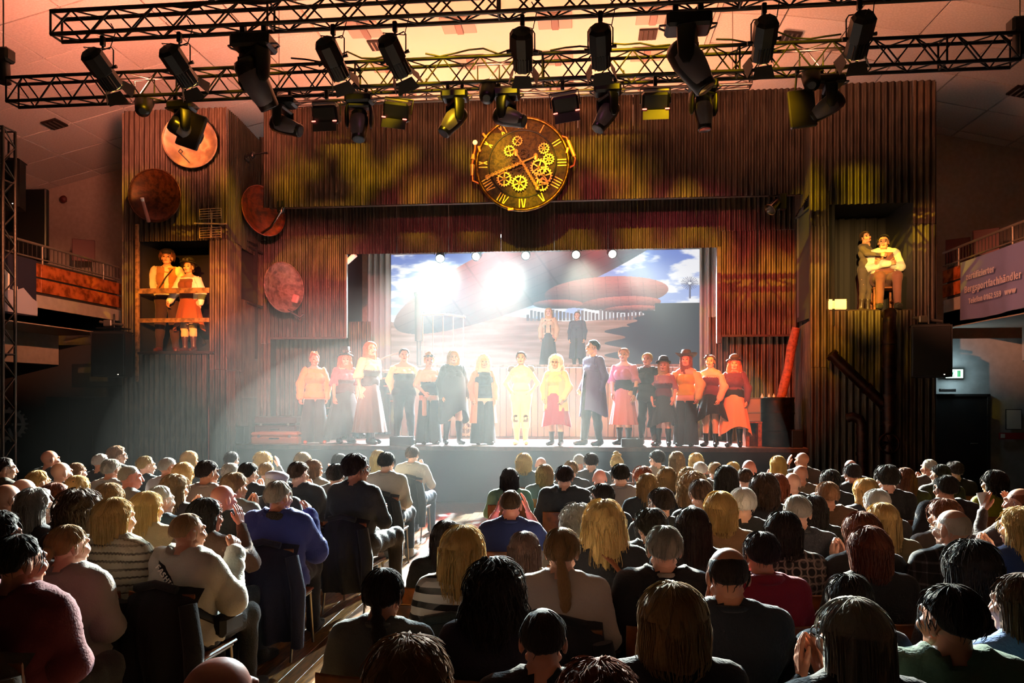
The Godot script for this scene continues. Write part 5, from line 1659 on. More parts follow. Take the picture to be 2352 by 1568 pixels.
	if kind == "tail" or kind == "braid":
		var path := []
		var rad := []
		for k in 14:
			var q := k / 13.0
			path.append(Vector3(0.03 * sin(q * 2.0) * (1 if variant == 0 else -1), -0.01 - q * 0.3, 0.108 + 0.05 * sin(q * 2.6) - 0.02 * q))
			rad.append((0.018 + 0.022 * sin(minf(q * 3.0, PI * 0.6)) * (1.0 - q * 0.5)) * (1.0 + (0.22 if kind == "braid" else 0.05) * sin(k * 2.6)) if k < 13 else 0.004)
		m.tube(path, rad, 10)
	hair_cache[key] = m.mesh()
	return hair_cache[key]

func cloth_mat(c: Color) -> StandardMaterial3D:
	var m := mat("cloth_" + c.to_html(false), c, 0.88)
	if not m.normal_enabled:
		m.normal_enabled = true
		m.normal_texture = noise_tex("weave", 0.06, [], [], 3, FastNoiseLite.TYPE_SIMPLEX, 256, 4, true)
		m.normal_scale = 0.35
		m.rim_enabled = true
		m.rim = 0.5
		m.rim_tint = 0.5
		m.uv1_triplanar = true
		m.uv1_scale = Vector3.ONE * 4.0
	return m

func hair_mat(c: Color) -> StandardMaterial3D:
	var m := mat("hair_" + c.to_html(false), c, 0.72)
	if not m.normal_enabled:
		m.normal_enabled = true
		m.normal_texture = noise_tex("strands", 0.05, [], [], 3, FastNoiseLite.TYPE_SIMPLEX, 256, 9, true)
		m.normal_scale = 0.7
		m.metallic_specular = 0.3
		m.uv1_triplanar = true
		m.uv1_scale = Vector3(9, 1.1, 9)
		m.rim_enabled = true
		m.rim = 1.0
		m.rim_tint = 0.55
	return m

func face_parts(root: Node3D, xf: Transform3D, brow: Color):
	for s in [-1.0, 1.0]:
		part("eye", eye_mesh, mat("eye_dark", Color(0.12, 0.08, 0.06), 0.25), root, xf * Transform3D(Basis(), Vector3(s * 0.032, 0.004, -0.084)))
		part("eyebrow", brow_mesh, hair_mat(brow), root, xf * Transform3D(Basis(Vector3.BACK, -s * 0.08), Vector3(s * 0.034, 0.028, -0.094)))
	part("lips", lips_mesh, mat("lips", Color(0.55, 0.18, 0.17), 0.45), root, xf * Transform3D(Basis(), Vector3(0, -0.062, -0.101)))

func glasses(root: Node3D, xf: Transform3D):
	var m := MB.new()
	for s in [-1.0, 1.0]:
		var r := []
		for k in 13: r.append(Vector3(s * 0.034 + cos(TAU * k / 12) * 0.024, 0.004 + sin(TAU * k / 12) * 0.019, -0.105))
		m.tube(r, 0.0025, 5)
		m.tube([Vector3(s * 0.058, 0.006, -0.104), Vector3(s * 0.084, 0.006, -0.01), Vector3(s * 0.084, -0.01, 0.02)], 0.0025, 5)
	m.tube([Vector3(-0.012, 0.008, -0.106), Vector3(0.012, 0.008, -0.106)], 0.0025, 5)
	part("glasses", m, mat("black_metal"), root, xf)
# ---------------------------------------------------------------- the cast
func stand_bones(o: Dictionary) -> Array:
	var b: float = o.get("bulk", 1.0)
	var fem: bool = o.get("fem", true)
	var sw: float = o.get("sw", 0.148 if fem else 0.175)
	var br := [
		[Vector3(-0.075, 0.9, 0.01), Vector3(0.075, 0.9, 0.01), 0.108 * b, 0.108 * b, HIPS],
		[Vector3(-0.05 * b, 1.05, 0), Vector3(0.05 * b, 1.05, 0), 0.096 * b, 0.096 * b, TORSO],
		[Vector3(-0.07, 1.23, 0), Vector3(0.07, 1.23, 0), 0.098 * b, 0.098 * b, TORSO],
		[Vector3(-sw + 0.05, 1.365, 0.005), Vector3(sw - 0.05, 1.365, 0.005), 0.066, 0.066, TORSO],
		[Vector3(-0.06, 1.415, 0.01), Vector3(0.06, 1.415, 0.01), 0.042, 0.042, TORSO],
		[Vector3(0, 1.4, 0.012), Vector3(0, 1.53, 0.0), 0.055, 0.052, NECK]]
	if fem:
		for s in [-1.0, 1.0]: br.append([Vector3(s * 0.065, 1.255, -0.085), Vector3(s * 0.065, 1.25, -0.08), 0.06 * b, 0.06 * b, TORSO])
	var arms: Array = o.get("arms", [Vector3(-0.235, 1.12, 0.02), Vector3(-0.225, 0.87, -0.06), Vector3(0.235, 1.12, 0.02), Vector3(0.225, 0.87, -0.06)])
	var feet: Array = o.get("feet", [-0.1, 0.0, 0.1, 0.03])
	for s in 2:
		var q := -1.0 if s == 0 else 1.0
		var sh := Vector3(q * sw, 1.37, 0.005)
		br.append([sh, arms[s * 2], 0.05 * b, 0.04, UPPER])
		br.append([arms[s * 2], arms[s * 2 + 1], 0.039, 0.027, FORE])
		var an := Vector3(feet[s * 2], 0.09, feet[s * 2 + 1])
		var kn := Vector3(lerpf(q * 0.085, an.x, 0.5), 0.48, an.z * 0.5 - 0.02)
		br.append([Vector3(q * 0.085, 0.86, 0.01), kn, 0.088 * b, 0.06, THIGH])
		br.append([kn, an, 0.056, 0.038, SHIN])
		br.append([kn.lerp(an, 0.3) + Vector3(0, 0, 0.02), kn.lerp(an, 0.5) + Vector3(0, 0, 0.012), 0.045, 0.04, SHIN])
		var out := Vector3(q * 0.03, 0, 0)
		br.append([an + Vector3(0, -0.04, 0.03), an + Vector3(0, -0.055, -0.15) + out, 0.042, 0.032, FOOT])
	return br

func seat_bones(pose: String) -> Array:
	var br := [
		[Vector3(-0.08, 0.55, 0.02), Vector3(0.08, 0.55, 0.02), 0.122, 0.122, HIPS],
		[Vector3(-0.065, 0.70, 0.035), Vector3(0.065, 0.70, 0.035), 0.113, 0.113, TORSO],
		[Vector3(-0.095, 0.86, 0.04), Vector3(0.095, 0.86, 0.04), 0.116, 0.116, TORSO],
		[Vector3(-0.135, 0.975, 0.045), Vector3(0.135, 0.975, 0.045), 0.07, 0.07, TORSO],
		[Vector3(-0.07, 1.02, 0.045), Vector3(0.07, 1.02, 0.045), 0.045, 0.045, TORSO],
		[Vector3(0, 0.99, 0.045), Vector3(0, 1.12, 0.02), 0.056, 0.054, NECK]]
	var a := arm_pose(pose)
	for s in 2:
		var q := -1.0 if s == 0 else 1.0
		br.append([Vector3(q * 0.19, 0.975, 0.045), a[s * 2], 0.056, 0.045, UPPER])
		br.append([a[s * 2], a[s * 2 + 1], 0.043, 0.029, FORE])
		br.append([Vector3(q * 0.09, 0.535, -0.02), Vector3(q * 0.12, 0.535, -0.44), 0.09, 0.064, THIGH])
		br.append([Vector3(q * 0.12, 0.535, -0.44), Vector3(q * 0.13, 0.10, -0.42), 0.06, 0.042, SHIN])
		br.append([Vector3(q * 0.13, 0.05, -0.40), Vector3(q * 0.14, 0.036, -0.58), 0.043, 0.033, FOOT])
	return br

func arm_pose(pose: String) -> Array:
	match pose:
		"clap": return [Vector3(-0.25, 0.75, -0.08), Vector3(-0.035, 0.93, -0.27), Vector3(0.25, 0.75, -0.08), Vector3(0.045, 0.93, -0.27)]
		"high": return [Vector3(-0.29, 0.84, -0.1), Vector3(-0.13, 1.08, -0.2), Vector3(0.29, 0.84, -0.1), Vector3(0.13, 1.08, -0.2)]
		"side": return [Vector3(-0.25, 0.72, 0.03), Vector3(-0.1, 0.62, -0.24), Vector3(0.27, 0.74, -0.06), Vector3(0.16, 1.0, -0.24)]
		"cross": return [Vector3(-0.26, 0.74, -0.02), Vector3(0.04, 0.8, -0.18), Vector3(0.26, 0.74, -0.02), Vector3(-0.04, 0.78, -0.2)]
	return [Vector3(-0.25, 0.73, 0.03), Vector3(-0.1, 0.63, -0.24), Vector3(0.25, 0.73, 0.03), Vector3(0.1, 0.63, -0.24)]

func ring_of(y: float, rx: float, rz: float, n: int, wave: float, folds: float, ph: float, from := 0.0, to := TAU, dy := 0.0, cz := 0.0) -> PackedVector3Array:
	var r := PackedVector3Array()
	for k in n:
		var an := lerpf(from, to, k / float(n if to - from > 6.28 else n - 1))
		var w := 1.0 + wave * sin(an * folds + ph) + wave * 0.5 * sin(an * (folds * 1.7) + ph * 2.0)
		r.append(Vector3(-sin(an) * rx * w, y + dy * sin(an * 2.0 + ph), cz - cos(an) * rz * w))
	return r

func skirt_mb(y0: float, y1: float, r0: float, r1: float, folds: float, wave: float, dy := 0.0, gap := 0.0, ph := 0.7) -> MB:
	var m := MB.new()
	for layer in 2:
		var rings := []
		for k in 11:
			var q := k / 10.0
			var r := lerpf(r0, r1, pow(q, 0.8)) - layer * 0.008
			rings.append(ring_of(lerpf(y0, y1, q), r, r * 0.82, 56, wave * q, folds, ph, gap, TAU - gap, dy * q, 0.01))
		m.loft(rings, false, gap == 0.0)
	return m

func hat_mb(kind: String) -> MB:
	var m := MB.new()
	match kind:
		"bowler": m.lathe([Vector2(0.15, -0.012), Vector2(0.155, 0.005), Vector2(0.14, 0.006), Vector2(0.1, 0.0), Vector2(0.1, 0.05), Vector2(0.088, 0.1), Vector2(0.05, 0.125), Vector2(0.001, 0.13)], 28, Transform3D(), false, 1.0, 1.1)
		"top": m.lathe([Vector2(0.15, -0.005), Vector2(0.15, 0.005), Vector2(0.09, 0.0), Vector2(0.085, 0.1), Vector2(0.095, 0.17), Vector2(0.001, 0.175)], 28, Transform3D(), false, 1.0, 1.1)
		"cap": m.lathe([Vector2(0.088, -0.02), Vector2(0.11, 0.02), Vector2(0.105, 0.05), Vector2(0.06, 0.075), Vector2(0.001, 0.08)], 24, Transform3D(Basis(Vector3.RIGHT, -0.2), Vector3(0, 0, 0.01)), false, 1.0, 1.15)
		"cowboy":
			var rings := []
			for q in [[0.2, 0.0], [0.15, -0.02], [0.1, -0.01], [0.095, 0.05], [0.08, 0.11], [0.04, 0.1], [0.001, 0.095]]:
				var r := PackedVector3Array()
				for k in 28:
					var an := TAU * k / 28
					r.append(Vector3(cos(an) * q[0], q[1] + (0.06 * absf(cos(an)) * absf(cos(an)) * (q[0] - 0.09) / 0.11 if q[0] > 0.09 else 0.0), sin(an) * q[0] * 1.15))
				rings.append(r)
			m.loft(rings, false)
		"tilt": m.lathe([Vector2(0.075, -0.006), Vector2(0.075, 0.006), Vector2(0.045, 0.0), Vector2(0.04, 0.04), Vector2(0.001, 0.042)], 20, Transform3D(Basis(Vector3.BACK, -0.35), Vector3(0.05, 0.0, 0.02)), false)
	return m

func goggles(root: Node3D, xf: Transform3D):
	for s in [-1.0, 1.0]:
		part("goggle", tb([Vector3(s * 0.034, 0, 0.0), Vector3(s * 0.034, 0, -0.035)], [0.03, 0.026], 14), mat("brass"), root, xf)
		part("goggle_lens", tb([Vector3(s * 0.034, 0, -0.034), Vector3(s * 0.034, 0, -0.038)], 0.021, 12), mat("lens_glass", Color(0.3, 0.3, 0.33), 0.08, 0.3), root, xf)
	var r := []
	for k in 17: r.append(Vector3(sin(TAU * k / 16) * 0.1, 0, 0.08 - cos(TAU * k / 16) * 0.108))
	part("goggle_strap", tb(r, 0.009, 5), mat("wood_dark"), root, xf)

func dress(t: Node3D, fm: Dictionary, body: MB, skin: int, head: Transform3D, hair: String, hc: Color, pieces: Array):
	part("body", body, mat("skin_%d" % skin), t)
	face_parts(t, head, hc.darkened(0.3))
	if hair: part("hair", hair_mesh(hair), hair_mat(hc), t, head)
	for p in pieces:
		match p[0]:
			"top":     # colour, sleeve 0 none 1 short 2 long 3 puffed short 4 puffed long, from, to, offset
				var sl: int = p[2]
				part("top", shell(fm, func(id, v): return (id == TORSO or id == HIPS) and v.y > p[3] and v.y < p[4] and not (absf(v.x) > 0.12 and sl == 0 and v.y > 1.3), p[5]), cloth_mat(p[1]), t)
				if sl > 0:
					for sd in [-1.0, 1.0]: part("sleeve", shell(fm, func(id, v): return v.x * sd > 0 and (id == UPPER or (id == FORE and sl in [2, 4])) and v.y < p[4] + 0.02, p[5] + (0.018 if sl >= 3 else 0.003), 0.014 if sl >= 3 else 0.007), cloth_mat(p[1]), t)
			"sleeve":
				for sd in [-1.0, 1.0]: part("sleeve", shell(fm, func(id, v): return v.x * sd > 0 and ((id == UPPER and v.y < p[3]) or (id == FORE and p[4])), p[2], 0.014), cloth_mat(p[1]), t)
			"vest", "corset", "belt", "collar":
				part(p[0], shell(fm, func(id, v): return id in [TORSO, HIPS] and v.y > p[2] and v.y < p[3] and absf(v.x) < p[5] and not (p[0] == "vest" and v.z < -0.06 and absf(v.x) < 0.03), p[4], 0.003), cloth_mat(p[1]), t)
			"trousers": part("trousers", shell(fm, func(id, v): return (id in [HIPS, THIGH, SHIN] and v.y > p[2] and v.y < p[3]), p[4], 0.012), cloth_mat(p[1]), t)
			"flare": 
				for s in 2:
					var m := MB.new()
					var rings := []
					for k in 9:
						var q := k / 8.0
						var c: Vector3 = p[2 + s]
						var r := ring_of(lerpf(0.84, 0.03, q), lerpf(0.1, p[4], q), lerpf(0.11, p[4] * 1.05, q), 28, 0.06 * q, 5.0, s)
						for e in r.size(): r[e] += Vector3(lerpf(0.09 * (-1 if s == 0 else 1), c.x, q), 0, c.z * q)
						rings.append(r)
					m.loft(rings, true)
					part("trouser_leg", m, cloth_mat(p[1]), t)
			"boots":
				for sd in [-1.0, 1.0]: part("boot", shell(fm, func(id, v): return v.x * sd > 0 and (id == FOOT or (id == SHIN and v.y < p[2])), 0.009, 0.002), mat("boot_" + p[1].to_html(false), p[1], 0.35), t)
			"skirt": part("skirt", skirt_mb(p[2], p[3], p[4], p[5], p[6], p[7], p[8], 0.0, p[9] if p.size() > 9 else 0.7), cloth_mat(p[1]), t)
			"coat": part("coat", skirt_mb(p[2], p[3], p[4], p[5], 5.0, 0.03, p[7], p[6]), cloth_mat(p[1]), t)
			"hat":
				part("hat", hat_mb(p[1]), mat("felt_" + p[2].to_html(false), p[2], 0.8), t, head * Transform3D(Basis(Vector3.RIGHT, 0.12), Vector3(0, p[3], 0.01)))
				if p[1] in ["bowler", "top"]: part("hat_band", tb([Vector3(0, 0.0, 0), Vector3(0, 0.03, 0)], 0.103, 24, 1.1), mat("black_cloth"), t, head * Transform3D(Basis(Vector3.RIGHT, 0.12), Vector3(0, p[3] + 0.005, 0.01)))
			"goggles": goggles(t, head * Transform3D(Basis(), Vector3(0, p[1], -0.09)))
			"glasses": glasses(t, head)
			"strap": part("strap", tb([Vector3(-0.13, 1.42, 0.0), Vector3(-0.09, 1.38, -0.09), Vector3(0.0, 1.24, -0.135), Vector3(0.1, 1.06, -0.125), Vector3(0.14, 1.0, -0.02)], 0.016, 6, 0.4), mat("wood_dark"), t)
			"suspenders":
				for s in [-1.0, 1.0]: part("suspender", tb([Vector3(s * 0.09, 1.42, 0.03), Vector3(s * 0.085, 1.37, -0.08), Vector3(s * 0.07, 1.2, -0.155), Vector3(s * 0.08, 1.0, -0.115)], 0.012, 6, 0.4), mat("black_cloth"), t)
			"gloves": part("glove", shell(fm, func(id, v): return id == FORE and v.y < p[2] and v.x * p[3] > 0, 0.008, 0.002), cloth_mat(p[1]), t)
			"scarf":
				var r := []
				for k in 17: r.append(Vector3(sin(TAU * k / 16) * 0.075, 1.44 + 0.02 * cos(TAU * k / 8), 0.01 - cos(TAU * k / 16) * 0.08))
				part("neck_scarf", tb(r, 0.025, 8), cloth_mat(p[1]), t)
			"stripe":
				for s in [-1.0, 1.0]: part("trouser_stripe", tb([Vector3(s * 0.19, 0.86, 0.0), Vector3(s * 0.2, 0.45, 0.0), Vector3(s * 0.25, 0.05, 0.0)], 0.012, 6, 0.5), cloth_mat(p[1]), t)
			"kneepads":
				for s in 2: 
					part("knee_pad", bx(Vector3([-0.09, 0.09][s], 0.48, -0.085), Vector3(0.09, 0.13, 0.04), 0.015), mat("pad_grey", Color(0.35, 0.32, 0.28), 0.5), t)
					part("pad_boss", bx(Vector3([-0.09, 0.09][s], 0.53, -0.105), Vector3(0.06, 0.04, 0.03), 0.01), mat("brass"), t)
			"epaulettes":
				for s in [-1.0, 1.0]: part("epaulette", tb([Vector3(s * 0.13, 1.43, 0.0), Vector3(s * 0.2, 1.41, 0.0), Vector3(s * 0.235, 1.35, 0.0)], [0.03, 0.045, 0.03], 10), mat("pad_grey"), t)
			"bow":
				for k in 5: part("ribbon", tb([Vector3(0.0, 0.12, 0.0), Vector3(0.05 * sin(k * 2.0), 0.155, 0.03 * cos(k * 2.0)), Vector3(0.085 * sin(k * 2.0), 0.13 - 0.01 * k, 0.05 * cos(k * 2.0))], [0.018, 0.016, 0.006], 6), cloth_mat(p[1]), t, head)
			"holster":
				part("holster", bx(Vector3(0.13, 0.72, -0.12), Vector3(0.09, 0.36, 0.05), 0.02), cloth_mat(p[1]), t)
				part("belt", tb([Vector3(-0.14, 0.98, -0.06), Vector3(0, 0.96, -0.13), Vector3(0.15, 0.92, -0.08)], 0.018, 6, 0.5), mat("wood_dark"), t)

func performer(label: String, px: float, top: float, base_y: float, z: float, turn: float, o: Dictionary, hair: String, hc: Color, pieces: Array, head_turn := 0.0, skin := 0):
	var at := onz(px, 900, z)
	var s := (onz(px, top, z).y - base_y) / 1.705
	var t := thing("person", label, "person", Vector3(at.x, base_y, z), PI + turn, "")
	t.scale = Vector3.ONE * s
	var fm := field_mesh(stand_bones(o), 0.021, 0.045)
	var mb := MB.new()
	mb.add(fm.mb)
	var tilt: float = o.get("tilt", 0.0)
	var head := Transform3D(Basis(Vector3.UP, head_turn) * Basis(Vector3.BACK, tilt) * Basis(Vector3.RIGHT, 0.06), Vector3(0, 1.585, -0.012))
	mb.add(head_mb, head)
	var arms: Array = o.get("arms", [Vector3(-0.235, 1.12, 0.02), Vector3(-0.225, 0.87, -0.06), Vector3(0.235, 1.12, 0.02), Vector3(0.225, 0.87, -0.06)])
	for k in 2:
		var wr: Vector3 = arms[k * 2 + 1]
		var d: Vector3 = (wr - arms[k * 2]).normalized()
		place_hand(mb, hand_curl, wr, o.get("hand_dir", [d, d])[k], Vector3(1 if k == 0 else -1, 0, 0.1), k == 0)
	dress(t, fm, mb, skin, head, hair, hc, pieces)

func actors():
	var Y := 1.04
	var Z := -14.15
	var black := Color(0.06, 0.06, 0.065)
	var boot := Color(0.07, 0.045, 0.035)
	var cream := Color(0.85, 0.76, 0.62)
	var white := Color(0.86, 0.84, 0.8)
	var blond := Color(0.72, 0.55, 0.3)
	var brown := Color(0.2, 0.11, 0.06)
	var relaxed := [Vector3(-0.235, 1.12, 0.03), Vector3(-0.23, 0.88, -0.05), Vector3(0.235, 1.12, 0.03), Vector3(0.23, 0.88, -0.05)]
	performer("woman in a patterned orange blouse and wide dark trousers, ribbon in her hair", 722, 812, Y, -14.1, 0.6, {"arms": [Vector3(-0.26, 1.13, 0.04), Vector3(-0.24, 0.88, 0.0), Vector3(0.25, 1.12, 0.04), Vector3(0.27, 0.88, 0.0)], "feet": [-0.13, 0.0, 0.16, 0.06]}, "bun", Color(0.5, 0.25, 0.12), [["top", Color(0.8, 0.5, 0.24), 4, 0.86, 1.41, 0.024], ["flare", Color(0.16, 0.16, 0.18), Vector3(-0.13, 0, 0), Vector3(0.16, 0, 0.06), 0.15], ["stripe", white], ["boots", Color(0.75, 0.35, 0.15), 0.12], ["bow", Color(0.7, 0.5, 0.3)]], 0.0, 3)
	performer("woman in a black top hat with goggles and a dark flowered skirt", 792, 812, Y, -14.25, 0.75, {"arms": [Vector3(-0.25, 1.13, 0.0), Vector3(-0.24, 0.87, -0.02), Vector3(0.24, 1.12, -0.03), Vector3(0.26, 0.88, -0.1)], "bulk": 1.08}, "wavy", Color(0.6, 0.3, 0.15), [["top", Color(0.6, 0.25, 0.3), 3, 1.0, 1.4, 0.02], ["corset", Color(0.22, 0.12, 0.14), 0.95, 1.22, 0.03, 0.3], ["skirt", Color(0.12, 0.09, 0.1), 1.0, 0.16, 0.16, 0.4, 9.0, 0.09, 0.06], ["hat", "top", Color(0.1, 0.08, 0.08), 0.075], ["goggles", 0.15], ["boots", Color(0.35, 0.15, 0.1), 0.3]], -0.3, 3)
	performer("tall woman with a puffed cream blouse and long grey floor skirt, sideways", 850, 786, Y, -14.1, 1.1, {"arms": [Vector3(-0.22, 1.12, 0.06), Vector3(-0.21, 0.86, 0.02), Vector3(0.22, 1.12, 0.06), Vector3(0.21, 0.86, 0.02)], "feet": [-0.09, 0.05, 0.09, -0.08]}, "long", Color(0.75, 0.4, 0.22), [["top", cream, 3, 1.16, 1.4, 0.025], ["corset", Color(0.2, 0.19, 0.2), 0.96, 1.24, 0.03, 0.3], ["skirt", Color(0.36, 0.32, 0.28), 1.02, 0.2, 0.15, 0.3, 11.0, 0.06, 0.0], ["boots", boot, 0.3]], -0.35, 1)
	performer("dark haired woman in a white off shoulder blouse, black corset and trousers", 928, 801, Y, -14.2, 0.5, {"arms": [Vector3(-0.3, 1.12, 0.03), Vector3(-0.37, 0.88, 0.0), Vector3(0.24, 1.14, 0.08), Vector3(0.17, 0.95, 0.1)], "bulk": 1.12, "feet": [-0.14, 0.0, 0.14, 0.0]}, "bun", Color(0.13, 0.07, 0.05), [["top", cream, 4, 1.2, 1.36, 0.02], ["corset", black, 0.86, 1.26, 0.028, 0.3], ["trousers", black, 0.08, 0.95, 0.014], ["boots", black, 0.3], ["gloves", black, 0.98, -1.0]], -0.2)
	performer("blonde woman with high piled hair and cream shirt, tan holster on dark trousers", 985, 815, Y, -14.1, 0.55, {"arms": [Vector3(-0.25, 1.13, 0.02), Vector3(-0.24, 0.87, -0.05), Vector3(0.24, 1.13, 0.02), Vector3(0.15, 0.98, -0.16)]}, "updo", blond, [["top", Color(0.85, 0.68, 0.5), 1, 0.95, 1.4, 0.02], ["corset", black, 0.94, 1.2, 0.03, 0.3], ["flare", black, Vector3(-0.12, 0, 0), Vector3(0.12, 0, 0.04), 0.14], ["holster", Color(0.7, 0.5, 0.35)], ["goggles", 0.09], ["boots", boot, 0.15]], -0.2)
	performer("blonde woman wrapped in a long black shawl dress", 1041, 806, Y, -14.15, 0.5, {"arms": relaxed, "feet": [-0.12, 0.0, 0.13, 0.04]}, "long", blond, [["top", black, 4, 0.9, 1.42, 0.028], ["skirt", black, 1.24, 0.5, 0.22, 0.29, 5.0, 0.04, 0.13], ["boots", boot, 0.42], ["collar", Color(0.1, 0.1, 0.11), 1.3, 1.43, 0.045, 0.3]], -0.2, 1)
	performer("woman with white curls in a long open apricot coat over a black dress", 1110, 818, Y, -14.1, 0.45, {"arms": relaxed, "bulk": 1.12}, "curly", Color(0.85, 0.8, 0.7), [["top", black, 0, 0.9, 1.38, 0.014], ["flare", black, Vector3(-0.1, 0, 0), Vector3(0.12, 0, 0.02), 0.15], ["coat", Color(0.8, 0.5, 0.34), 1.36, 0.42, 0.17, 0.27, 0.75, 0.0], ["sleeve", Color(0.8, 0.5, 0.34), 0.03, 1.42, true], ["boots", black, 0.15]], -0.1, 1)
	performer("woman all in white corset and trousers, hands on her hips, knee pads", 1197, 808, Y, -14.2, 0.0, {"arms": [Vector3(-0.3, 1.13, 0.06), Vector3(-0.17, 0.95, -0.03), Vector3(0.3, 1.13, 0.06), Vector3(0.17, 0.95, -0.03)], "feet": [-0.08, 0.0, 0.08, 0.0]}, "bun", Color(0.22, 0.13, 0.08), [["top", Color(0.88, 0.78, 0.6), 0, 0.98, 1.32, 0.016], ["corset", Color(0.9, 0.8, 0.62), 1.0, 1.27, 0.024, 0.3], ["trousers", Color(0.88, 0.77, 0.58), 0.3, 1.0, 0.02], ["boots", Color(0.86, 0.72, 0.52), 0.44], ["kneepads"], ["epaulettes"]], 0.0, 0)
	performer("woman with glasses and white hair, beige cardigan over a plum skirt", 1277, 819, Y, -14.05, -0.35, {"arms": [Vector3(-0.26, 1.12, 0.02), Vector3(-0.2, 0.9, -0.12), Vector3(0.26, 1.12, 0.02), Vector3(0.22, 0.9, -0.08)], "bulk": 1.2}, "curly", Color(0.82, 0.76, 0.68), [["top", Color(0.85, 0.65, 0.3), 0, 0.95, 1.4, 0.014], ["skirt", Color(0.5, 0.09, 0.17), 1.0, 0.38, 0.17, 0.29, 8.0, 0.06, 0.03], ["coat", Color(0.72, 0.56, 0.36), 1.36, 0.66, 0.2, 0.25, 0.55, 0.0], ["sleeve", Color(0.8, 0.6, 0.34), 0.03, 1.42, true], ["glasses"], ["boots", black, 0.26]], 0.1, 0)
	performer("tall dark haired man in a long violet blue coat, sideways", 1362, 782, Y, -14.1, -1.0, {"fem": false, "arms": [Vector3(-0.24, 1.12, 0.06), Vector3(-0.2, 0.9, 0.02), Vector3(0.24, 1.12, 0.05), Vector3(0.2, 0.92, -0.1)], "feet": [-0.1, 0.06, 0.12, -0.1]}, "short", Color(0.05, 0.045, 0.05), [["top", Color(0.26, 0.24, 0.42), 2, 0.9, 1.43, 0.025], ["coat", Color(0.26, 0.24, 0.42), 1.22, 0.52, 0.18, 0.27, 0.25, 0.06], ["trousers", Color(0.09, 0.09, 0.1), 0.08, 0.95, 0.016], ["boots", boot, 0.2]], -0.1, 1)
	performer("woman in a pink dress with a black corset belt and long dark gloves", 1433, 800, Y, -14.3, -0.55, {"arms": [Vector3(-0.25, 1.13, 0.0), Vector3(-0.25, 0.88, -0.08), Vector3(0.24, 1.13, 0.02), Vector3(0.2, 0.9, -0.06)]}, "braid", Color(0.6, 0.38, 0.22), [["top", Color(0.68, 0.38, 0.42), 3, 1.1, 1.38, 0.02], ["corset", black, 0.96, 1.16, 0.028, 0.3], ["skirt", Color(0.72, 0.42, 0.42), 1.0, 0.36, 0.15, 0.26, 12.0, 0.05, 0.0], ["gloves", black, 1.02, -1.0], ["boots", black, 0.3]], 0.3, 0)
	performer("woman dressed in plain black tunic and leggings beside the one in pink", 1487, 811, Y, -14.2, -0.5, {"arms": [Vector3(-0.26, 1.13, 0.03), Vector3(-0.22, 0.9, 0.02), Vector3(0.25, 1.13, 0.04), Vector3(0.2, 0.92, 0.06)], "feet": [-0.14, 0.0, 0.12, 0.0]}, "tail", blond, [["top", Color(0.1, 0.09, 0.1), 1, 0.8, 1.44, 0.03], ["trousers", black, 0.08, 0.95, 0.01], ["boots", Color(0.25, 0.16, 0.14), 0.22], ["scarf", Color(0.5, 0.22, 0.2)]], 0.15, 3)
	performer("smaller woman in a dark brimmed hat, red bodice and ragged black skirt", 1524, 826, Y, -14.05, -0.3, {"arms": [Vector3(-0.24, 1.13, 0.02), Vector3(-0.2, 0.9, -0.05), Vector3(0.26, 1.12, 0.02), Vector3(0.2, 0.88, -0.12)]}, "long", Color(0.65, 0.45, 0.3), [["top", Color(0.6, 0.35, 0.4), 1, 0.98, 1.38, 0.015], ["corset", Color(0.3, 0.02, 0.07), 0.98, 1.24, 0.024, 0.3], ["skirt", Color(0.1, 0.08, 0.09), 1.0, 0.42, 0.15, 0.3, 9.0, 0.1, 0.06], ["hat", "bowler", Color(0.13, 0.09, 0.08), 0.075], ["boots", boot, 0.34]], 0.1, 3)
	performer("woman in a curled cowboy hat with an off shoulder yellow blouse", 1576, 812, Y, -14.0, -0.45, {"arms": [Vector3(-0.27, 1.13, 0.0), Vector3(-0.24, 0.9, -0.06), Vector3(0.3, 1.14, -0.02), Vector3(0.42, 1.2, -0.14)]}, "long", Color(0.4, 0.2, 0.12), [["top", Color(0.85, 0.6, 0.22), 0, 0.94, 1.31, 0.022], ["sleeve", Color(0.85, 0.66, 0.45), 0.045, 1.36, true], ["flare", Color(0.13, 0.1, 0.1), Vector3(-0.1, 0, 0), Vector3(0.11, 0, 0.0), 0.13], ["hat", "cowboy", Color(0.2, 0.14, 0.1), 0.075], ["boots", boot, 0.12]], 0.15, 3)
	performer("woman with a tiny tilted hat, rose corset and layered black skirt", 1632, 816, Y, -14.0, -0.45, {"arms": [Vector3(-0.25, 1.12, 0.02), Vector3(-0.2, 0.88, -0.12), Vector3(0.25, 1.13, 0.05), Vector3(0.24, 0.9, 0.0)]}, "bun", Color(0.25, 0.13, 0.08), [["top", Color(0.85, 0.6, 0.5), 4, 1.16, 1.33, 0.014], ["corset", Color(0.34, 0.13, 0.16), 0.95, 1.29, 0.024, 0.16], ["skirt", Color(0.07, 0.06, 0.065), 0.98, 0.5, 0.15, 0.34, 10.0, 0.12, 0.12], ["hat", "tilt", black, 0.1], ["boots", black, 0.24]], 0.1, 0)
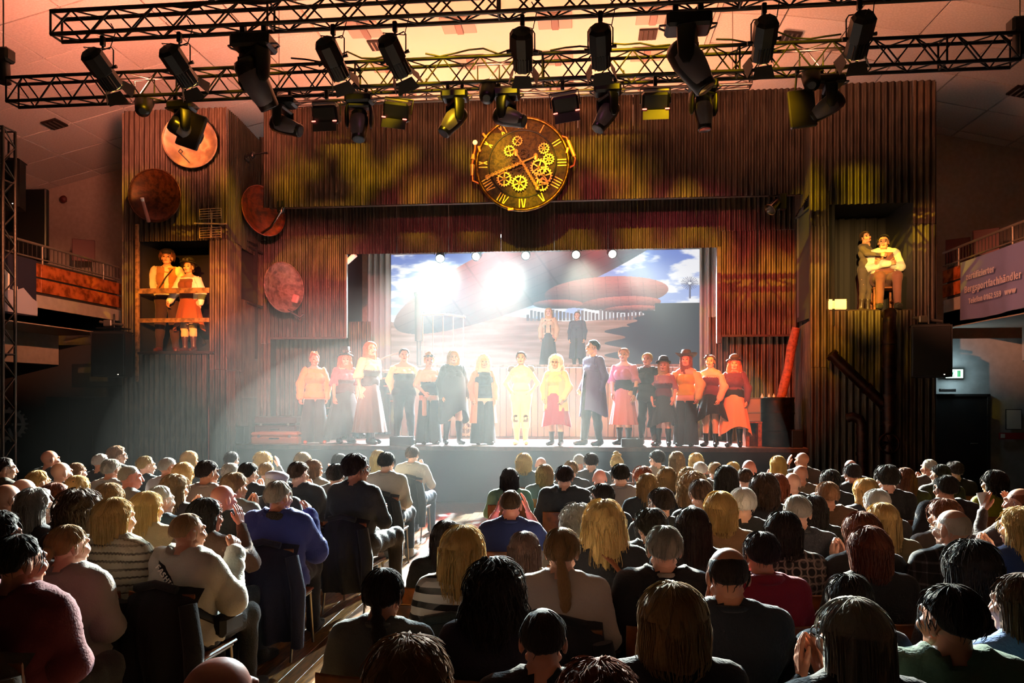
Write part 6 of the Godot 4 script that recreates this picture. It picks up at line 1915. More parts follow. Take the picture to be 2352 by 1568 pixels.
	performer("girl in a bowler hat, plum blouse, black pointed belt and cream skirt", 1687, 822, Y, -13.95, -0.35, {"arms": [Vector3(-0.25, 1.12, 0.02), Vector3(-0.24, 0.88, -0.04), Vector3(0.25, 1.12, 0.03), Vector3(0.25, 0.88, 0.0)]}, "wavy", Color(0.6, 0.33, 0.2), [["top", Color(0.32, 0.15, 0.2), 2, 0.98, 1.41, 0.024], ["belt", black, 0.94, 1.1, 0.034, 0.3], ["skirt", Color(0.85, 0.55, 0.42), 1.0, 0.3, 0.16, 0.31, 8.0, 0.08, 0.1], ["hat", "bowler", Color(0.2, 0.1, 0.08), 0.07], ["scarf", Color(0.8, 0.5, 0.4)], ["boots", black, 0.34]], 0.15, 0)
	# on the raised platform
	performer("woman in white blouse and suspenders high on the back platform", 1260, 708, 2.7, -19.2, -0.1, {"arms": relaxed}, "long", blond, [["top", cream, 4, 0.95, 1.41, 0.02], ["suspenders"], ["skirt", Color(0.25, 0.27, 0.3), 1.0, 0.06, 0.15, 0.26, 9.0, 0.05, 0.0], ["boots", black, 0.2]], 0.0, 1)
	performer("figure in a long dark blue coat high on the back platform", 1326, 716, 2.7, -19.2, -0.2, {"fem": false, "arms": relaxed}, "short", brown, [["top", Color(0.13, 0.17, 0.28), 2, 0.9, 1.43, 0.025], ["coat", Color(0.13, 0.17, 0.28), 1.2, 0.3, 0.18, 0.26, 0.15, 0.0], ["trousers", black, 0.08, 0.95, 0.014], ["boots", black, 0.2]], 0.0, 1)
	# behind the rails of the tower
	performer("man in a flat cap and tan waistcoat with a shoulder strap, behind the rails", 384, 576, 2.83, -14.0, 0.35, {"fem": false, "arms": [Vector3(-0.27, 1.13, 0.04), Vector3(-0.27, 0.88, -0.02), Vector3(0.25, 1.14, 0.06), Vector3(0.16, 0.98, 0.1)], "feet": [-0.14, -0.04, 0.12, 0.0]}, "tousled", Color(0.4, 0.22, 0.1), [["top", cream, 4, 0.9, 1.43, 0.016], ["vest", Color(0.6, 0.4, 0.22), 0.98, 1.42, 0.024, 0.15], ["trousers", Color(0.2, 0.1, 0.06), 0.08, 0.95, 0.018], ["strap"], ["hat", "cap", Color(0.1, 0.06, 0.05), 0.08], ["boots", Color(0.4, 0.18, 0.08), 0.36]], 0.0, 0)
	performer("woman in goggled bowler hat and draped ochre skirt behind the rails", 434, 600, 2.83, -13.9, -0.1, {"arms": [Vector3(-0.24, 1.13, 0.06), Vector3(-0.2, 0.92, 0.05), Vector3(0.27, 1.14, -0.03), Vector3(0.3, 0.95, -0.14)], "bulk": 1.06}, "bun", brown, [["top", white, 4, 1.0, 1.38, 0.02], ["corset", Color(0.45, 0.25, 0.15), 0.98, 1.36, 0.026, 0.13], ["skirt", Color(0.5, 0.25, 0.1), 1.0, 0.48, 0.16, 0.28, 7.0, 0.09, 0.08], ["trousers", Color(0.8, 0.65, 0.5), 0.3, 0.55, 0.01], ["hat", "bowler", Color(0.07, 0.05, 0.05), 0.075], ["goggles", 0.125], ["boots", Color(0.26, 0.14, 0.1), 0.3]], 0.15, 0)
	# in the curtained opening
	performer("woman in a shiny skeleton patterned bodysuit leaning on the seated man", 1987, 532, 3.48, -14.05, 0.75, {"arms": [Vector3(-0.2, 1.16, -0.1), Vector3(-0.05, 1.1, -0.3), Vector3(0.2, 1.2, -0.14), Vector3(0.1, 1.16, -0.36)], "tilt": -0.4, "sw": 0.15}, "bun", brown, [["top", Color(0.36, 0.3, 0.26), 2, 0.86, 1.43, 0.006], ["trousers", Color(0.34, 0.28, 0.25), 0.08, 0.95, 0.006], ["corset", Color(0.62, 0.5, 0.36), 1.06, 1.2, 0.01, 0.07], ["boots", Color(0.25, 0.2, 0.18), 0.3]], -0.45, 0)
	var c := onz(2032, 700, -13.9)
	var t := thing("person", "seated man in white shirt and mauve waistcoat in the curtained opening", "person", Vector3(c.x, 3.48, -13.95), PI - 0.2)
	t.scale = Vector3.ONE * ((onz(2032, 540, -13.95).y - 3.48) / 1.285)
	var fm := field_mesh(seat_bones("cross"), 0.021, 0.045)
	var mb := MB.new()
	mb.add(fm.mb)
	var head := Transform3D(Basis(Vector3.UP, -0.2), Vector3(0, 1.165, 0.0))
	mb.add(head_mb, head)
	place_hand(mb, hand_curl, Vector3(0.04, 0.8, -0.18), Vector3(1, 0.2, 0.3), Vector3(0, 0, 1), true)
	place_hand(mb, hand_curl, Vector3(-0.04, 0.78, -0.2), Vector3(-1, 0.2, 0.2), Vector3(0, 0, 1), false)
	dress(t, fm, mb, 0, head, "short", Color(0.07, 0.05, 0.04), [])
	part("shirt", shell(fm, func(id, v): return id in [TORSO, UPPER, FORE], 0.022, 0.014), cloth_mat(white), t)
	part("waistcoat", shell(fm, func(id, v): return id == TORSO and absf(v.x) < 0.14 and v.y < 0.99, 0.03, 0.003), cloth_mat(Color(0.5, 0.3, 0.28)), t)
	part("trousers", shell(fm, func(id, v): return id in [HIPS, THIGH, SHIN] and v.y > 0.1, 0.014), cloth_mat(Color(0.42, 0.24, 0.22)), t)
	for sd in [-1.0, 1.0]: part("boot", shell(fm, func(id, v): return id == FOOT and v.x * sd > 0, 0.01), cloth_mat(boot), t)
	var ch := thing("wooden_stool", "small wooden chair under the seated man in the curtained opening", "chair", Vector3(c.x, 3.48, -14.0), PI - 0.2)
	part("seat", bx(Vector3(0, 0.43, 0), Vector3(0.38, 0.03, 0.4), 0.008), mat("crate_wood"), ch)
	for k in 4: part("leg", bx(Vector3([-0.16, 0.16, -0.16, 0.16][k], 0.21, [-0.17, -0.17, 0.17, 0.17][k]), Vector3(0.04, 0.42, 0.04), 0.006), mat("crate_wood"), ch)
	for k in 2: part("stretcher", bx(Vector3([-0.16, 0.16][k], 0.2, 0), Vector3(0.03, 0.04, 0.32), 0.005), mat("crate_wood"), ch)
	var b := thing("light_box", "small bright cream box at the foot of the curtained opening", "box", onz(1920, 709, -13.5) * Vector3(1, 0, 1) + Vector3(0, 3.48, 0))
	part("box", bx(Vector3(0, 0.085, 0), Vector3(0.31, 0.17, 0.2), 0.015), mat("cream"), b)
	part("lid", bx(Vector3(0, 0.175, 0), Vector3(0.3, 0.012, 0.19), 0.004), mat("cream"), b)
# ---------------------------------------------------------------- the audience
# x | z | height of the crown | hair | hair colour | skin | top | turn | arms | which one
const SEATS := """
-6.37|-7.63|1.275|short|1a120e|1|333028|-45|clap|dark haired man in profile clapping under the balcony
-6.66|-8.70|1.288|rim|3d2415|2|202022|-20|lap|bald man highest against the dark wall below the balcony
-5.43|-7.26|1.276|long|c9a25c|1|302a24|-12|lap|woman with long fair hair before the highest bald man
-5.19|-6.63|1.244|short|c9a25c|0|2a2624|-15|lap|person with short fair hair beside the profile clapper
-5.85|-8.08|1.186|tail|7a5230|1|26242a|-18|lap|light haired child with tied back hair
-4.59|-6.35|1.226|long|c9a25c|1|2c2622|-8|lap|woman with long straight blonde hair and a hair clip
-5.96|-8.67|1.252|crop|8f8a82|2|1a1b20|-15|lap|cropped grey haired man in black near the railed tower
-6.25|-9.44|1.279|full|7a5230|1|2a2a2e|-40|lap|light brown haired person with glasses turned aside by the tower
-5.24|-7.80|1.255|short|8f8a82|2|8a8580|-10|lap|grey haired man with a pale shirt collar
-4.44|-6.91|1.276|crop|8f8a82|3|77706c|-50|lap|cropped grey man with a reddish cheek turned aside
-5.28|-8.53|1.230|short|8a6a40|1|202428|-35|clap|dark blond man holding his hand before his mouth
-4.64|-7.92|1.274|crop|8f8a82|2|8f8888|-30|lap|grey haired man in a pale grey shirt facing aside
-4.71|-5.85|1.264|full|3d2415|1|201c1a|-20|lap|brown haired person between the bald head and the fair heads
-4.28|-5.15|1.306|rim|3d2415|2|17171a|-15|lap|large bald head cut by the frame
-4.29|-5.68|1.233|full|6b3318|1|2c2520|-30|clap|person with reddish lit hair raising a hand to the face
-3.86|-4.92|1.281|wavy|8f8a82|1|15161c|-40|lap|woman with grey wavy hair and glasses in black
-3.30|-4.60|1.305|curly|3d2415|1|201a18|-12|lap|woman with brown curls beside the grey wavy hair
-3.78|-5.61|1.247|bob|8a6a40|1|2a2420|-10|lap|woman with a dark blond bob behind the knitted jumper
-2.87|-4.32|1.321|long|c9a25c|1|knit|-22|lap|woman with half tied blonde hair in a ribbed knitted jumper
-3.16|-5.13|1.254|long|c9a25c|1|a3906f|-18|lap|woman with long blonde hair in a beige top
-3.36|-5.63|1.236|short|d6d2c8|1|24384a|-25|lap|white haired person with a turquoise scarf
-3.61|-6.28|1.243|wavy|8a6a40|1|2f2a26|-25|clap|woman with wavy dark blond hair clapping
-3.36|-4.00|1.262|tousled|1a120e|2|1d1718|-35|lap|curly dark haired person in profile cut by the frame
-2.57|-3.17|1.314|short|1a120e|2|5a1420|-14|lap|dark haired man in a wine red wool jumper
-2.81|-3.82|1.247|bun|8a6a40|1|8e8580|-16|lap|blond woman with a dark bun in a pale grey jumper
-2.39|-4.30|1.246|crop|8a6a40|2|a8a294|-28|side|man with cropped hair, pale fleece and a lettered strap
-2.56|-4.84|1.248|bob|1a120e|3|4a3020|-30|high|dark haired woman raising a hand beside the lettered strap
-5.18|-9.35|1.229|long|c9a25c|1|2e2c2a|-14|lap|woman with golden lit hair before the ribbed tower base
-4.19|-7.44|1.247|bob|c9a25c|1|3a3630|-10|lap|fair bob beside the short haired man in a taupe shirt
-3.71|-7.03|1.319|short|1a120e|2|7d6f68|-18|lap|short dark haired man in a taupe shirt
-4.72|-9.59|1.209|short|1a120e|1|2a2c30|-10|lap|dark head alone beneath the stage corner
-3.95|-7.99|1.205|short|8f8a82|2|3a3a3c|-8|lap|grey head behind the dark haired man beside the aisle block
-3.06|-6.28|1.268|full|8a6a40|0|6a6a58|-20|clap|grey blond woman clapping in an olive cardigan
-2.85|-5.65|1.257|rim|1a120e|3|22262c|-20|lap|bald man in a dark jacket
-3.52|-7.53|1.255|short|1a120e|1|24272c|-12|clap|dark haired man clapping behind the white cap
-4.21|-9.44|1.206|tousled|c9a25c|1|4a4a48|-18|high|fair curly haired person with a raised hand below the stage
-3.75|-8.49|1.167|short|8a6a40|1|333336|-10|lap|short haired person under the raised hand
-2.90|-6.81|1.236|hat|d6d2c8|1|3a3f44|-14|lap|person in a white cap
-3.69|-9.49|1.206|bob|8a6a40|1|3a3c3e|-12|lap|bob haired woman in the front row near the trunk
-2.89|-7.32|1.287|short|3d2415|1|2c3032|-12|clap|brown haired man in a dark jumper behind the aisle seats
-3.11|-8.34|1.216|long|7a5230|1|8c7f6c|-35|high|woman clapping high in a light beige jacket
-3.24|-9.63|1.181|bob|1a120e|1|2c3033|-5|lap|dark bob in the front row next to the big man
-2.67|-7.84|1.210|full|1a120e|1|3e4548|-8|lap|boy with round dark hair before the big man
-2.35|-5.55|1.294|short|8f8a82|2|26337e|-12|side|man in a cobalt blue jacket with a speckled scarf
-2.10|-6.73|1.406|full|1a120e|2|23282a|-35|cross|big man with glasses in a dark polo by the aisle
-2.71|-9.64|1.237|long|c9a25c|1|b9a98c|-8|lap|woman with long pale blonde hair in the front row
-2.27|-8.42|1.308|short|1a120e|1|a9a49a|-6|lap|man in a white shirt by the aisle
-2.37|-10.16|1.257|short|3d2415|1|aca79d|-10|clap|man in white shirt at the end of the front row
-0.76|-9.46|1.219|bob|c9a25c|1|4f5b60|6|lap|woman with a two toned blonde bob first past the aisle
-0.57|-10.01|1.143|rim|8f8a82|2|444a4e|4|lap|bald head in the front row beside the blonde bob
-0.79|-7.93|1.177|long|1a120e|1|5d7d68|4|clap|woman with long dark hair in a sage green top
-0.44|-8.43|1.171|bob|8a6a40|1|404a4e|4|lap|golden edged bob behind the dark suited man
-0.19|-7.52|1.253|short|1a120e|1|2b3236|2|lap|broad man in a dark suit jacket
-0.15|-9.03|1.172|short|8a6a40|1|3f4446|8|lap|fair head half hidden by the dark suit
-0.06|-10.08|1.182|crop|8f8a82|2|45474a|6|lap|grey cropped head in the front row
0.10|-9.58|1.227|short|1a120e|1|4a5256|3|lap|short dark haired man in the front row
0.18|-8.22|1.163|rim|3d2415|3|3e4042|2|lap|small bald head with a pinkish nape
0.45|-10.13|1.147|updo|c9a25c|1|4a4340|6|lap|woman with blonde pinned up hair
0.38|-7.71|1.258|short|1a120e|1|7b7572|3|lap|dark haired man in a grey shirt with a yellow wristband
0.65|-8.30|1.164|tousled|6b3318|1|3a322e|5|lap|low reddish brown curly head
0.15|-6.14|1.236|short|1a120e|1|1f2224|28|lap|dark haired man with glasses looking aside in black
-0.55|-5.62|1.245|crop|3d2415|3|141d4e|2|high|cropped man in a navy shirt clapping with wide hands
-0.04|-5.22|1.167|curly|8f8a82|1|777068|20|lap|small grey curly head with a white cuff
0.12|-4.45|1.316|wavy|c9a25c|1|131012|4|lap|woman with windswept golden hair and a tan bag strap
-0.35|-4.39|1.144|long|3d2415|1|8a7a62|2|lap|woman with long brown hair in a beige cardigan
-0.11|-3.86|1.268|tail|8a6a40|1|b0a398|-4|lap|woman with a low pony tail in a white top
-0.63|-3.86|1.252|wavy|c9a25c|1|stripes|-4|lap|woman with blonde waves in a black and white striped top
-0.84|-4.54|1.176|long|1a120e|1|14110f|-8|lap|woman with very long dark hair beside the aisle floor
-0.38|-3.18|1.216|curly|1a120e|2|15101e|0|lap|woman with a mass of black curls in dark violet
-0.87|-3.18|1.197|braid|1a120e|2|5d605c|-4|lap|dark haired girl with a braid in a grey shirt
-0.14|-2.60|1.210|crop|1a120e|2|threebars|2|lap|boy with cropped hair and three white bars on his back
-0.48|-2.01|1.267|tousled|7a5230|2|1a1614|-6|lap|tousled light brown head over the empty chair backs
-0.95|-1.87|1.273|rim|1a120e|3|151212|-16|lap|shaven bald head at the bottom edge by the floor
0.04|-2.01|1.221|tousled|6b3318|2|151112|4|lap|auburn tousled crown at the bottom edge
0.31|-2.64|1.276|bigbob|8a6a40|1|0f0e10|4|clap|woman with a smooth ash blonde bob in black
0.42|-3.93|1.274|short|8f8a82|1|121214|0|lap|balding man in a dark jumper with a taupe collar
0.61|-3.22|1.320|rim|1a120e|2|131722|0|clap|tall man with thinning hair in a navy polo shirt
0.93|-4.01|1.237|short|1a120e|2|7a0e22|8|lap|dark haired boy in a crimson hooded top
0.65|-4.54|1.279|long|1a120e|1|100e0f|0|lap|woman with long nearly black hair in black
0.45|-5.05|1.179|tousled|1a120e|1|131416|12|lap|dark tousled person in a black coat with white collar
0.58|-5.66|1.264|short|1a120e|1|1c1e20|20|lap|dark short haired man facing the stage centre
0.92|-5.13|1.295|bob|c9a25c|1|6e5030|2|lap|woman with a golden bob in an ochre top
1.18|-5.65|1.273|short|d6d2c8|1|131314|2|lap|white cropped head in black
1.52|-6.45|1.282|bigbob|3d2415|1|1a1314|0|lap|woman with a large chestnut bob and burgundy collar
1.20|-4.62|1.246|bob|1a120e|1|rings|2|lap|dark bob over a top patterned with pale rings
1.43|-5.14|1.297|crop|8f8a82|1|2c2d31|-2|lap|grey cropped man in a charcoal shirt
0.61|-7.20|1.210|long|8a6a40|1|24282a|4|lap|woman with long ash hair and a pale curled tip
0.85|-7.73|1.216|bob|8a6a40|1|2d2d2d|2|lap|golden rimmed wavy bob behind the ash hair
1.13|-8.24|1.174|bob|8a6a40|1|333331|4|lap|fair rimmed bob between the two wavy heads
0.96|-6.69|1.250|curly|8a6a40|1|232526|4|lap|curly haired woman behind the long pony tail
0.95|-6.16|1.278|tail|3d2415|1|1d1e20|10|lap|brown haired woman with a long side pony tail
1.00|-10.35|1.206|full|1a120e|1|7e6c58|40|lap|dark haired man in profile in the front row
1.21|-9.83|1.234|long|8a6a40|1|3c3a38|4|lap|oval dark blond head in the front row
1.54|-10.38|1.177|long|c9a25c|1|4d4338|4|lap|straight blonde hair in the front row
1.35|-8.77|1.206|crop|d6d2c8|3|3a3734|-4|lap|pale cropped head with a pink ear
1.61|-9.31|1.146|short|8a6a40|1|2c2a28|2|lap|small dark head with a golden edge
1.93|-9.83|1.109|short|c9a25c|1|2a2522|2|lap|small yellow blond head
1.91|-8.80|1.229|rim|8f8a82|3|2e2724|-2|lap|pinkish bald head in the front rows
1.42|-7.58|1.244|bigbob|1a120e|1|171817|0|lap|big dark round bob blocking the front rows
1.74|-8.24|1.175|short|3d2415|1|221c1a|0|lap|small brown head beside the big dark bob
2.48|-9.78|1.190|long|c9a25c|1|2a2420|8|clap|woman with straight blonde hair beneath the oil drum
2.91|-10.23|1.216|rim|8f8a82|2|3a2c22|20|high|bald man with a raised hand under the stage corner
2.39|-8.47|1.202|rim|d6d2c8|2|4a3a28|10|lap|second bald head just below the raised hand
2.06|-7.58|1.207|long|1a120e|1|181414|6|lap|dark straight hair between the bald heads
1.78|-7.06|1.228|bob|6b3318|1|1c1414|2|lap|russet bob beside the chestnut bob
3.41|-9.87|1.151|rim|8f8a82|3|201a18|2|lap|reddish bald crown behind the black haired man
2.96|-8.52|1.212|short|1a120e|2|141314|6|lap|black haired man with a lit white temple
2.53|-7.91|1.191|full|1a120e|1|171516|4|lap|full dark hair before the ribbed tower
2.07|-6.55|1.225|short|7a5230|2|4d3014|8|lap|short light brown hair over a brown ochre jacket
2.49|-6.84|1.219|bob|c9a25c|1|1b1c26|10|lap|smooth golden bob near the curtained tower
2.27|-6.01|1.231|short|d6d2c8|1|1a1716|4|lap|round white cropped hair in the middle rows
2.87|-7.35|1.292|full|1a120e|1|131010|4|lap|big dark haired person below the valve wheel
3.28|-7.95|1.217|long|6b3318|1|1f1416|0|lap|russet hair beside the big dark haired person
4.28|-9.67|1.180|crop|8f8a82|2|patterned|18|clap|grey cropped man clapping in a patterned shirt
3.93|-8.62|1.202|short|1a120e|1|1c1718|12|lap|small dark head beside the clapping patterned shirt
4.34|-9.16|1.193|short|1a120e|1|161314|8|lap|dark head in front of the black door
3.16|-6.83|1.262|short|1a120e|2|1b1517|10|lap|dark haired man in a black leather jacket
3.97|-7.62|1.226|bob|1a120e|2|8c8a10|25|lap|dark haired person in an acid yellow top
3.28|-5.94|1.268|rim|6b3318|2|3a2a24|35|high|reddish balding man holding a cup to his mouth
1.97|-5.13|1.239|long|c9a25c|1|4f4020|6|lap|woman with long blonde hair, dark at the parting
1.66|-4.63|1.246|bob|6b3318|1|121010|10|clap|golden brown bob beside a raised palm
1.51|-4.11|1.247|bob|6b3318|1|0c0b0c|8|lap|smooth auburn bob over bare shoulders and black dress
2.16|-4.59|1.295|rim|d6d2c8|1|plaid|14|lap|bald white haired man with glasses in a plaid shirt
1.76|-5.90|1.182|bob|1a120e|1|151314|4|lap|black bob behind the grey cropped man
1.77|-3.59|1.273|wavy|1a120e|1|141211|6|lap|dark wavy hair with a silvery lit side
1.11|-3.24|1.203|short|1a120e|2|0f0e0f|4|lap|short dark head low behind the auburn bob
1.27|-2.72|1.293|short|1a120e|2|3f5a46|12|lap|dark haired person in a moss green jumper
0.85|-2.47|1.298|long|8f8a82|2|121112|25|clap|long grey haired woman with glasses in black
2.75|-5.00|1.230|wavy|c9a25c|1|31457c|30|clap|yellow wavy hair over a blue sleeve at the frame edge
2.53|-5.50|1.217|full|6b3318|1|2a1a18|14|lap|russet head just behind the plaid shirt
1.70|-3.08|1.249|long|3d2415|1|4a6ea8|28|clap|person in a light blue top clapping at the frame edge
"""
var seat_top := {}
var seat_body := {}
var seat_part := {}

func stripe_tex(key: String, fn: Callable, w := 128) -> ImageTexture:
	if not tex.has(key):
		var im := Image.create(w, w, false, Image.FORMAT_RGB8)
		for y in w:
			for x in w: im.set_pixel(x, y, fn.call(x / float(w), y / float(w)))
		tex[key] = ImageTexture.create_from_image(im)
	return tex[key]

func top_mat(spec: String) -> StandardMaterial3D:
	var pale := Color(0.8, 0.77, 0.72)
	var ink := Color(0.03, 0.03, 0.035)
	match spec:
		"stripes": return mat("top_stripes", Color.WHITE, 0.85, 0.0, stripe_tex("stripes", func(_x, y): return ink if fmod(y * 2.0, 1.0) < 0.42 else pale), 6.5, false)
		"rings": return mat("top_rings", Color.WHITE, 0.85, 0.0, stripe_tex("rings", func(x, y):
			var d := minf(Vector2(x - 0.5, y - 0.5).length(), minf(minf(Vector2(x, y).length(), Vector2(x - 1, y).length()), minf(Vector2(x, y - 1).length(), Vector2(x - 1, y - 1).length())))
			return Color(0.5, 0.45, 0.42) if absf(d - 0.3) < 0.055 else ink), 11.0, false)
		"plaid": return mat("top_plaid", Color.WHITE, 0.88, 0.0, stripe_tex("plaid", func(x, y): return ink.lerp(Color(0.4, 0.38, 0.4), (0.5 if x < 0.1 or absf(x - 0.5) < 0.03 else 0.0) + (0.5 if y < 0.1 or absf(y - 0.5) < 0.03 else 0.0))), 8.0, false)
		"patterned": return mat("top_patterned", Color(0.5, 0.45, 0.42), 0.88, 0.0, noise_tex("speckle", 0.05, [Color(0.05, 0.05, 0.06), Color(0.7, 0.65, 0.6)], [0.45, 0.55], 2), 4.0, false)
		"knit":
			var m := mat("top_knit", Color(0.72, 0.69, 0.62), 0.95, 0.0, stripe_tex("knit", func(x, y): return Color(0.4, 0.37, 0.33) if fmod(y * 4.0 + 0.06 * sin(x * 50.0), 1.0) < 0.22 else Color(0.95, 0.93, 0.88)), 5.5, false)
			m.heightmap_enabled = true
			m.heightmap_texture = tex["knit"]
			m.heightmap_scale = 1.2
			return m
		"threebars": return cloth_mat(Color(0.035, 0.035, 0.045))
	return cloth_mat(Color(spec))

func seat_template(pose: String) -> Dictionary:
	if not seat_top.has(pose):
		var fm := field_mesh(seat_bones(pose), 0.023, 0.05)
		seat_top[pose] = fm
		seat_part["long" + pose] = shell(fm, func(id, v): return id in [TORSO, UPPER, FORE] or (id == HIPS and v.y > 0.5 and v.z > -0.1), 0.013, 0.013, 8.0).mesh()
		seat_part["bulky" + pose] = shell(fm, func(id, v): return id in [TORSO, UPPER, FORE] or (id == HIPS and v.y > 0.5 and v.z > -0.1), 0.034, 0.026, 6.0).mesh()
		seat_part["short" + pose] = shell(fm, func(id, v): return id in [TORSO, UPPER] or (id == HIPS and v.y > 0.5 and v.z > -0.1), 0.012, 0.01, 8.0).mesh()
		if not seat_part.has("trousers"):
			seat_part["trousers"] = shell(fm, func(id, v): return id in [HIPS, THIGH, SHIN] and v.y > 0.11, 0.012, 0.014).mesh()
			for sd in [-1.0, 1.0]: seat_part["shoe%d" % sd] = shell(fm, func(id, v): return v.x * sd > 0 and (id == FOOT or (id == SHIN and v.y < 0.14)), 0.01, 0.002).mesh()
	return seat_top[pose]

func seat_body_mesh(pose: String, turn: int) -> ArrayMesh:
	var key := "%s%d" % [pose, turn]
	if not seat_body.has(key):
		var fm := seat_template(pose)
		var mb := MB.new()
		mb.add(fm.mb)
		mb.add(head_mb, Transform3D(Basis(Vector3.UP, turn * 0.4), Vector3(0, 1.165, 0.005)))
		var a := arm_pose(pose)
		for k in 2:
			var q := -1.0 if k == 0 else 1.0
			var d: Vector3 = (a[k * 2 + 1] - a[k * 2]).normalized()
			match pose:
				"clap": place_hand(mb, hand_open, a[k * 2 + 1], Vector3(-q * 0.1, 0.85, -0.5), Vector3(-q, 0, 0.1), k == 0)
				"high": place_hand(mb, hand_open, a[k * 2 + 1], Vector3(-q * 0.25, 0.95, -0.1), Vector3(-q, -0.2, 0), k == 0)
				"cross": place_hand(mb, hand_curl, a[k * 2 + 1], d, Vector3(0, 0, 1), k == 0)
				_: place_hand(mb, hand_curl, a[k * 2 + 1], d, Vector3(-q, -0.6, 0), k == 0)
		seat_body[key] = mb.mesh()
	return seat_body[key]

func chair_kit() -> Node3D:
	var t := Node3D.new()
	var bm := MB.new()
	var rings := []
	for k in 9:
		var x := -0.21 + k * 0.0525
		var z := 0.03 * (1.0 - pow(x / 0.21, 2.0))
		var r := PackedVector3Array()
		for p in [[0.52, 0.0], [0.53, -0.006], [0.83, 0.018], [0.84, 0.024], [0.83, 0.03], [0.53, 0.006]]: r.append(Vector3(x, p[0], 0.2 + z + p[1]))
		rings.append(r)
	bm.loft(rings)
	var o := part("backrest", bm, mat("ply", Color(0.5, 0.27, 0.09), 0.38, 0.0, tex["grain"], 1.3, false), t)
	part("seat", bx(Vector3(0, 0.435, -0.02), Vector3(0.42, 0.02, 0.42), 0.008), mat("ply"), t)
	for s in [-1.0, 1.0]:
		part("rear_leg", tb([Vector3(s * 0.2, 0.0, 0.26), Vector3(s * 0.2, 0.42, 0.16), Vector3(s * 0.2, 0.78, 0.215)], 0.011, 6), mat("steel"), t)
		part("front_leg", tb([Vector3(s * 0.21, 0.0, -0.2), Vector3(s * 0.2, 0.425, -0.16)], 0.011, 6), mat("steel"), t)
		part("seat_rail", tb([Vector3(s * 0.2, 0.42, -0.18), Vector3(s * 0.2, 0.42, 0.17)], 0.01, 6), mat("steel"), t)
	return t

const OVER := [["a lettered strap", "black padded jacket", Color(0.012, 0.012, 0.014), 0.29, 0.66], ["cobalt blue", "dark blue jacket", Color(0.03, 0.05, 0.17), 0.3, 0.72], ["big man with glasses", "dark coat", Color(0.06, 0.07, 0.075), 0.28, 0.66], ["man in a white shirt by the aisle", "grey jacket", Color(0.1, 0.11, 0.115), 0.27, 0.64], ["man in a wine red wool jumper", "sand coloured coat", Color(0.3, 0.25, 0.19), 0.27, 0.6], ["blonde waves in a black and white striped top", "olive coat", Color(0.08, 0.09, 0.06), 0.25, 0.55], ["low pony tail", "black jacket", Color(0.02, 0.02, 0.022), 0.28, 0.55], ["man in white shirt at the end", "charcoal coat", Color(0.1, 0.11, 0.115), 0.26, 0.64]]

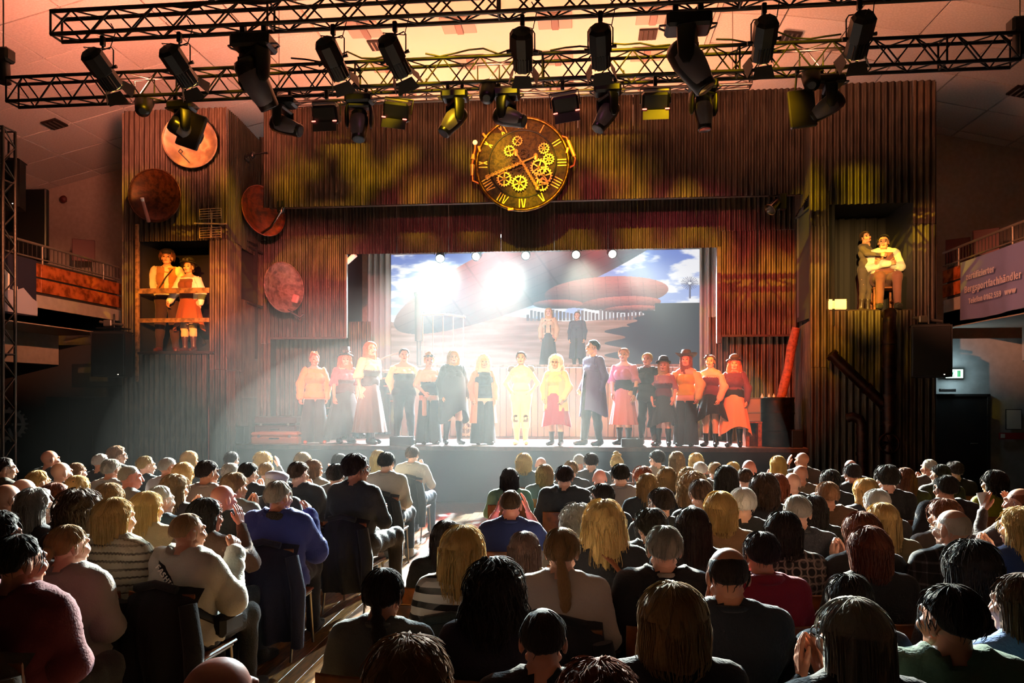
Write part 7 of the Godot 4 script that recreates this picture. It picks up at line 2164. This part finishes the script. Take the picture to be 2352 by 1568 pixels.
func audience():
	var kit := chair_kit()
	var rr := RandomNumberGenerator.new()
	rr.seed = 11
	for line in SEATS.strip_edges().split("\n"):
		var f := line.split("|")
		var at := Vector3(float(f[0]), 0, float(f[1]))
		var s := clampf(float(f[2]) / 1.29, 0.86, 1.13)
		var style: String = f[3]
		var deg := float(f[7])
		var pose: String = f[8]
		var label: String = f[9]
		var turn := int(clampf(roundf(deg / 23.0), -1, 1))
		var t := thing("person", label, "person", at, deg_to_rad((deg - turn * 23.0) * 0.8 + turn * 6.0), "")
		t.scale = Vector3.ONE * s
		var drop := float(f[2]) - s * 1.29
		t.position.y = maxf(drop, -0.2) if absf(drop) > 0.03 else 0.0
		part("body", seat_body_mesh(pose, turn), mat("skin_" + f[5]), t)
		var bulky: bool = label.contains("jumper") or label.contains("jacket") or label.contains("fleece") or label.contains("coat")
		var bare: bool = label.contains("polo") or label.contains("navy shirt") or label.contains("bare")
		part("top", seat_part[("bulky" if bulky else "short" if bare else "long") + pose], top_mat(f[6]), t)
		part("trousers", seat_part["trousers"], cloth_mat([Color(0.06, 0.08, 0.13), Color(0.05, 0.05, 0.055), Color(0.12, 0.11, 0.1), Color(0.1, 0.14, 0.2)][rr.randi_range(0, 3)]), t)
		var shoe := cloth_mat([Color(0.05, 0.04, 0.04), Color(0.5, 0.48, 0.45), Color(0.1, 0.08, 0.07)][rr.randi_range(0, 2)])
		for sd in 2: part("shoe", seat_part[["shoe-1", "shoe1"][sd]], shoe, t)
		var nod := Basis(Vector3.UP, turn * 0.4)
		var head := Transform3D(nod, Vector3(0, 1.165, 0.005))
		var hc := Color(f[4])
		hc = hc.lightened(rr.randf_range(0.0, 0.06)).darkened(rr.randf_range(0.0, 0.12))
		hc = Color(snappedf(hc.r, 0.02), snappedf(hc.g, 0.02), snappedf(hc.b, 0.02))
		if style == "hat":
			part("hair", hair_mesh("short"), hair_mat(hc), t, head)
			part("cap", hat_mb("cap"), cloth_mat(Color(0.75, 0.74, 0.78)), t, head * Transform3D(Basis(), Vector3(0, 0.06, 0.0)))
		elif not (label.contains("bald") and not label.contains("balding") and not label.contains("white haired")):
			part("hair", hair_mesh(style, rr.randi_range(0, 1)), hair_mat(hc), t, head)
		if label.contains("glasses"): glasses(t, head)
		if label.contains("scarf"):
			var r := []
			for k in 17: r.append(Vector3(sin(TAU * k / 16) * 0.08, 1.03 + 0.015 * cos(TAU * k / 8), 0.04 - cos(TAU * k / 16) * 0.085))
			part("scarf", tb(r, 0.035, 8), mat("scarf_speckled", Color(0.4, 0.4, 0.42), 0.9, 0.0, noise_tex("speckle", 0.05, [Color(0.05, 0.05, 0.06), Color(0.7, 0.65, 0.6)], [0.45, 0.55], 2), 5.0, false) if label.contains("speckled") else cloth_mat(Color(0.1, 0.42, 0.5)), t)
		if label.contains("collar") or label.contains("shirt") or label.contains("hooded"):
			var r := []
			for k in 13: r.append(Vector3(sin(TAU * k / 12) * 0.072, 1.045 - 0.012 * cos(TAU * k / 12), 0.04 - cos(TAU * k / 12) * 0.074))
			part("collar", tb(r, 0.02 if not label.contains("hooded") else 0.045, 8, 0.7), cloth_mat(Color(0.6, 0.56, 0.52) if label.contains("collar") and not label.contains("burgundy") else Color(0.3, 0.05, 0.1) if label.contains("burgundy") else top_mat(f[6]).albedo_color), t)
		if label.contains("three white bars"):
			for k in 3: part("white_bar", bx(Vector3(-0.03 + k * 0.035, 0.9, 0.166), Vector3(0.02, 0.12, 0.008), 0.002), mat("white_print"), t)
		if label.contains("a lettered strap"):
			part("bag_strap", tb([Vector3(-0.13, 1.05, 0.07), Vector3(-0.06, 0.98, 0.16), Vector3(0.06, 0.84, 0.2), Vector3(0.2, 0.7, 0.13), Vector3(0.22, 0.62, 0.0)], 0.026, 6, 0.25), mat("strap_black", Color(0.02, 0.02, 0.02), 0.6), t)
			lettering(t, "FASHION", 0.05, mat("white_print"), Transform3D(Basis(Vector3.BACK, -0.86), Vector3(0.0, 0.915, 0.198)))
			part("waist_bag", bx(Vector3(0.24, 0.6, -0.06), Vector3(0.1, 0.14, 0.22), 0.03), mat("strap_black"), t)
		if label.contains("bag strap"):
			part("bag_strap", tb([Vector3(-0.04, 1.05, 0.1), Vector3(0.04, 0.98, 0.165), Vector3(0.14, 0.85, 0.15), Vector3(0.21, 0.72, 0.05)], 0.03, 6, 0.25), mat("strap_tan", Color(0.5, 0.3, 0.16), 0.6), t)
		if label.contains("wristband"): part("wristband", tb([Vector3(0.11, 0.66, -0.2), Vector3(0.105, 0.645, -0.23)], 0.036, 10), cloth_mat(Color(0.8, 0.75, 0.2)), t)
		if label.contains("cup"): part("cup", tb([Vector3(-0.1, 1.12, -0.22), Vector3(-0.1, 1.22, -0.25)], [0.03, 0.038], 12), cloth_mat(Color(0.75, 0.72, 0.68)), t)
		if label.contains("hair clip"): part("hair_clip", bx(Vector3(0.02, 1.25, 0.1), Vector3(0.05, 0.02, 0.02), 0.006, nod), mat("chrome"), t)
		var c := kit.duplicate()
		c.name = numbered("stacking_chair")
		add_child(c)
		c.rotation.y = t.rotation.y * 0.5
		c.position = Vector3(at.x, -0.01, at.z) + c.basis.z * 0.035
		tag(c, "wooden stacking chair of the " + label, "chair", "chairs of the audience")
		for q in OVER:
			if label.contains(q[0]): garment("jacket", q[1] + " over the chair of the " + q[0] + (" person" if q[0] in ["a lettered strap", "cobalt blue", "low pony tail"] else ""), c.position, c.rotation.y, q[2], q[3], q[4])
	kit.free()
	over_chairs()

func garment(called: String, label: String, at: Vector3, turn: float, c: Color, w: float, drop: float, depth := 0.06):
	var t := thing(called, label, "garment", at, turn)
	var m := MB.new()
	for layer in 2:
		var k := m.v.size()
		var n := 24
		for a in n + 1:
			for b in 13:
				var u := a / float(n) * 2.0 - 1.0
				var q := b / 12.0
				var fold := fold_noise.get_noise_3d(u * 30 + at.x * 50, q * 12, layer * 0.5) * 0.05 * (0.3 + q)
				m.v.append(Vector3(u * w * (1.0 - 0.25 * (1.0 - q) * absf(u)), 0.88 - q * drop - 0.03 * u * u * (1.0 - q), 0.3 - 0.07 * smoothstep(0.12, 0.0, q) + depth * sin(q * PI) + fold + 0.035 * sin(u * 9.0) * q - layer * 0.012 - 0.08 * u * u))
		for a in n:
			for b in 12:
				var p := k + a * 13 + b
				m.i.append_array([p, p + 1, p + 14, p, p + 14, p + 13] if layer == 0 else [p, p + 14, p + 1, p, p + 13, p + 14])
	part("back_panel", m, cloth_mat(c), t)
	for s in [-1.0, 1.0]: part("sleeve", tb([Vector3(s * w * 0.75, 0.8, 0.3), Vector3(s * w * 0.95, 0.55, 0.33), Vector3(s * w * 0.9, 0.86 - drop, 0.31)], [0.05, 0.055, 0.045], 10), cloth_mat(c), t)
	part("collar", tb([Vector3(-0.13, 0.87, 0.27), Vector3(0, 0.9, 0.28), Vector3(0.13, 0.87, 0.27)], 0.025, 8), cloth_mat(c), t)

func spare_chair(label: String, px: float, py: float, z: float, turn: float):
	var k := chair_kit()
	k.name = numbered("stacking_chair")
	add_child(k)
	k.position = onz(px, py, z) * Vector3(1, 0, 1)
	k.rotation.y = turn
	tag(k, label, "chair", "chairs of the audience")

func over_chairs():
	for q in [["empty stacking chair with a reddish brown back before the braided girl", 845.0, -2.75, 0.0], ["empty stacking chair between the braided girl and the boy with bars", 1085.0, -2.6, 0.0], ["empty stacking chair beside the boy with white bars", 1370.0, -2.55, 0.0], ["honey coloured chair back at the aisle next to the striped top", 972.0, -4.15, 0.0]]:
		spare_chair(q[0], q[1], 1400, q[2], q[3])
